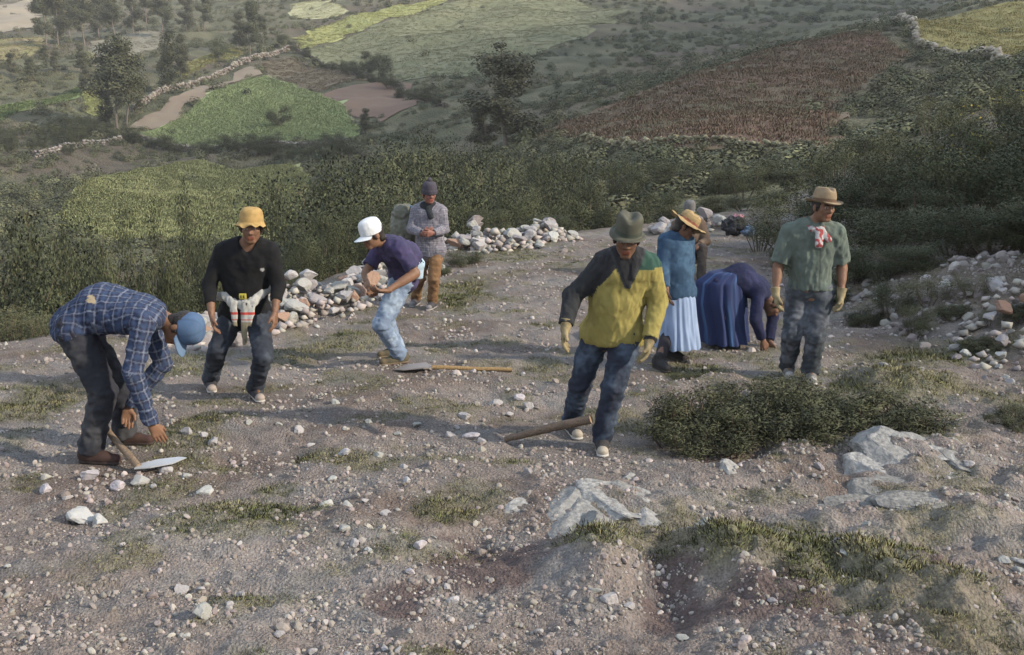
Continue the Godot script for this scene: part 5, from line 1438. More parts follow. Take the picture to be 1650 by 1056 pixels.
const CORNER := [[0, 1], [2, 3], [4, 5], [6, 7], [0, 2], [1, 3], [4, 6], [5, 7], [0, 4], [1, 5], [2, 6], [3, 7]]
func volume(pieces: Array, cell: float, fold := 0.0, fs := Vector3(12, 12, 12), shift := 0.0) -> Array:
	var lo := Vector3.ONE * 1e9; var hi := -lo
	for p in pieces:
		if p[9]: continue
		var r: float = maxf(p[2], p[3]) + cell * 2.5
		lo = lo.min(p[0] - Vector3.ONE * r).min(p[1] - Vector3.ONE * r)
		hi = hi.max(p[0] + Vector3.ONE * r).max(p[1] + Vector3.ONE * r)
	var nx := int((hi.x - lo.x) / cell) + 2; var ny := int((hi.y - lo.y) / cell) + 2; var nz := int((hi.z - lo.z) / cell) + 2
	var sz := nx * ny; var total := sz * nz
	var f := PackedFloat32Array(); f.resize(total); f.fill(10.0)
	var best := PackedFloat32Array(); best.resize(total); best.fill(10.0)
	var own := PackedByteArray(); own.resize(total)
	for pi in pieces.size():
		var p: Array = pieces[pi]
		var a: Vector3 = p[0]; var ba: Vector3 = p[1] - p[0]; var ra: float = p[2]; var dr: float = p[3] - p[2]; var k: float = p[4]
		var ax: Vector3 = p[6]; var fl: float = p[7]; var cut: int = p[8]; var neg: bool = p[9]
		var len := ba.length(); var inv := 1.0 / maxf(len * len, 1e-9)
		var frame: Variant = p[10]
		var pad := maxf(ra, ra + dr) + k + cell * 2.0
		var l := (a.min(p[1]) - Vector3.ONE * pad - lo) / cell; var h := (a.max(p[1]) + Vector3.ONE * pad - lo) / cell
		var x0 := maxi(0, int(l.x)); var x1 := mini(nx, int(h.x) + 2); var y0 := maxi(0, int(l.y)); var y1 := mini(ny, int(h.y) + 2)
		var z0 := maxi(0, int(l.z)); var z1 := mini(nz, int(h.z) + 2)
		var squeeze := fl != 1.0 and frame == null
		var fb := Basis()
		if frame != null: fb = frame
		for z in range(z0, z1):
			for y in range(y0, y1):
				var row := z * sz + y * nx
				for x in range(x0, x1):
					var pa := lo + Vector3(x, y, z) * cell - a
					var dd: float
					if frame != null:
						dd = ((fb * pa).length() - 1.0) * fl
					else:
						var t := pa.dot(ba) * inv
						var tc := clampf(t, 0.0, 1.0)
						var q := pa - ba * tc
						if squeeze: q += ax * (q.dot(ax) * (fl - 1.0))
						dd = q.length() - ra - dr * tc
						if cut & 1: dd = maxf(dd, (t - 1.0) * len)
						if cut & 2: dd = maxf(dd, -t * len)
					var i := row + x
					var g := f[i]
					if neg:
						var hh := maxf(k - absf(-dd - g), 0.0) / k
						f[i] = maxf(g, -dd) + hh * hh * k * 0.25
					else:
						if dd < best[i]:
							best[i] = dd; own[i] = pi
						var hh := maxf(k - absf(dd - g), 0.0) / k
						f[i] = minf(dd, g) - hh * hh * k * 0.25
	var lim := cell * 3.0
	if fold > 0.0:
		for z in nz:
			for y in ny:
				var row := z * sz + y * nx
				for x in nx:
					if absf(f[row + x]) < lim + fold * 1.5:
						var q := (lo + Vector3(x, y, z) * cell) * fs
						f[row + x] += fold * (fold_noise.get_noise_3d(q.x + shift, q.y, q.z) + 0.6 * absf(fold_noise.get_noise_3d(q.x * 0.5 + q.y * 0.6 + shift, q.y * 0.5 - q.x * 0.5, q.z * 0.6)))
	var vid := PackedInt32Array(); vid.resize(total); vid.fill(-1)
	var v := PackedVector3Array(); var o := PackedInt32Array(); var idx := PackedInt32Array(); var act := PackedInt32Array()
	var off := [0, 1, nx, nx + 1, sz, sz + 1, sz + nx, sz + nx + 1]
	var c8 := [0.0, 0.0, 0.0, 0.0, 0.0, 0.0, 0.0, 0.0]
	for z in nz - 1:
		for y in ny - 1:
			var row := z * sz + y * nx
			for x in nx - 1:
				var i := row + x
				if absf(f[i]) > lim: continue
				act.append(i)
				var inside := 0
				for k in 8:
					c8[k] = f[i + off[k]]
					if c8[k] < 0.0: inside += 1
				if inside == 0 or inside == 8: continue
				var s := Vector3.ZERO; var n := 0
				for e in CORNER:
					var a: int = e[0]; var b: int = e[1]
					var fa: float = c8[a]; var fb2: float = c8[b]
					if (fa < 0.0) != (fb2 < 0.0):
						var t := fa / (fa - fb2)
						s += Vector3(a & 1, (a >> 1) & 1, (a >> 2) & 1).lerp(Vector3(b & 1, (b >> 1) & 1, (b >> 2) & 1), t); n += 1
				vid[i] = v.size()
				v.append(lo + (Vector3(x, y, z) + s / n) * cell); o.append(own[i])
	for i in act:
		var neg := f[i] < 0.0
		for axis in 3:
			var st: int = [1, nx, sz][axis]; var u: int = [nx, sz, 1][axis]; var w: int = [sz, 1, nx][axis]
			if i - u - w < 0 or i + st >= total: continue
			if neg != (f[i + st] < 0.0):
				var q0 := vid[i - u - w]; var q1 := vid[i - w]; var q2 := vid[i]; var q3 := vid[i - u]
				if q0 < 0 or q1 < 0 or q2 < 0 or q3 < 0: continue
				if neg: idx.append_array([q0, q2, q1, q0, q3, q2])
				else: idx.append_array([q0, q1, q2, q0, q2, q3])
	return [v, o, idx]

func add_volume(bag: Bag, vol: Array, pieces: Array, paint: Callable) -> void:
	var v: PackedVector3Array = vol[0]; var base := bag.v.size()
	bag.n.append_array(smooth_normals(v, vol[2])); bag.v.append_array(v)
	for k in v.size():
		bag.c.append(paint.call(v[k], pieces[vol[1][k]], bag.n[base + k]))
	for k in vol[2]: bag.i.append(base + k)

func flat_paint(c: Color, by := 0.12) -> Callable:
	return func(p: Vector3, _q: Array, _n: Vector3) -> Color: return c * (1.0 + by * 2.0 * n_b.get_noise_3dv(p * 7.0))

func frame_of(f: Vector3, u: Vector3) -> Basis:
	var z := f.normalized(); var y := (u - z * u.dot(z)).normalized()
	return Basis(y.cross(z), y, z)

func head_pieces(c: Vector3, b: Basis, s: float) -> Array:
	var P := func(x: float, y: float, z: float) -> Vector3: return c + b * (Vector3(x, y, z) * s)
	var L := [
		ell(P.call(0, 0.032, -0.012), Vector3(0.076, 0.088, 0.096) * s, b, 0.02),
		ell(P.call(0, -0.045, 0.028), Vector3(0.058, 0.068, 0.062) * s, b, 0.03),
		cap(P.call(-0.014, -0.098, 0.066), P.call(0.014, -0.098, 0.066), 0.018 * s, 0.018 * s, 0.02),
		cap(P.call(-0.036, 0.026, 0.072), P.call(0.036, 0.026, 0.072), 0.013 * s, 0.013 * s, 0.018, 1),
		cap(P.call(-0.044, -0.018, 0.062), P.call(-0.036, -0.03, 0.066), 0.02 * s, 0.016 * s, 0.02), cap(P.call(0.044, -0.018, 0.062), P.call(0.036, -0.03, 0.066), 0.02 * s, 0.016 * s, 0.02),
		ell(P.call(-0.031, 0.004, 0.098), Vector3.ONE * 0.016 * s, b, 0.012, 0, true), ell(P.call(0.031, 0.004, 0.098), Vector3.ONE * 0.016 * s, b, 0.012, 0, true),
		ell(P.call(-0.031, 0.004, 0.077), Vector3.ONE * 0.0125 * s, b, 0.003, 2), ell(P.call(0.031, 0.004, 0.077), Vector3.ONE * 0.0125 * s, b, 0.003, 2),
		cap(P.call(0, 0.012, 0.084), P.call(0, -0.027, 0.106), 0.008 * s, 0.013 * s, 0.012), cap(P.call(-0.013, -0.031, 0.094), P.call(0.013, -0.031, 0.094), 0.009 * s, 0.009 * s, 0.008),
		cap(P.call(-0.02, -0.062, 0.084), P.call(0.02, -0.062, 0.084), 0.007 * s, 0.007 * s, 0.006, 3), cap(P.call(-0.016, -0.074, 0.083), P.call(0.016, -0.074, 0.083), 0.008 * s, 0.008 * s, 0.006, 3),
		ell(P.call(-0.08, -0.008, -0.006), Vector3(0.011, 0.032, 0.02) * s, b, 0.006), ell(P.call(0.08, -0.008, -0.006), Vector3(0.011, 0.032, 0.02) * s, b, 0.006),
	]
	return L

func hand_pieces(w: Vector3, tip: Vector3, palm: Vector3, thumb: Vector3, curl: float, s: float, grow := 0.0) -> Array:
	var y := (tip - w).normalized(); var z := (palm - y * palm.dot(y)).normalized()
	var x := y.cross(z)
	if x.dot(thumb) < 0.0: x = -x
	var P := func(a: float, b: float, c: float) -> Vector3: return w + (x * a + y * b + z * c) * s
	var L := [cap(w - y * 0.02, P.call(0, 0.03, 0), 0.027 * s + grow, 0.026 * s + grow, 0.02, 0, z, 1.35)]
	var fx := [0.031, 0.011, -0.010, -0.029]; var fl := [0.074, 0.082, 0.076, 0.060]
	for k in 4:
		var m: Vector3 = P.call(fx[k], 0.09 - 0.005 * absf(k - 1.0), 0)
		L.append(cap(P.call(fx[k] * 0.55, 0.02, 0), m, 0.015 * s + grow, 0.0115 * s + grow, 0.012))
		var a := curl * (0.45 + 0.14 * k); var q := m
		for ph in 3:
			var l: float = fl[k] * [0.46, 0.31, 0.23][ph] * s
			var e := q + (y * cos(a) + z * sin(a)) * l
			L.append(cap(q, e, (0.0098 - 0.0009 * ph) * s + grow, (0.009 - 0.0009 * ph) * s + grow, 0.003))
			q = e; a += curl * (0.62 - 0.1 * ph)
	var t0: Vector3 = P.call(0.022, 0.03, 0.006); var t1: Vector3 = P.call(0.046, 0.062, 0.016); var t2: Vector3 = P.call(0.050, 0.092, 0.020 + 0.02 * curl)
	L.append(cap(t0, t1, 0.016 * s + grow, 0.012 * s + grow, 0.012)); L.append(cap(t1, t2, 0.0115 * s + grow, 0.009 * s + grow, 0.004))
	return L

func mid(a: Vector3, b: Vector3) -> Vector3: return (a + b) * 0.5

func torso_pieces(J: Dictionary, g: float, fwd: Vector3) -> Array:
	var mh := mid(J.hl, J.hr); var up: Vector3 = (J.n - J.m).normalized()
	var il: Vector3 = (J.n - J.sl).normalized() * 0.075 - up * 0.07; var ir: Vector3 = (J.n - J.sr).normalized() * 0.075 - up * 0.07
	return [
		cap(J.hl, J.hr, 0.098 + g, 0.098 + g, 0.06),
		cap(mh, J.m, 0.118 + g, 0.118 + g, 0.08, 0, fwd, 1.12),
		cap(J.m, J.n - up * 0.1, 0.122 + g, 0.108 + g, 0.08, 0, fwd, 1.1),
		cap(lerp(J.hl, J.m, 0.55), J.sl + il, 0.082 + g, 0.084 + g, 0.08), cap(lerp(J.hr, J.m, 0.55), J.sr + ir, 0.082 + g, 0.084 + g, 0.08),
		cap(lerp(J.sl, J.n, 0.12), lerp(J.sl, J.n, 0.75) + up * 0.012, 0.054 + g, 0.056 + g, 0.05), cap(lerp(J.sr, J.n, 0.12), lerp(J.sr, J.n, 0.75) + up * 0.012, 0.054 + g, 0.056 + g, 0.05),
	]

func body_mesh(J: Dictionary, S: Dictionary) -> ArrayMesh:
	var fw: Vector3 = S.fwd
	var L := torso_pieces(J, 0.0, fw)
	var hb := frame_of(S.face, S.up)
	L.append(cap(J.n - (J.h - J.n) * 0.1, lerp(J.n, J.h, 0.75), 0.058, 0.054, 0.03))
	for s in ["l", "r"]:
		L.append(cap(J["s" + s], J["e" + s], 0.050, 0.041, 0.04)); L.append(cap(J["e" + s], J["w" + s], 0.041, 0.027, 0.02))
		L.append(cap(lerp(J["e" + s], J["w" + s], 0.15), lerp(J["e" + s], J["w" + s], 0.5), 0.043, 0.036, 0.02))
		L.append(cap(J["h" + s], J["k" + s], 0.088, 0.058, 0.05)); L.append(cap(J["k" + s], J["a" + s], 0.056, 0.038, 0.02))
		var toe: Vector3 = J["t" + s]; toe.y = 0.035
		L.append(cap(J["a" + s] - Vector3(0, 0.02, 0), lerp(J["a" + s], Vector3(toe.x, 0.04, toe.z), 0.45), 0.03, 0.02, 0.01))
	var bag := Bag.new(); var skin: Color = S.skin
	var paint := func(p: Vector3, q: Array, _n: Vector3) -> Color:
		var c: Color = skin * (1.0 + 0.2 * n_b.get_noise_3dv(p * 9.0))
		if q[5] == 3: return c * Color(0.95, 0.62, 0.6)
		if q[5] == 1:
			var lp: Vector3 = hb.inverse() * (p - J.h) / S.hs
			if absf(lp.x) > 0.012 and lp.y > 0.02 and lp.y < 0.034 and lp.z > 0.07: return c * 0.35
		if q[5] == 2:
			var e: Vector3 = hb.inverse() * (p - J.h) / S.hs
			var r := Vector2(absf(e.x) - 0.031, e.y - 0.004).length()
			if e.z > 0.08: return Color(0.02, 0.014, 0.01) if r < 0.0055 else (Color(0.28, 0.25, 0.22) if absf(e.y - 0.004) < 0.005 else c)
		return c
	add_volume(bag, volume(L, S.cell * 1.5), L, paint)
	var H := head_pieces(J.h, hb, S.hs)
	H.append(cap(lerp(J.n, J.h, 0.2), J.h - hb.y * 0.05 * S.hs, 0.05, 0.052, 0.03))
	add_volume(bag, volume(H, S.cell * 0.5), H, paint)
	for s in ["l", "r"]:
		if S.get("gloves", false): continue
		var hd: Array = S["hand" + s]
		var G := hand_pieces(J["w" + s], J["f" + s], hd[0], hd[1], hd[2], S.hs)
		add_volume(bag, volume(G, S.cell * 0.45), G, paint)
	return bag.mesh()

func wear(root: Node3D, called: String, L: Array, cell: float, fold: float, paint: Callable, m: Material, fs := Vector3(12, 12, 12)) -> MeshInstance3D:
	var bag := Bag.new()
	add_volume(bag, volume(L, cell, fold, fs, root.position.x * 7.0), L, paint)
	return put(called, bag.mesh(), m, root)

func denim(base: Color, worn: Color) -> Callable:
	return func(p: Vector3, _q: Array, _n: Vector3) -> Color:
		var w := n_b.get_noise_3dv(p * Vector3(5, 3, 5)) * 1.3 + n_b.get_noise_3dv(p * Vector3(22, 30, 22)) * 0.5
		return base.lerp(worn, smoothstep(-0.25, 0.75, w))

func trousers(root: Node3D, J: Dictionary, S: Dictionary, paint: Callable, loose := 0.0, ends := 0.045) -> void:
	var L := [cap(J.hl, J.hr, 0.108, 0.108, 0.05), cap(mid(J.hl, J.hr), lerp(mid(J.hl, J.hr), J.m, 0.5), 0.125, 0.122, 0.05, 0, S.fwd, 1.1, 1)]
	for s in ["l", "r"]:
		L.append(cap(J["h" + s], J["k" + s], 0.102 + loose, 0.074 + loose, 0.035)); 
		var dn: Vector3 = (J["a" + s] - J["k" + s]).normalized()
		L.append(cap(J["k" + s], J["a" + s] + dn * (0.02 + ends * 0.3), 0.073 + loose, 0.064 + loose, 0.02, 0, Vector3.ZERO, 1.0, 1))
		L.append(cap(J["a" + s] - dn * 0.05, J["a" + s] + dn * 0.01, 0.070 + loose, 0.068 + loose, 0.01, 0, Vector3.ZERO, 1.0, 1))
	wear(root, "trousers", L, S.cell, 0.015, paint, M.cloth, Vector3(11, 15, 11))

func shoes(root: Node3D, J: Dictionary, S: Dictionary, upper: Color, sole: Color, tip: Color) -> void:
	for s in ["l", "r"]:
		var a: Vector3 = J["a" + s]; var d: Vector3 = J["t" + s] - a; d.y = 0.0
		if d.length() < 0.02: d = S.fwd
		d = d.normalized()
		var g := Vector3(a.x, 0.0, a.z)
		var toe := g + d * 0.165 + Vector3(0, 0.034, 0); var heel := g - d * 0.045 + Vector3(0, 0.042, 0)
		var L := [cap(heel, toe, 0.043, 0.037, 0.02, 0, Vector3.UP, 1.15), cap(heel + Vector3(0, 0.03, 0), g + d * 0.09 + Vector3(0, 0.045, 0), 0.042, 0.036, 0.03), cap(a + Vector3(0, 0.02, 0), g + Vector3(0, 0.05, 0), 0.046, 0.044, 0.03),
			cap(heel + Vector3(0, -0.03, 0), toe + Vector3(0, -0.024, 0), 0.045, 0.041, 0.006, 1, Vector3.UP, 3.4)]
		var paint := func(p: Vector3, q: Array, n: Vector3) -> Color:
			if q[5] == 1 or p.y < 0.02: return sole
			var t := (p - g).dot(d)
			if t > 0.15: return tip
			return upper * (1.0 + 0.3 * n_b.get_noise_3dv(p * 20.0))
		wear(root, "shoe", L, S.cell * 0.6, 0.0, paint, M.felt)

func gloves(root: Node3D, J: Dictionary, S: Dictionary, c: Color) -> void:
	for s in ["l", "r"]:
		var hd: Array = S["hand" + s]
		var G := hand_pieces(J["w" + s], J["f" + s], hd[0], hd[1], hd[2], S.hs * 1.04, 0.003)
		var dir: Vector3 = (J["f" + s] - J["w" + s]).normalized()
		G.append(cap(J["w" + s] + dir * 0.02, J["w" + s] - dir * 0.045, 0.033, 0.043, 0.015, 0, Vector3.ZERO, 1.0, 1))
		wear(root, "glove", G, S.cell * 0.45, 0.002, flat_paint(c, 0.3), M.felt, Vector3(40, 40, 40))

func hair(root: Node3D, J: Dictionary, S: Dictionary, long := 0.0) -> void:
	var b := frame_of(S.face, S.up); var c: Vector3 = J.h; var s: float = S.hs
	var L := [ell(c + b * (Vector3(0, 0.030, -0.018) * s), Vector3(0.082, 0.093, 0.098) * s, b, 0.01), cap(c + b * (Vector3(-0.03, -0.05, -0.065) * s), c + b * (Vector3(0.03, -0.05, -0.065) * s), 0.035 * s, 0.035 * s, 0.03),
		cap(c + b * (Vector3(-0.078, 0.0, 0.02) * s), c + b * (Vector3(-0.074, -0.03, 0.018) * s), 0.012, 0.006, 0.01), cap(c + b * (Vector3(0.078, 0.0, 0.02) * s), c + b * (Vector3(0.074, -0.03, 0.018) * s), 0.012, 0.006, 0.01),
		ell(c + b * (Vector3(0, -0.045, 0.085) * s), Vector3(0.074, 0.115, 0.07) * s, b, 0.01, 0, true)]
	if long > 0.0: L.append(cap(c + b * (Vector3(0, -0.06, -0.085) * s), c + b * (Vector3(0.01, -0.06, -0.10) * s) - Vector3(0, long, 0), 0.03, 0.014, 0.02))
	wear(root, "hair", L, S.cell * 0.55, 0.004, flat_paint(Color(0.022, 0.018, 0.016), 0.2), M.hair, Vector3(60, 20, 60))

# hats are turned profiles, each with a rolled edge and an inside
func lathe(prof: Array, o: Vector3, b: Basis, sx: float, sz: float, col: Callable, bend: Callable) -> ArrayMesh:
	var bag := Bag.new(); var seg := 48; var rows := []
	for p in prof: rows.append([p.x, p.y])
	for k in range(prof.size() - 1, -1, -1): rows.append([maxf(prof[k].x - 0.005, 0.0), prof[k].y - 0.003])
	for r in rows:
		for j in seg:
			var a := TAU * j / seg
			var q := Vector3(sin(a) * r[0] * sx, r[1], cos(a) * r[0] * sz)
			q = bend.call(q, a, r[0])
			bag.v.append(o + b * q); bag.c.append(col.call(q, a, r[0]))
	for k in rows.size() - 1:
		for j in seg:
			var a := k * seg + j; var c := k * seg + (j + 1) % seg
			bag.i.append_array([a, a + seg, c, c, a + seg, c + seg])
	return mesh_of(bag.v, smooth_normals(bag.v, bag.i), bag.c, bag.i)

func smooth_prof(P: Array, n := 5) -> Array:
	var out := []
	for k in P.size() - 1:
		var p0: Vector2 = P[maxi(k - 1, 0)]; var p3: Vector2 = P[mini(k + 2, P.size() - 1)]
		for t in n: out.append(P[k].cubic_interpolate(P[k + 1], p0, p3, t / float(n)))
	out.append(P[P.size() - 1])
	return out

func hat(root: Node3D, J: Dictionary, S: Dictionary, kind: String, c: Color, c2: Color) -> void:
	var b := frame_of(S.face, S.up)
	if S.has("tilt"): b = b * Basis.from_euler(S.tilt)
	var s: float = S.hs
	var o: Vector3 = J.h + b.y * 0.045 * s
	var P := []; var bend := func(q: Vector3, _a: float, _r: float) -> Vector3: return q
	var paint := func(q: Vector3, _a: float, _r: float) -> Color: return c * (1.0 + 0.35 * n_b.get_noise_3dv(q * 18.0))
	var sx := 0.92 * s; var sz := 1.1 * s; var m: Material = M.felt
	match kind:
		"tall_felt":
			P = [Vector2(0.130, -0.014), Vector2(0.122, -0.004), Vector2(0.101, 0.0), Vector2(0.096, 0.012), Vector2(0.094, 0.05), Vector2(0.090, 0.092), Vector2(0.080, 0.120), Vector2(0.055, 0.126), Vector2(0.0, 0.112)]
			bend = func(q: Vector3, a: float, r: float) -> Vector3:
				var y := q.y + 0.008 * sin(a * 2.0 + 0.6) * smoothstep(0.1, 0.13, r) - 0.02 * smoothstep(0.085, 0.12, q.y) * (1.0 - smoothstep(0.0, 0.05, absf(q.x)))
				return Vector3(q.x * (1.0 + 0.04 * n_a.get_noise_2d(a * 1.2, q.y * 8.0)), y, q.z)
			paint = func(q: Vector3, _a: float, r: float) -> Color:
				return (c2 if q.y > 0.004 and q.y < 0.03 and r < 0.105 else c) * (1.0 + 0.35 * n_b.get_noise_3dv(q * 14.0))
		"brim_felt":
			P = [Vector2(0.158, 0.004), Vector2(0.14, -0.006), Vector2(0.105, 0.0), Vector2(0.099, 0.012), Vector2(0.097, 0.05), Vector2(0.09, 0.09), Vector2(0.078, 0.115), Vector2(0.045, 0.118), Vector2(0.0, 0.10)]
			bend = func(q: Vector3, a: float, r: float) -> Vector3:
				var y := q.y + 0.014 * cos(a * 2.0 + PI) * smoothstep(0.1, 0.15, r) - 0.025 * smoothstep(0.08, 0.11, q.y) * (1.0 - smoothstep(0.0, 0.04, absf(q.x)))
				return Vector3(q.x * (1.0 - 0.12 * smoothstep(0.07, 0.11, q.y) * smoothstep(0.0, 0.06, q.z)), y, q.z)
			paint = func(q: Vector3, _a: float, r: float) -> Color:
				return (c2 if q.y > 0.002 and q.y < 0.026 and r < 0.104 else c) * (1.0 + 0.35 * n_b.get_noise_3dv(q * 14.0))
		"bucket":
			P = [Vector2(0.136, -0.04), Vector2(0.128, -0.034), Vector2(0.104, 0.0), Vector2(0.1, 0.012), Vector2(0.097, 0.045), Vector2(0.086, 0.085), Vector2(0.055, 0.108), Vector2(0.0, 0.114)]
			bend = func(q: Vector3, a: float, r: float) -> Vector3:
				return Vector3(q.x, q.y + 0.012 * n_a.get_noise_2d(cos(a) * 1.5, sin(a) * 1.5) * smoothstep(0.1, 0.13, r) * 2.0 + 0.02 * smoothstep(0.1, 0.13, r) * cos(a), q.z)
		"straw":
			m = M.knit
			P = [Vector2(0.19, -0.012), Vector2(0.16, -0.004), Vector2(0.11, 0.0), Vector2(0.1, 0.01), Vector2(0.095, 0.05), Vector2(0.08, 0.085), Vector2(0.04, 0.098), Vector2(0.0, 0.1)]
			bend = func(q: Vector3, a: float, r: float) -> Vector3:
				return Vector3(q.x, q.y + 0.018 * cos(a * 2.0) * smoothstep(0.1, 0.18, r) + 0.01 * n_a.get_noise_2d(cos(a) * 2.0, sin(a) * 2.0), q.z)
			paint = func(q: Vector3, _a: float, r: float) -> Color:
				return (c2 if q.y > 0.002 and q.y < 0.022 and r < 0.112 else c) * (1.0 + 0.12 * sin(r * 700.0) + 0.3 * n_b.get_noise_3dv(q * 20.0))
		"knit":
			m = M.knit
			P = [Vector2(0.094, -0.045), Vector2(0.104, -0.035), Vector2(0.106, 0.0), Vector2(0.1, 0.008), Vector2(0.099, 0.02), Vector2(0.092, 0.06), Vector2(0.065, 0.095), Vector2(0.0, 0.108)]
		_:
			P = [Vector2(0.094, -0.03), Vector2(0.097, -0.02), Vector2(0.098, 0.01), Vector2(0.094, 0.05), Vector2(0.076, 0.085), Vector2(0.04, 0.102), Vector2(0.0, 0.106)]
			paint = func(q: Vector3, a: float, _r: float) -> Color:
				var seam := 0.82 if fposmod(a * 6.0 / TAU, 1.0) < 0.05 else 1.0
				return c * seam * (1.0 + 0.25 * n_b.get_noise_3dv(q * 14.0))
	var h := put("hat" if kind != "cap" else "cap", lathe(smooth_prof(P), o, b, sx, sz, paint, bend), m, root)
	if kind == "cap":
		# the bill: a curved tongue with thickness
		var bag := Bag.new(); var U := 18; var R := 7
		for lay in 2:
			for i in R + 1:
				for j in U + 1:
					var a := lerpf(-1.15, 1.15, j / float(U)); var t := i / float(R)
					var ext := 0.078 * pow(maxf(0.0, cos(a * 1.25)), 0.6)
					var q := Vector3(sin(a) * 0.096 * sx, -0.024, cos(a) * 0.096 * sz) + Vector3(0, -0.016 * t - 0.3 * sin(a) * sin(a) * 0.05, ext * t) * s
					bag.v.append(o + b * (q + Vector3(0, -0.005 * lay, 0))); bag.c.append(c2)
		var n := (R + 1) * (U + 1)
		for i in R:
			for j in U:
				var a := i * (U + 1) + j
				bag.i.append_array([a, a + 1, a + U + 1, a + 1, a + U + 2, a + U + 1])
				bag.i.append_array([n + a, n + a + U + 1, n + a + 1, n + a + 1, n + a + U + 1, n + a + U + 2])
		for j in U:
			var a := R * (U + 1) + j
			bag.i.append_array([a, a + 1, a + n, a + 1, a + n + 1, a + n])
		put("bill", mesh_of(bag.v, smooth_normals(bag.v, bag.i), bag.c, bag.i), M.felt, h)
	if kind == "knit":
		var L := [ell(o + b.y * 0.125 * s, Vector3.ONE * 0.032 * s, b, 0.01)]
		var bag := Bag.new(); add_volume(bag, volume(L, 0.006, 0.008, Vector3(60, 60, 60)), L, flat_paint(c * 1.1, 0.4))
		put("pompom", bag.mesh(), M.knit, h)

func sleeve(L: Array, J: Dictionary, s: String, g: float, upto: float, tg := 0) -> void:
	# upto: 1 the wrist, 0 the elbow, -0.4 a short sleeve
	var k := 0.028
	if upto < 0.0:
		L.append(cap(J["s" + s], lerp(J["s" + s], J["e" + s], 1.0 + upto), 0.056 + g, 0.058 + g, k, tg, Vector3.ZERO, 1.0, 1)); return
	L.append(cap(J["s" + s], J["e" + s], 0.054 + g, 0.047 + g, k, tg))
	L.append(cap(J["e" + s], lerp(J["e" + s], J["w" + s], upto), 0.047 + g, 0.034 + g * 0.9, 0.015, tg, Vector3.ZERO, 1.0, 1))

func skirt(root: Node3D, called: String, P: Array, pleats: int, amp: float, paint: Callable, m: Material) -> void:
	# P: rings of [centre, half width, half depth]
	var bag := Bag.new(); var seg := 132; var rows := []
	for k in P.size() - 1:
		for t in 6:
			var u := t / 6.0; rows.append([lerp(P[k][0], P[k + 1][0], u), lerpf(P[k][1], P[k + 1][1], u), lerpf(P[k][2], P[k + 1][2], u)])
	rows.append(P[P.size() - 1])
	for lay in 2:
		for i in rows.size():
			var r: Array = rows[i if lay == 0 else rows.size() - 1 - i]
			var t: float = (i if lay == 0 else rows.size() - 1 - i) / float(rows.size() - 1)
			for j in seg:
				var a := TAU * j / seg
				var w := 1.0 + amp * (0.25 + 0.75 * t) * (sin(a * pleats + 2.0 * n_a.get_noise_2d(cos(a) * 2.0, sin(a) * 2.0 + t)) + 0.7 * n_a.get_noise_2d(cos(a) * 4.0, sin(a) * 4.0 + t * 0.8))
				var q := Vector3(cos(a) * r[1], 0, sin(a) * r[2]) * (w - 0.02 * lay)
				var y := 0.012 * n_a.get_noise_2d(cos(a) * 2.0, sin(a) * 2.0 + 9.0) * t
				bag.v.append(r[0] + q + Vector3(0, y, 0)); bag.c.append(paint.call(a, t, w))
	for k in rows.size() * 2 - 1:
		for j in seg:
			var a := k * seg + j; var c := k * seg + (j + 1) % seg
			bag.i.append_array([a, a + seg, c, c, a + seg, c + seg])
	var n := smooth_normals(bag.v, bag.i)
	# outward on the outer layer whichever way the rings run
	if n[seg].dot(bag.v[seg] - rows[1][0]) < 0.0:
		for k in range(0, bag.i.size(), 3):
			var s := bag.i[k + 1]; bag.i[k + 1] = bag.i[k + 2]; bag.i[k + 2] = s
		n = smooth_normals(bag.v, bag.i)
	put(called, mesh_of(bag.v, n, bag.c, bag.i), m, root)

# ---------------------------------------------------------------- the people
func plaid(base: Color, band: Color, line: Color, axis: Vector3, per: float) -> Callable:
	return func(p: Vector3, q: Array, _n: Vector3) -> Color:
		var u: float; var w: float
		if q[5] == 1:
			var d: Vector3 = (q[1] - q[0]).normalized(); var r: Vector3 = p - q[0]
			u = r.dot(d); r -= d * u
			var e := d.cross(Vector3(0.3, 0.2, 0.9)).normalized()
			w = atan2(r.dot(e), r.dot(d.cross(e))) * 0.062
		else:
			u = p.dot(axis); w = p.dot(axis.cross(Vector3(0, 0, 1)).normalized()) * 0.8 + p.z
		u += 0.004 * n_a.get_noise_3dv(p * 12.0); w += 0.004 * n_a.get_noise_3dv(p * 12.0 + Vector3.ONE * 9.0)
		var c := base
		var fu := fposmod(u / per, 1.0); var fw := fposmod(w / per, 1.0)
		if fu < 0.42: c = c.lerp(band, 0.55)
		if fw < 0.42: c = c.lerp(band, 0.55)
		if (fu > 0.62 and fu < 0.76): c = c.lerp(line, 0.4 + 0.35 * n_b.get_noise_3dv(p * 8.0))
		if (fw > 0.62 and fw < 0.76): c = c.lerp(line, 0.4 + 0.35 * n_b.get_noise_3dv(p * 8.0))
		return c * (1.0 + 0.2 * n_b.get_noise_3dv(p * 15.0))

func soft(c: Color, c2: Color) -> Callable:
	return func(p: Vector3, _q: Array, _n: Vector3) -> Color:
		return c.lerp(c2, smoothstep(-0.2, 0.5, n_b.get_noise_3dv(p * 4.0) + 0.5 * n_b.get_noise_3dv(p * 16.0)))

func make_person(J: Dictionary, S: Dictionary, label: String) -> Node3D:
	var root := thing("person", J.at, label, "person", "people working on the track")
	root.position.y = gh(J.at.x, -J.at.z) * S.get("sit", 0.0)
	put("body", body_mesh(J, S), M.skin, root)
	return root

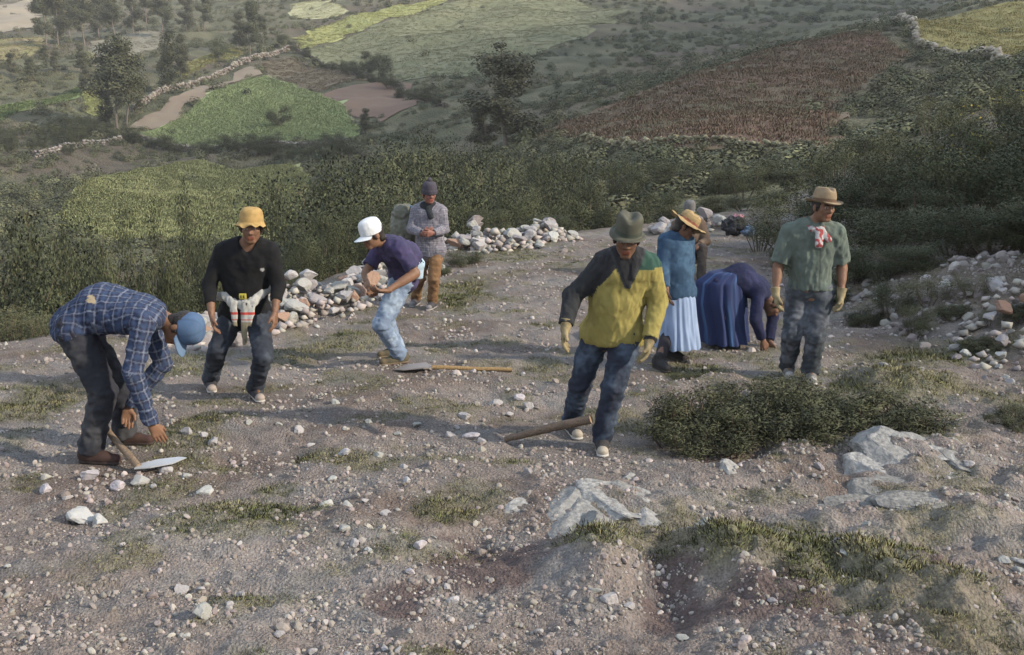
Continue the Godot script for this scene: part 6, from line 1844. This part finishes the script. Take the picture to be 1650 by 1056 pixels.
func make_people() -> void:
	var Z := Vector3(0, 0, 1)
	var brown := Color(0.125, 0.068, 0.043)
	# ---- man in the yellow sweater
	var J: Dictionary = POSE.yellow
	var S := {fwd = Vector3(0, -0.15, 1).normalized(), face = Vector3(-0.08, -0.22, 1), up = Vector3(0.05, 1, 0.2), tilt = Vector3(0.10, 0, -0.08), skin = brown * 0.85, hs = 0.98, cell = 0.0095, gloves = true, handr = [Vector3(1, 0, 0.2), Z, 0.5], handl = [Vector3(-1, 0, 0.2), Z, 0.5]}
	var root := make_person(J, S, "man in a yellow sweater, dark jeans and a tall felt hat")
	trousers(root, J, S, denim(Color(0.024, 0.031, 0.047), Color(0.065, 0.085, 0.12)), 0.004)
	var n: Vector3 = J.n; var J_sr: Vector3 = J.sr
	var yellow := func(p: Vector3, q: Array, nn: Vector3) -> Color:
		var y := Color(0.37, 0.31, 0.10) * (1.0 + 0.22 * n_b.get_noise_3dv(p * 10.0))
		var dark := Color(0.040, 0.042, 0.045); var green := Color(0.05, 0.105, 0.08)
		var dy := n.y - p.y; var dx := absf(p.x - n.x)
		if q[5] == 2: return dark * (1.0 + 0.3 * n_b.get_noise_3dv(p * 10.0))
		if q[5] == 3: return dark
		if p.z > n.z and dy < 0.20:
			var lim := 0.085 * (1.0 - dy / 0.20)
			if dx < lim: return dark
			if dx < lim + 0.016: return dark * 1.6
		if q[5] == 1: return y if dy > 0.06 else green
		if dy < 0.075 and p.x > n.x: return green
		if dy < 0.19 and p.x < lerpf(n.x - 0.03, J_sr.x - 0.03, clampf(dy / 0.19, 0.0, 1.0)): return dark
		return y
	var L := torso_pieces(J, 0.026, S.fwd)
	L.append(cap(J.m - Vector3(0, 0.02, 0) + Vector3(0, 0, 0.05), mid(J.hl, J.hr) + Vector3(0, 0.015, 0.03), 0.125, 0.135, 0.06, 0, S.fwd, 1.0))
	sleeve(L, J, "r", 0.018, 0.97, 2); sleeve(L, J, "l", 0.020, 0.95, 1)
	L.append(cap(lerp(J.el, J.wl, 0.9), lerp(J.el, J.wl, 1.02), 0.042, 0.042, 0.008, 3, Vector3.ZERO, 1.0, 3))
	L.append(cap(n - Vector3(0, 0.02, 0), n + (J.h - n) * 0.28, 0.074, 0.068, 0.02, 3, Vector3.ZERO, 1.0, 1))
	L.append(cap(mid(J.hl, J.hr) - Vector3(0, 0.4, 0), mid(J.hl, J.hr) - Vector3(0, 0.075, 0), 0.3, 0.3, 0.01, 0, Vector3.ZERO, 1.0, 1, true))
	wear(root, "sweater", L, 0.0072, 0.011, yellow, M.knit, Vector3(19, 9, 19))
	shoes(root, J, S, Color(0.05, 0.045, 0.045), Color(0.45, 0.43, 0.40), Color(0.38, 0.33, 0.27))
	gloves(root, J, S, Color(0.26, 0.205, 0.11))
	hair(root, J, S); hat(root, J, S, "tall_felt", Color(0.085, 0.083, 0.062), Color(0.055, 0.065, 0.05))

	# ---- man in black
	J = POSE.black
	S = {fwd = Vector3(0.1, -0.1, 1).normalized(), face = Vector3(0.12, -0.08, 1), up = Vector3(0, 1, 0.1), tilt = Vector3(-0.06, 0, -0.06), skin = brown, hs = 0.98, cell = 0.0105, handr = [Vector3(1, 0, -0.2), Z, 0.55], handl = [Vector3(-1, 0, -0.2), Z, 0.55]}
	root = make_person(J, S, "man in a black sweater and straw coloured bucket hat, cloth at his waist")
	trousers(root, J, S, denim(Color(0.03, 0.035, 0.046), Color(0.06, 0.07, 0.088)), 0.002)
	n = J.n
	L = torso_pieces(J, 0.020, S.fwd)
	sleeve(L, J, "r", 0.012, 0.62); sleeve(L, J, "l", 0.012, 0.62)
	L.append(cap(n + Vector3(0, 0.06, 0.07), n + Vector3(0, -0.13, 0.16), 0.075, 0.012, 0.01, 0, Vector3.ZERO, 1.0, 0, true))
	L.append(cap(n - Vector3(0, 0.01, 0), n + Vector3(0, 0.3, 0), 0.062, 0.062, 0.01, 0, Vector3.ZERO, 1.0, 0, true))
	var badge: Vector3 = EXTRA.badge
	var black := func(p: Vector3, _q: Array, nn: Vector3) -> Color:
		if nn.z > 0.2 and Vector2(p.x - badge.x, p.y - badge.y).length() < 0.014: return Color(0.5, 0.5, 0.48)
		return Color(0.017, 0.017, 0.019) * (1.0 + 0.3 * n_b.get_noise_3dv(p * 8.0))
	wear(root, "sweater", L, 0.0095, 0.008, black, M.knit)
	# the cloth slung round the waist
	L = []
	var W: Array = EXTRA.waist
	for k in W.size() - 1: L.append(cap(W[k], W[k + 1], 0.034, 0.036, 0.02, 0, Z, 1.7))
	var T: Array = EXTRA.tails
	for k in range(0, T.size(), 2): L.append(cap(T[k], T[k + 1], 0.034, 0.022, 0.015, 0, Z, 2.4, 1))
	var rag := func(p: Vector3, _q: Array, _n: Vector3) -> Color:
		var c := Color(0.40, 0.39, 0.36) * (1.0 + 0.35 * n_b.get_noise_3dv(p * 14.0))
		var y: float = p.y - T[0].y
		if (y < -0.06 and y > -0.085) or (y < -0.115 and y > -0.125): return Color(0.42, 0.06, 0.05)
		if y < -0.14: return Color(0.22, 0.19, 0.13)
		return c
	wear(root, "waist_cloth", L, 0.007, 0.010, rag, M.cloth, Vector3(34, 10, 34))
	L = [cap(EXTRA.buckle - Vector3(0.028, 0, 0), EXTRA.buckle + Vector3(0.028, 0, 0), 0.024, 0.024, 0.005, 0, Z, 3.0, 3)]
	var gold := func(p: Vector3, _q: Array, _n: Vector3) -> Color:
		var e: Vector3 = p - EXTRA.buckle
		return Color(0.08, 0.07, 0.02) if absf(e.y) < 0.012 and absf(absf(e.x) - 0.010) < 0.006 else Color(0.42, 0.36, 0.06)
	wear(root, "belt_buckle", L, 0.004, 0.0, gold, M.felt)
	shoes(root, J, S, Color(0.045, 0.045, 0.05), Color(0.42, 0.40, 0.37), Color(0.34, 0.28, 0.24))
	hair(root, J, S); hat(root, J, S, "bucket", Color(0.38, 0.25, 0.095), Color(0.3, 0.2, 0.08))

	# ---- man in the white cap
	J = POSE.cap
	S = {fwd = Vector3(-0.75, -0.45, 0.4).normalized(), face = Vector3(-0.8, -0.28, 0.55), up = Vector3(-0.25, 1, 0.15), tilt = Vector3(0.05, 0, 0), skin = brown * 1.1, hs = 0.97, cell = 0.0105, handl = [Vector3(-0.2, 0.9, -0.3), Vector3(-0.5, 0.2, -0.7), 0.7], handr = [Vector3(0.3, 0.5, 0.8), Vector3(-0.6, 0.6, 0.2), 0.6]}
	root = make_person(J, S, "man in a white cap, purple shirt and pale jeans stooping with a stone")
	trousers(root, J, S, denim(Color(0.17, 0.22, 0.31), Color(0.31, 0.38, 0.47)), 0.004)
	n = J.n
	L = torso_pieces(J, 0.018, S.fwd)
	sleeve(L, J, "r", 0.012, -0.25); sleeve(L, J, "l", 0.014, -0.2)
	wear(root, "t_shirt", L, 0.0095, 0.012, soft(Color(0.045, 0.04, 0.085), Color(0.075, 0.06, 0.13)), M.cloth)
	L = [cap(EXTRA.tail[0], EXTRA.tail[1], 0.07, 0.05, 0.03, 0, EXTRA.tail[2], 2.4), cap(EXTRA.tail[1], EXTRA.tail[3], 0.06, 0.04, 0.03, 0, EXTRA.tail[2], 2.4, 1)]
	wear(root, "shirt_tail", L, 0.009, 0.008, flat_paint(Color(0.33, 0.42, 0.5)), M.cloth)
	shoes(root, J, S, Color(0.10, 0.085, 0.055), Color(0.16, 0.12, 0.08), Color(0.13, 0.10, 0.06))
	hair(root, J, S); hat(root, J, S, "cap", Color(0.68, 0.69, 0.70), Color(0.60, 0.64, 0.68))
	var o := MeshInstance3D.new(); o.mesh = stone_shapes[2]; o.name = numbered("stone"); add_child(o); o.material_override = stone_mat(Color(0.34, 0.27, 0.17))
	o.position = J.at + EXTRA.stone; o.scale = Vector3(0.085, 0.105, 0.085); o.rotation = Vector3(0.4, 0.7, 0.3)
	tag(o, "tan stone held in the hands of the man in the white cap", "stone")

	# ---- man in the knitted hat
	J = POSE.pom
	S = {fwd = Z, face = Vector3(0.35, -0.15, 1), up = Vector3.UP, skin = Color(0.15, 0.07, 0.055), hs = 0.95, cell = 0.012, handr = [Vector3(0, 0.3, -1), Vector3(0, 1, 0), 0.8], handl = [Vector3(0, 0.3, -1), Vector3(0, 1, 0), 0.8]}
	root = make_person(J, S, "man in a knitted bobble hat and tan trousers with a bundle on his back")
	trousers(root, J, S, soft(Color(0.17, 0.095, 0.048), Color(0.23, 0.14, 0.075)), -0.004)
	L = torso_pieces(J, 0.024, S.fwd)
	L.append(cap(mid(J.hl, J.hr) + Vector3(0, 0.03, 0), mid(J.hl, J.hr) - Vector3(0, 0.06, 0), 0.13, 0.135, 0.04, 0, Z, 1.1, 1))
	sleeve(L, J, "r", 0.014, 0.95, 1); sleeve(L, J, "l", 0.014, 0.95, 1)
	wear(root, "jacket", L, 0.010, 0.008, plaid(Color(0.10, 0.095, 0.115), Color(0.20, 0.19, 0.22), Color(0.44, 0.42, 0.46), Vector3.UP, 0.055), M.cloth)
	L = [cap(J.n + Vector3(-0.05, 0.01, 0.03), J.n + Vector3(0.05, 0.01, 0.03), 0.062, 0.062, 0.03), cap(J.n + Vector3(0, 0, 0.06), J.n + Vector3(0.03, -0.10, 0.10), 0.05, 0.04, 0.03)]
	wear(root, "scarf", L, 0.009, 0.008, flat_paint(Color(0.04, 0.045, 0.05)), M.knit)
	shoes(root, J, S, Color(0.06, 0.055, 0.06), Color(0.3, 0.29, 0.28), Color(0.2, 0.19, 0.19))
	hair(root, J, S); hat(root, J, S, "knit", Color(0.085, 0.075, 0.095), Color(0.1, 0.1, 0.1))
	var pk := thing("bundle", J.at + EXTRA.pack, "grey olive bundle on the back of the man in the bobble hat", "bundle")
	L = [ell(Vector3.ZERO, Vector3(0.19, 0.25, 0.15), Basis(), 0.05), ell(Vector3(-0.02, 0.2, 0.02), Vector3(0.13, 0.1, 0.12), Basis(), 0.06)]
	wear(pk, "sack", L, 0.012, 0.02, soft(Color(0.13, 0.13, 0.105), Color(0.20, 0.20, 0.17)), M.cloth, Vector3(14, 14, 14))
	L = []
	var st := [Vector3(0.02, 0.27, 0.02), Vector3(0.13, 0.26, 0.12), Vector3(0.2, 0.2, 0.2), Vector3(0.24, 0.06, 0.26), Vector3(0.22, -0.08, 0.24)]
	for k in st.size() - 1: L.append(cap(st[k], st[k + 1], 0.018, 0.018, 0.01, 0, Z, 1.6))
	wear(pk, "strap", L, 0.008, 0.0, flat_paint(Color(0.13, 0.20, 0.27)), M.cloth)

	# ---- bending man in the checked shirt
	J = POSE.plaid
	S = {fwd = Vector3(0.15, -1, 0.1).normalized(), face = Vector3(0.12, -0.95, 0.25), up = Vector3(0.97, 0.25, 0.12), tilt = Vector3(0.1, 0, 0), skin = Color(0.13, 0.07, 0.043), hs = 0.98, cell = 0.0095, handr = [Vector3(-0.2, -0.5, -0.9), Vector3(0.3, 0.1, -1), 0.35], handl = [Vector3(0.3, 0, 1), Vector3(1, 0, 0), 0.7]}
	root = make_person(J, S, "man in a blue checked shirt and blue cap bending over his tool")
	trousers(root, J, S, soft(Color(0.030, 0.031, 0.036), Color(0.058, 0.058, 0.062)), 0.014)
	L = torso_pieces(J, 0.024, S.fwd)
	sleeve(L, J, "r", 0.016, 0.98, 1); sleeve(L, J, "l", 0.016, 0.98, 1)
	L.append(cap(mid(J.hl, J.hr), lerp(mid(J.hl, J.hr), J.m, -0.25), 0.142, 0.138, 0.05, 0, S.fwd, 1.0, 1))
	var chk := plaid(Color(0.024, 0.025, 0.046), Color(0.04, 0.062, 0.12), Color(0.22, 0.255, 0.33), Vector3(0.97, -0.1, 0).normalized(), 0.066)
	var spot: Vector3 = EXTRA.spot
	var shirt := func(p: Vector3, q: Array, nn: Vector3) -> Color:
		if Vector2((p.x - spot.x) * 0.7, p.y - spot.y).length() < 0.024 + 0.012 * n_a.get_noise_3dv(p * 40.0) and p.z > spot.z - 0.1: return Color(0.3, 0.24, 0.16)
		return chk.call(p, q, nn)
	wear(root, "checked_shirt", L, 0.0075, 0.014, shirt, M.cloth)
	shoes(root, J, S, Color(0.055, 0.032, 0.026), Color(0.045, 0.035, 0.03), Color(0.06, 0.035, 0.028))
	hair(root, J, S); hat(root, J, S, "cap", Color(0.075, 0.125, 0.215), Color(0.13, 0.20, 0.31))

	# ---- man in the green shirt
	J = POSE.right
	S = {fwd = Vector3(0.12, -0.05, 1).normalized(), face = Vector3(0.35, -0.06, 1), up = Vector3(0.05, 1, 0.05), tilt = Vector3(-0.04, 0, -0.06), skin = brown * 1.05, hs = 0.98, cell = 0.0105, gloves = true, handr = [Vector3(1, 0, 0.1), Z, 0.6], handl = [Vector3(-1, 0, 0.1), Z, 0.6]}
	root = make_person(J, S, "man in a green shirt with a red and white neckerchief and brimmed hat")
	trousers(root, J, S, denim(Color(0.05, 0.055, 0.066), Color(0.13, 0.14, 0.16)), 0.010)
	n = J.n
	L = torso_pieces(J, 0.018, S.fwd)
	sleeve(L, J, "r", 0.020, -0.12); sleeve(L, J, "l", 0.020, -0.12)
	L.append(cap(mid(J.hl, J.hr) - Vector3(0, 0.4, 0), mid(J.hl, J.hr) + Vector3(0, 0.02, 0), 0.3, 0.3, 0.01, 0, Vector3.ZERO, 1.0, 1, true))
	var moss := func(p: Vector3, q: Array, nn: Vector3) -> Color:
		var c := Color(0.112, 0.135, 0.115) * (1.0 + 0.25 * n_b.get_noise_3dv(p * 9.0))
		var dx: float = p.x - n.x
		if nn.z > 0.1 and absf(dx - 0.02 - 0.05 * (n.y - p.y)) < 0.006: return c * 0.55
		return c
	wear(root, "shirt", L, 0.009, 0.014, moss, M.cloth, Vector3(18, 9, 18))
	L = []
	for k in 9:
		var a := PI * (-0.65 + 1.3 * k / 8.0) ; var a2 := PI * (-0.65 + 1.3 * (k + 1) / 8.0)
		if k < 8: L.append(cap(n + Vector3(sin(a) * 0.083, 0.012 - 0.05 * cos(a), cos(a) * 0.085), n + Vector3(sin(a2) * 0.083, 0.012 - 0.05 * cos(a2), cos(a2) * 0.085), 0.026, 0.026, 0.01))
	L.append(cap(n + Vector3(0.01, -0.05, 0.11), n + Vector3(0.0, -0.15, 0.15), 0.03, 0.035, 0.02, 0, Z, 1.8)); L.append(cap(n + Vector3(0.03, -0.04, 0.10), n + Vector3(0.08, -0.11, 0.13), 0.03, 0.03, 0.02, 0, Z, 1.8))
	var ker := func(p: Vector3, _q: Array, _n: Vector3) -> Color:
		var w := sin(p.x * 95.0 + p.y * 60.0 + 3.0 * n_a.get_noise_3dv(p * 14.0))
		return Color(0.38, 0.36, 0.35) if w > -0.25 else Color(0.30, 0.06, 0.06)
	wear(root, "neckerchief", L, 0.006, 0.006, ker, M.cloth, Vector3(40, 40, 40))
	shoes(root, J, S, Color(0.17, 0.16, 0.15), Color(0.42, 0.40, 0.38), Color(0.40, 0.38, 0.36))
	gloves(root, J, S, Color(0.26, 0.21, 0.12))
	hair(root, J, S); hat(root, J, S, "brim_felt", Color(0.27, 0.20, 0.125), Color(0.13, 0.08, 0.05))

	# ---- woman with the straw hat
	J = POSE.woman
	S = {fwd = Vector3(0.6, 0, 0.75).normalized(), face = Vector3(0.9, -0.35, 0.2), up = Vector3(0.3, 1, 0), tilt = Vector3(0.22, 0, -0.15), skin = Color(0.11, 0.06, 0.04), hs = 0.92, cell = 0.0105, handr = [Vector3(1, 0, 0.2), Z, 0.5], handl = [Vector3(-0.3, 0, -1), Vector3(1, 0, 0), 0.5]}
	root = make_person(J, S, "woman in a straw hat, blue sweater and pale blue pleated skirt")
	L = torso_pieces(J, 0.016, S.fwd)
	sleeve(L, J, "r", 0.012, 0.9); sleeve(L, J, "l", 0.012, 0.9)
	L.append(cap(mid(J.hl, J.hr) + Vector3(0, 0.02, 0), mid(J.hl, J.hr) - Vector3(0, 0.03, 0), 0.14, 0.15, 0.04, 0, S.fwd, 1.0, 1))
	wear(root, "sweater", L, 0.0095, 0.008, soft(Color(0.05, 0.095, 0.165), Color(0.08, 0.15, 0.24)), M.knit)
	var hp := mid(J.hl, J.hr)
	var pale := func(a: float, t: float, _w: float) -> Color: return Color(0.25, 0.32, 0.46) * (1.0 + 0.2 * n_b.get_noise_2d(a * 3.0, t * 4.0))
	skirt(root, "skirt", [[hp + Vector3(0, 0.05, 0), 0.135, 0.125], [hp - Vector3(0, 0.06, 0), 0.165, 0.15], [hp - Vector3(-0.005, 0.30, 0), 0.185, 0.175], [hp - Vector3(-0.015, 0.52, 0), 0.205, 0.195]], 17, 0.055, pale, M.cloth)
	L = []
	for s in ["l", "r"]: L.append(cap(lerp(J["k" + s], J["h" + s], 0.5), J["k" + s], 0.08, 0.066, 0.02)); L.append(cap(J["k" + s], J["a" + s] - Vector3(0, 0.02, 0), 0.066, 0.048, 0.02))
	wear(root, "stockings", L, 0.010, 0.0, flat_paint(Color(0.03, 0.026, 0.03)), M.cloth)
	shoes(root, J, S, Color(0.03, 0.028, 0.028), Color(0.05, 0.045, 0.04), Color(0.035, 0.03, 0.03))
	hair(root, J, S, 0.22); hat(root, J, S, "straw", Color(0.42, 0.30, 0.15), Color(0.28, 0.10, 0.07))

	# ---- woman bending down
	J = POSE.bent
	S = {fwd = Vector3(0.25, -1, 0.1).normalized(), face = Vector3(0.4, -0.9, 0.2), up = Vector3(0.9, 0.3, 0), skin = Color(0.12, 0.065, 0.042), hs = 0.92, cell = 0.011, handr = [Vector3(-0.2, -0.4, -0.9), Vector3(0.4, 0, 1), 0.5], handl = [Vector3(-0.2, -0.4, 0.9), Vector3(0.4, 0, -1), 0.5]}
	root = make_person(J, S, "woman in a dark blue skirt bending to the ground with her head down")
	L = torso_pieces(J, 0.012, S.fwd)
	sleeve(L, J, "r", 0.012, 0.95); sleeve(L, J, "l", 0.012, 0.95)
	wear(root, "cardigan", L, 0.0095, 0.009, soft(Color(0.026, 0.030, 0.070), Color(0.042, 0.046, 0.105)), M.knit)
	hp = mid(J.hl, J.hr)
	var navy := func(a: float, t: float, _w: float) -> Color:
		var k := smoothstep(0.1, 0.5, n_b.get_noise_2d(cos(a) * 2.2, sin(a) * 2.2 + t * 0.6))
		return Color(0.028, 0.042, 0.105).lerp(Color(0.06, 0.12, 0.25), k)
	skirt(root, "skirt", [[hp + Vector3(0.10, 0.16, 0), 0.06, 0.10], [hp + Vector3(0.05, 0.13, 0), 0.17, 0.18], [hp + Vector3(-0.01, 0.04, 0), 0.235, 0.235], [hp + Vector3(-0.01, -0.16, 0), 0.25, 0.25], [hp + Vector3(0.03, -0.40, 0), 0.23, 0.24], [Vector3(hp.x + 0.05, 0.05, hp.z), 0.23, 0.25]], 11, 0.075, navy, M.cloth)
	shoes(root, J, S, Color(0.03, 0.028, 0.028), Color(0.05, 0.045, 0.04), Color(0.035, 0.03, 0.03))
	hair(root, J, S, 0.1)

	# ---- people resting at the bend and one far down in the valley
	for q in SITTERS:
		var at := Vector3(q.x, gh(q.x, q.d) + q.lift, -q.d)
		J = seated(q.turn); J.at = Vector3(q.x, 0, -q.d)
		S = {fwd = Z.rotated(Vector3.UP, q.turn), face = Z.rotated(Vector3.UP, q.turn) + Vector3(0, -0.1, 0), up = Vector3.UP, skin = brown, hs = 0.95, cell = 0.016, handr = [Vector3(0, -1, 0), Vector3(0, 0, 1), 0.5], handl = [Vector3(0, -1, 0), Vector3(0, 0, 1), 0.5]}
		root = make_person(J, S, q.l); root.position = at
		trousers(root, J, S, flat_paint(q.legs))
		L = torso_pieces(J, 0.024, S.fwd); sleeve(L, J, "r", 0.016, 0.95); sleeve(L, J, "l", 0.016, 0.95)
		wear(root, "jacket", L, 0.014, 0.01, flat_paint(q.coat, 0.25), M.cloth)
		shoes(root, J, S, Color(0.03, 0.03, 0.03), Color(0.04, 0.04, 0.04), Color(0.03, 0.03, 0.03))
		hair(root, J, S); hat(root, J, S, q.hat, q.hatc, q.hatc)
	var bd := thing("cloth_bundle", Vector3(BUNDLE.x, gh(BUNDLE.x, BUNDLE.y) + 0.55, -BUNDLE.y), "whitish bundle on the stones beside the resting man in the cap", "bundle")
	L = [ell(Vector3.ZERO, Vector3(0.17, 0.24, 0.16), Basis(), 0.05), ell(Vector3(0.04, 0.22, 0), Vector3(0.07, 0.09, 0.07), Basis(), 0.06), cap(Vector3(0, -0.6, 0), Vector3(0, -0.1, 0), 0.13, 0.12, 0.05)]
	for q in [[0, Vector3(0, 0, 0), "dark sack with a pink cloth on top at the bend", Color(0.04, 0.04, 0.045), Color(0.36, 0.17, 0.2)], [1, Vector3(0.24, -0.02, 0.1), "small pale blue bundle beside the dark sack", Color(0.13, 0.2, 0.32), Color(0.2, 0.28, 0.4)]]:
		var sk := thing("cloth_bundle", Vector3(SACK.x, gh(SACK.x, SACK.y), -SACK.y) + q[1], q[2], "bundle")
		var R := 0.22 if q[0] == 0 else 0.13
		var B := [ell(Vector3(0, R, 0), Vector3(R * 1.2, R * 0.9, R), Basis(), 0.05), ell(Vector3(0.05, R * 1.65, 0), Vector3(R * 0.5, R * 0.45, R * 0.5), Basis(), 0.05, 1)]
		var two := func(_p: Vector3, z: Array, _n: Vector3) -> Color: return q[4] if z[5] == 1 else q[3]
		wear(sk, "sack", B, 0.014, 0.07, two, M.cloth, Vector3(7, 7, 7))
	wear(bd, "sack", L, 0.014, 0.025, soft(Color(0.26, 0.25, 0.24), Color(0.42, 0.41, 0.40)), M.cloth, Vector3(12, 12, 12))

func seated(turn: float) -> Dictionary:
	var J := {hr = Vector3(-0.09, 0.34, 0), hl = Vector3(0.09, 0.34, 0), kr = Vector3(-0.15, 0.52, 0.40), kl = Vector3(0.14, 0.50, 0.41), ar = Vector3(-0.14, 0.09, 0.46), al = Vector3(0.13, 0.09, 0.48), tr = Vector3(-0.16, 0.035, 0.62), tl = Vector3(0.15, 0.035, 0.64), m = Vector3(0, 0.60, 0.02), sr = Vector3(-0.19, 0.80, 0.05), sl = Vector3(0.19, 0.80, 0.05), er = Vector3(-0.25, 0.57, 0.14), el = Vector3(0.25, 0.57, 0.14), wr = Vector3(-0.10, 0.56, 0.35), wl = Vector3(0.10, 0.55, 0.35), fr = Vector3(-0.02, 0.53, 0.48), fl = Vector3(0.03, 0.52, 0.48), n = Vector3(0, 0.86, 0.04), h = Vector3(0, 1.02, 0.07)}
	for k in J: J[k] = J[k].rotated(Vector3.UP, turn)
	return J

# ---------------------------------------------------------------- tools on the ground
func tapered(root: Node3D, called: String, pts: Array, rad: Array, c: Color, m: Material) -> void:
	var b := Bag.new(); var P := []; var R := []
	for k in pts.size() - 1:
		for t in 8:
			P.append(pts[k].lerp(pts[k + 1], t / 8.0) + rdir() * 0.003); R.append(lerpf(rad[k], rad[k + 1], t / 8.0) * rng.randf_range(0.95, 1.05))
	P.append(pts[-1]); R.append(rad[-1])
	b.tube(P, R, 12, c)
	for k in b.c.size(): b.c[k] = c * (1.0 + 0.4 * n_b.get_noise_3dv(b.v[k] * Vector3(9, 40, 40)))
	put(called, b.mesh(), m, root)

func plate(root: Node3D, called: String, outline: Array, thick: Vector3, c: Color, m: Material) -> void:
	# a flat blade with real thickness
	var b := Bag.new(); var n := outline.size(); var ctr := Vector3.ZERO
	for p in outline: ctr += p / n
	for s in [0.5, -0.5]:
		b.v.append(ctr + thick * s * 1.6); b.c.append(c)
		for p in outline:
			b.v.append(p + thick * s); b.c.append(c * (1.0 + 0.3 * n_b.get_noise_3dv(p * 30.0)))
	for k in n:
		var a := 1 + k; var d := 1 + (k + 1) % n; var h := n + 1
		b.i.append_array([0, a, d, h, h + d, h + a, a, a + h, d, d, a + h, d + h])
	put(called, flat_mesh(b.v, b.c, b.i), m, root)

func make_tools() -> void:
	rng.seed = 5
	# shovel in front of the man in the white cap
	var a := Vector3(-0.72, 0, -8.90); var e := Vector3(0.0, 0, -8.93)
	a.y = gh(a.x, -a.z) + 0.035; e.y = gh(e.x, -e.z) + 0.03
	var r := thing("shovel", a, "shovel with a yellow wooden handle lying across the track", "shovel")
	tapered(r, "handle", [Vector3.ZERO, e - a], [0.021, 0.018], Color(0.30, 0.20, 0.095), M.wood)
	var up := Vector3(0, 0.006, 0)
	plate(r, "blade", [Vector3(0.02, 0.0, 0.02), Vector3(-0.06, 0.02, 0.12), Vector3(-0.24, 0.0, 0.11), Vector3(-0.33, -0.02, 0.0), Vector3(-0.24, 0.0, -0.11), Vector3(-0.06, 0.02, -0.12), Vector3(0.02, 0.0, -0.02)], up, Color(0.22, 0.19, 0.175), M.metal)
	# stake at the feet of the man in yellow
	r = thing("wooden_stake", STAKE[0], "thick brown wooden stake lying against the feet of the man in yellow", "stake")
	tapered(r, "shaft", [Vector3.ZERO, (STAKE[1] - STAKE[0]) * 0.5 + Vector3(0, 0.008, 0), STAKE[1] - STAKE[0]], [0.022, 0.029, 0.031], Color(0.16, 0.115, 0.085), M.wood)
	plate(r, "cut_end", ring(STAKE[1] - STAKE[0] + (STAKE[1] - STAKE[0]).normalized() * 0.002, STAKE[1] - STAKE[0], 0.0305), (STAKE[1] - STAKE[0]).normalized() * 0.003, Color(0.32, 0.22, 0.15), M.wood)
	# the bending man's hoe
	r = thing("hoe", HOE[0], "short hoe with a pale metal blade under the bending man's hand", "hoe")
	tapered(r, "handle", [HOE[1] - HOE[0], Vector3.ZERO], [0.020, 0.024], Color(0.24, 0.17, 0.115), M.wood)
	var q: Vector3 = HOE[2] - HOE[0]; var w := Vector3(0.01, 0.0, 0.075)
	plate(r, "blade", [-q * 0.05 - w * 0.5, q * 0.35 - w, q * 0.8 - w * 0.6, q, q * 0.75 + w, q * 0.3 + w, -q * 0.05 + w * 0.5], Vector3(0, 0.007, 0), Color(0.42, 0.42, 0.43), M.metal)

func ring(c: Vector3, axis: Vector3, r: float) -> Array:
	var d := axis.normalized(); var s := d.cross(Vector3.UP).normalized(); var t := s.cross(d); var out := []
	for k in 14: out.append(c + (s * cos(TAU * k / 14.0) + t * sin(TAU * k / 14.0)) * r)
	return out
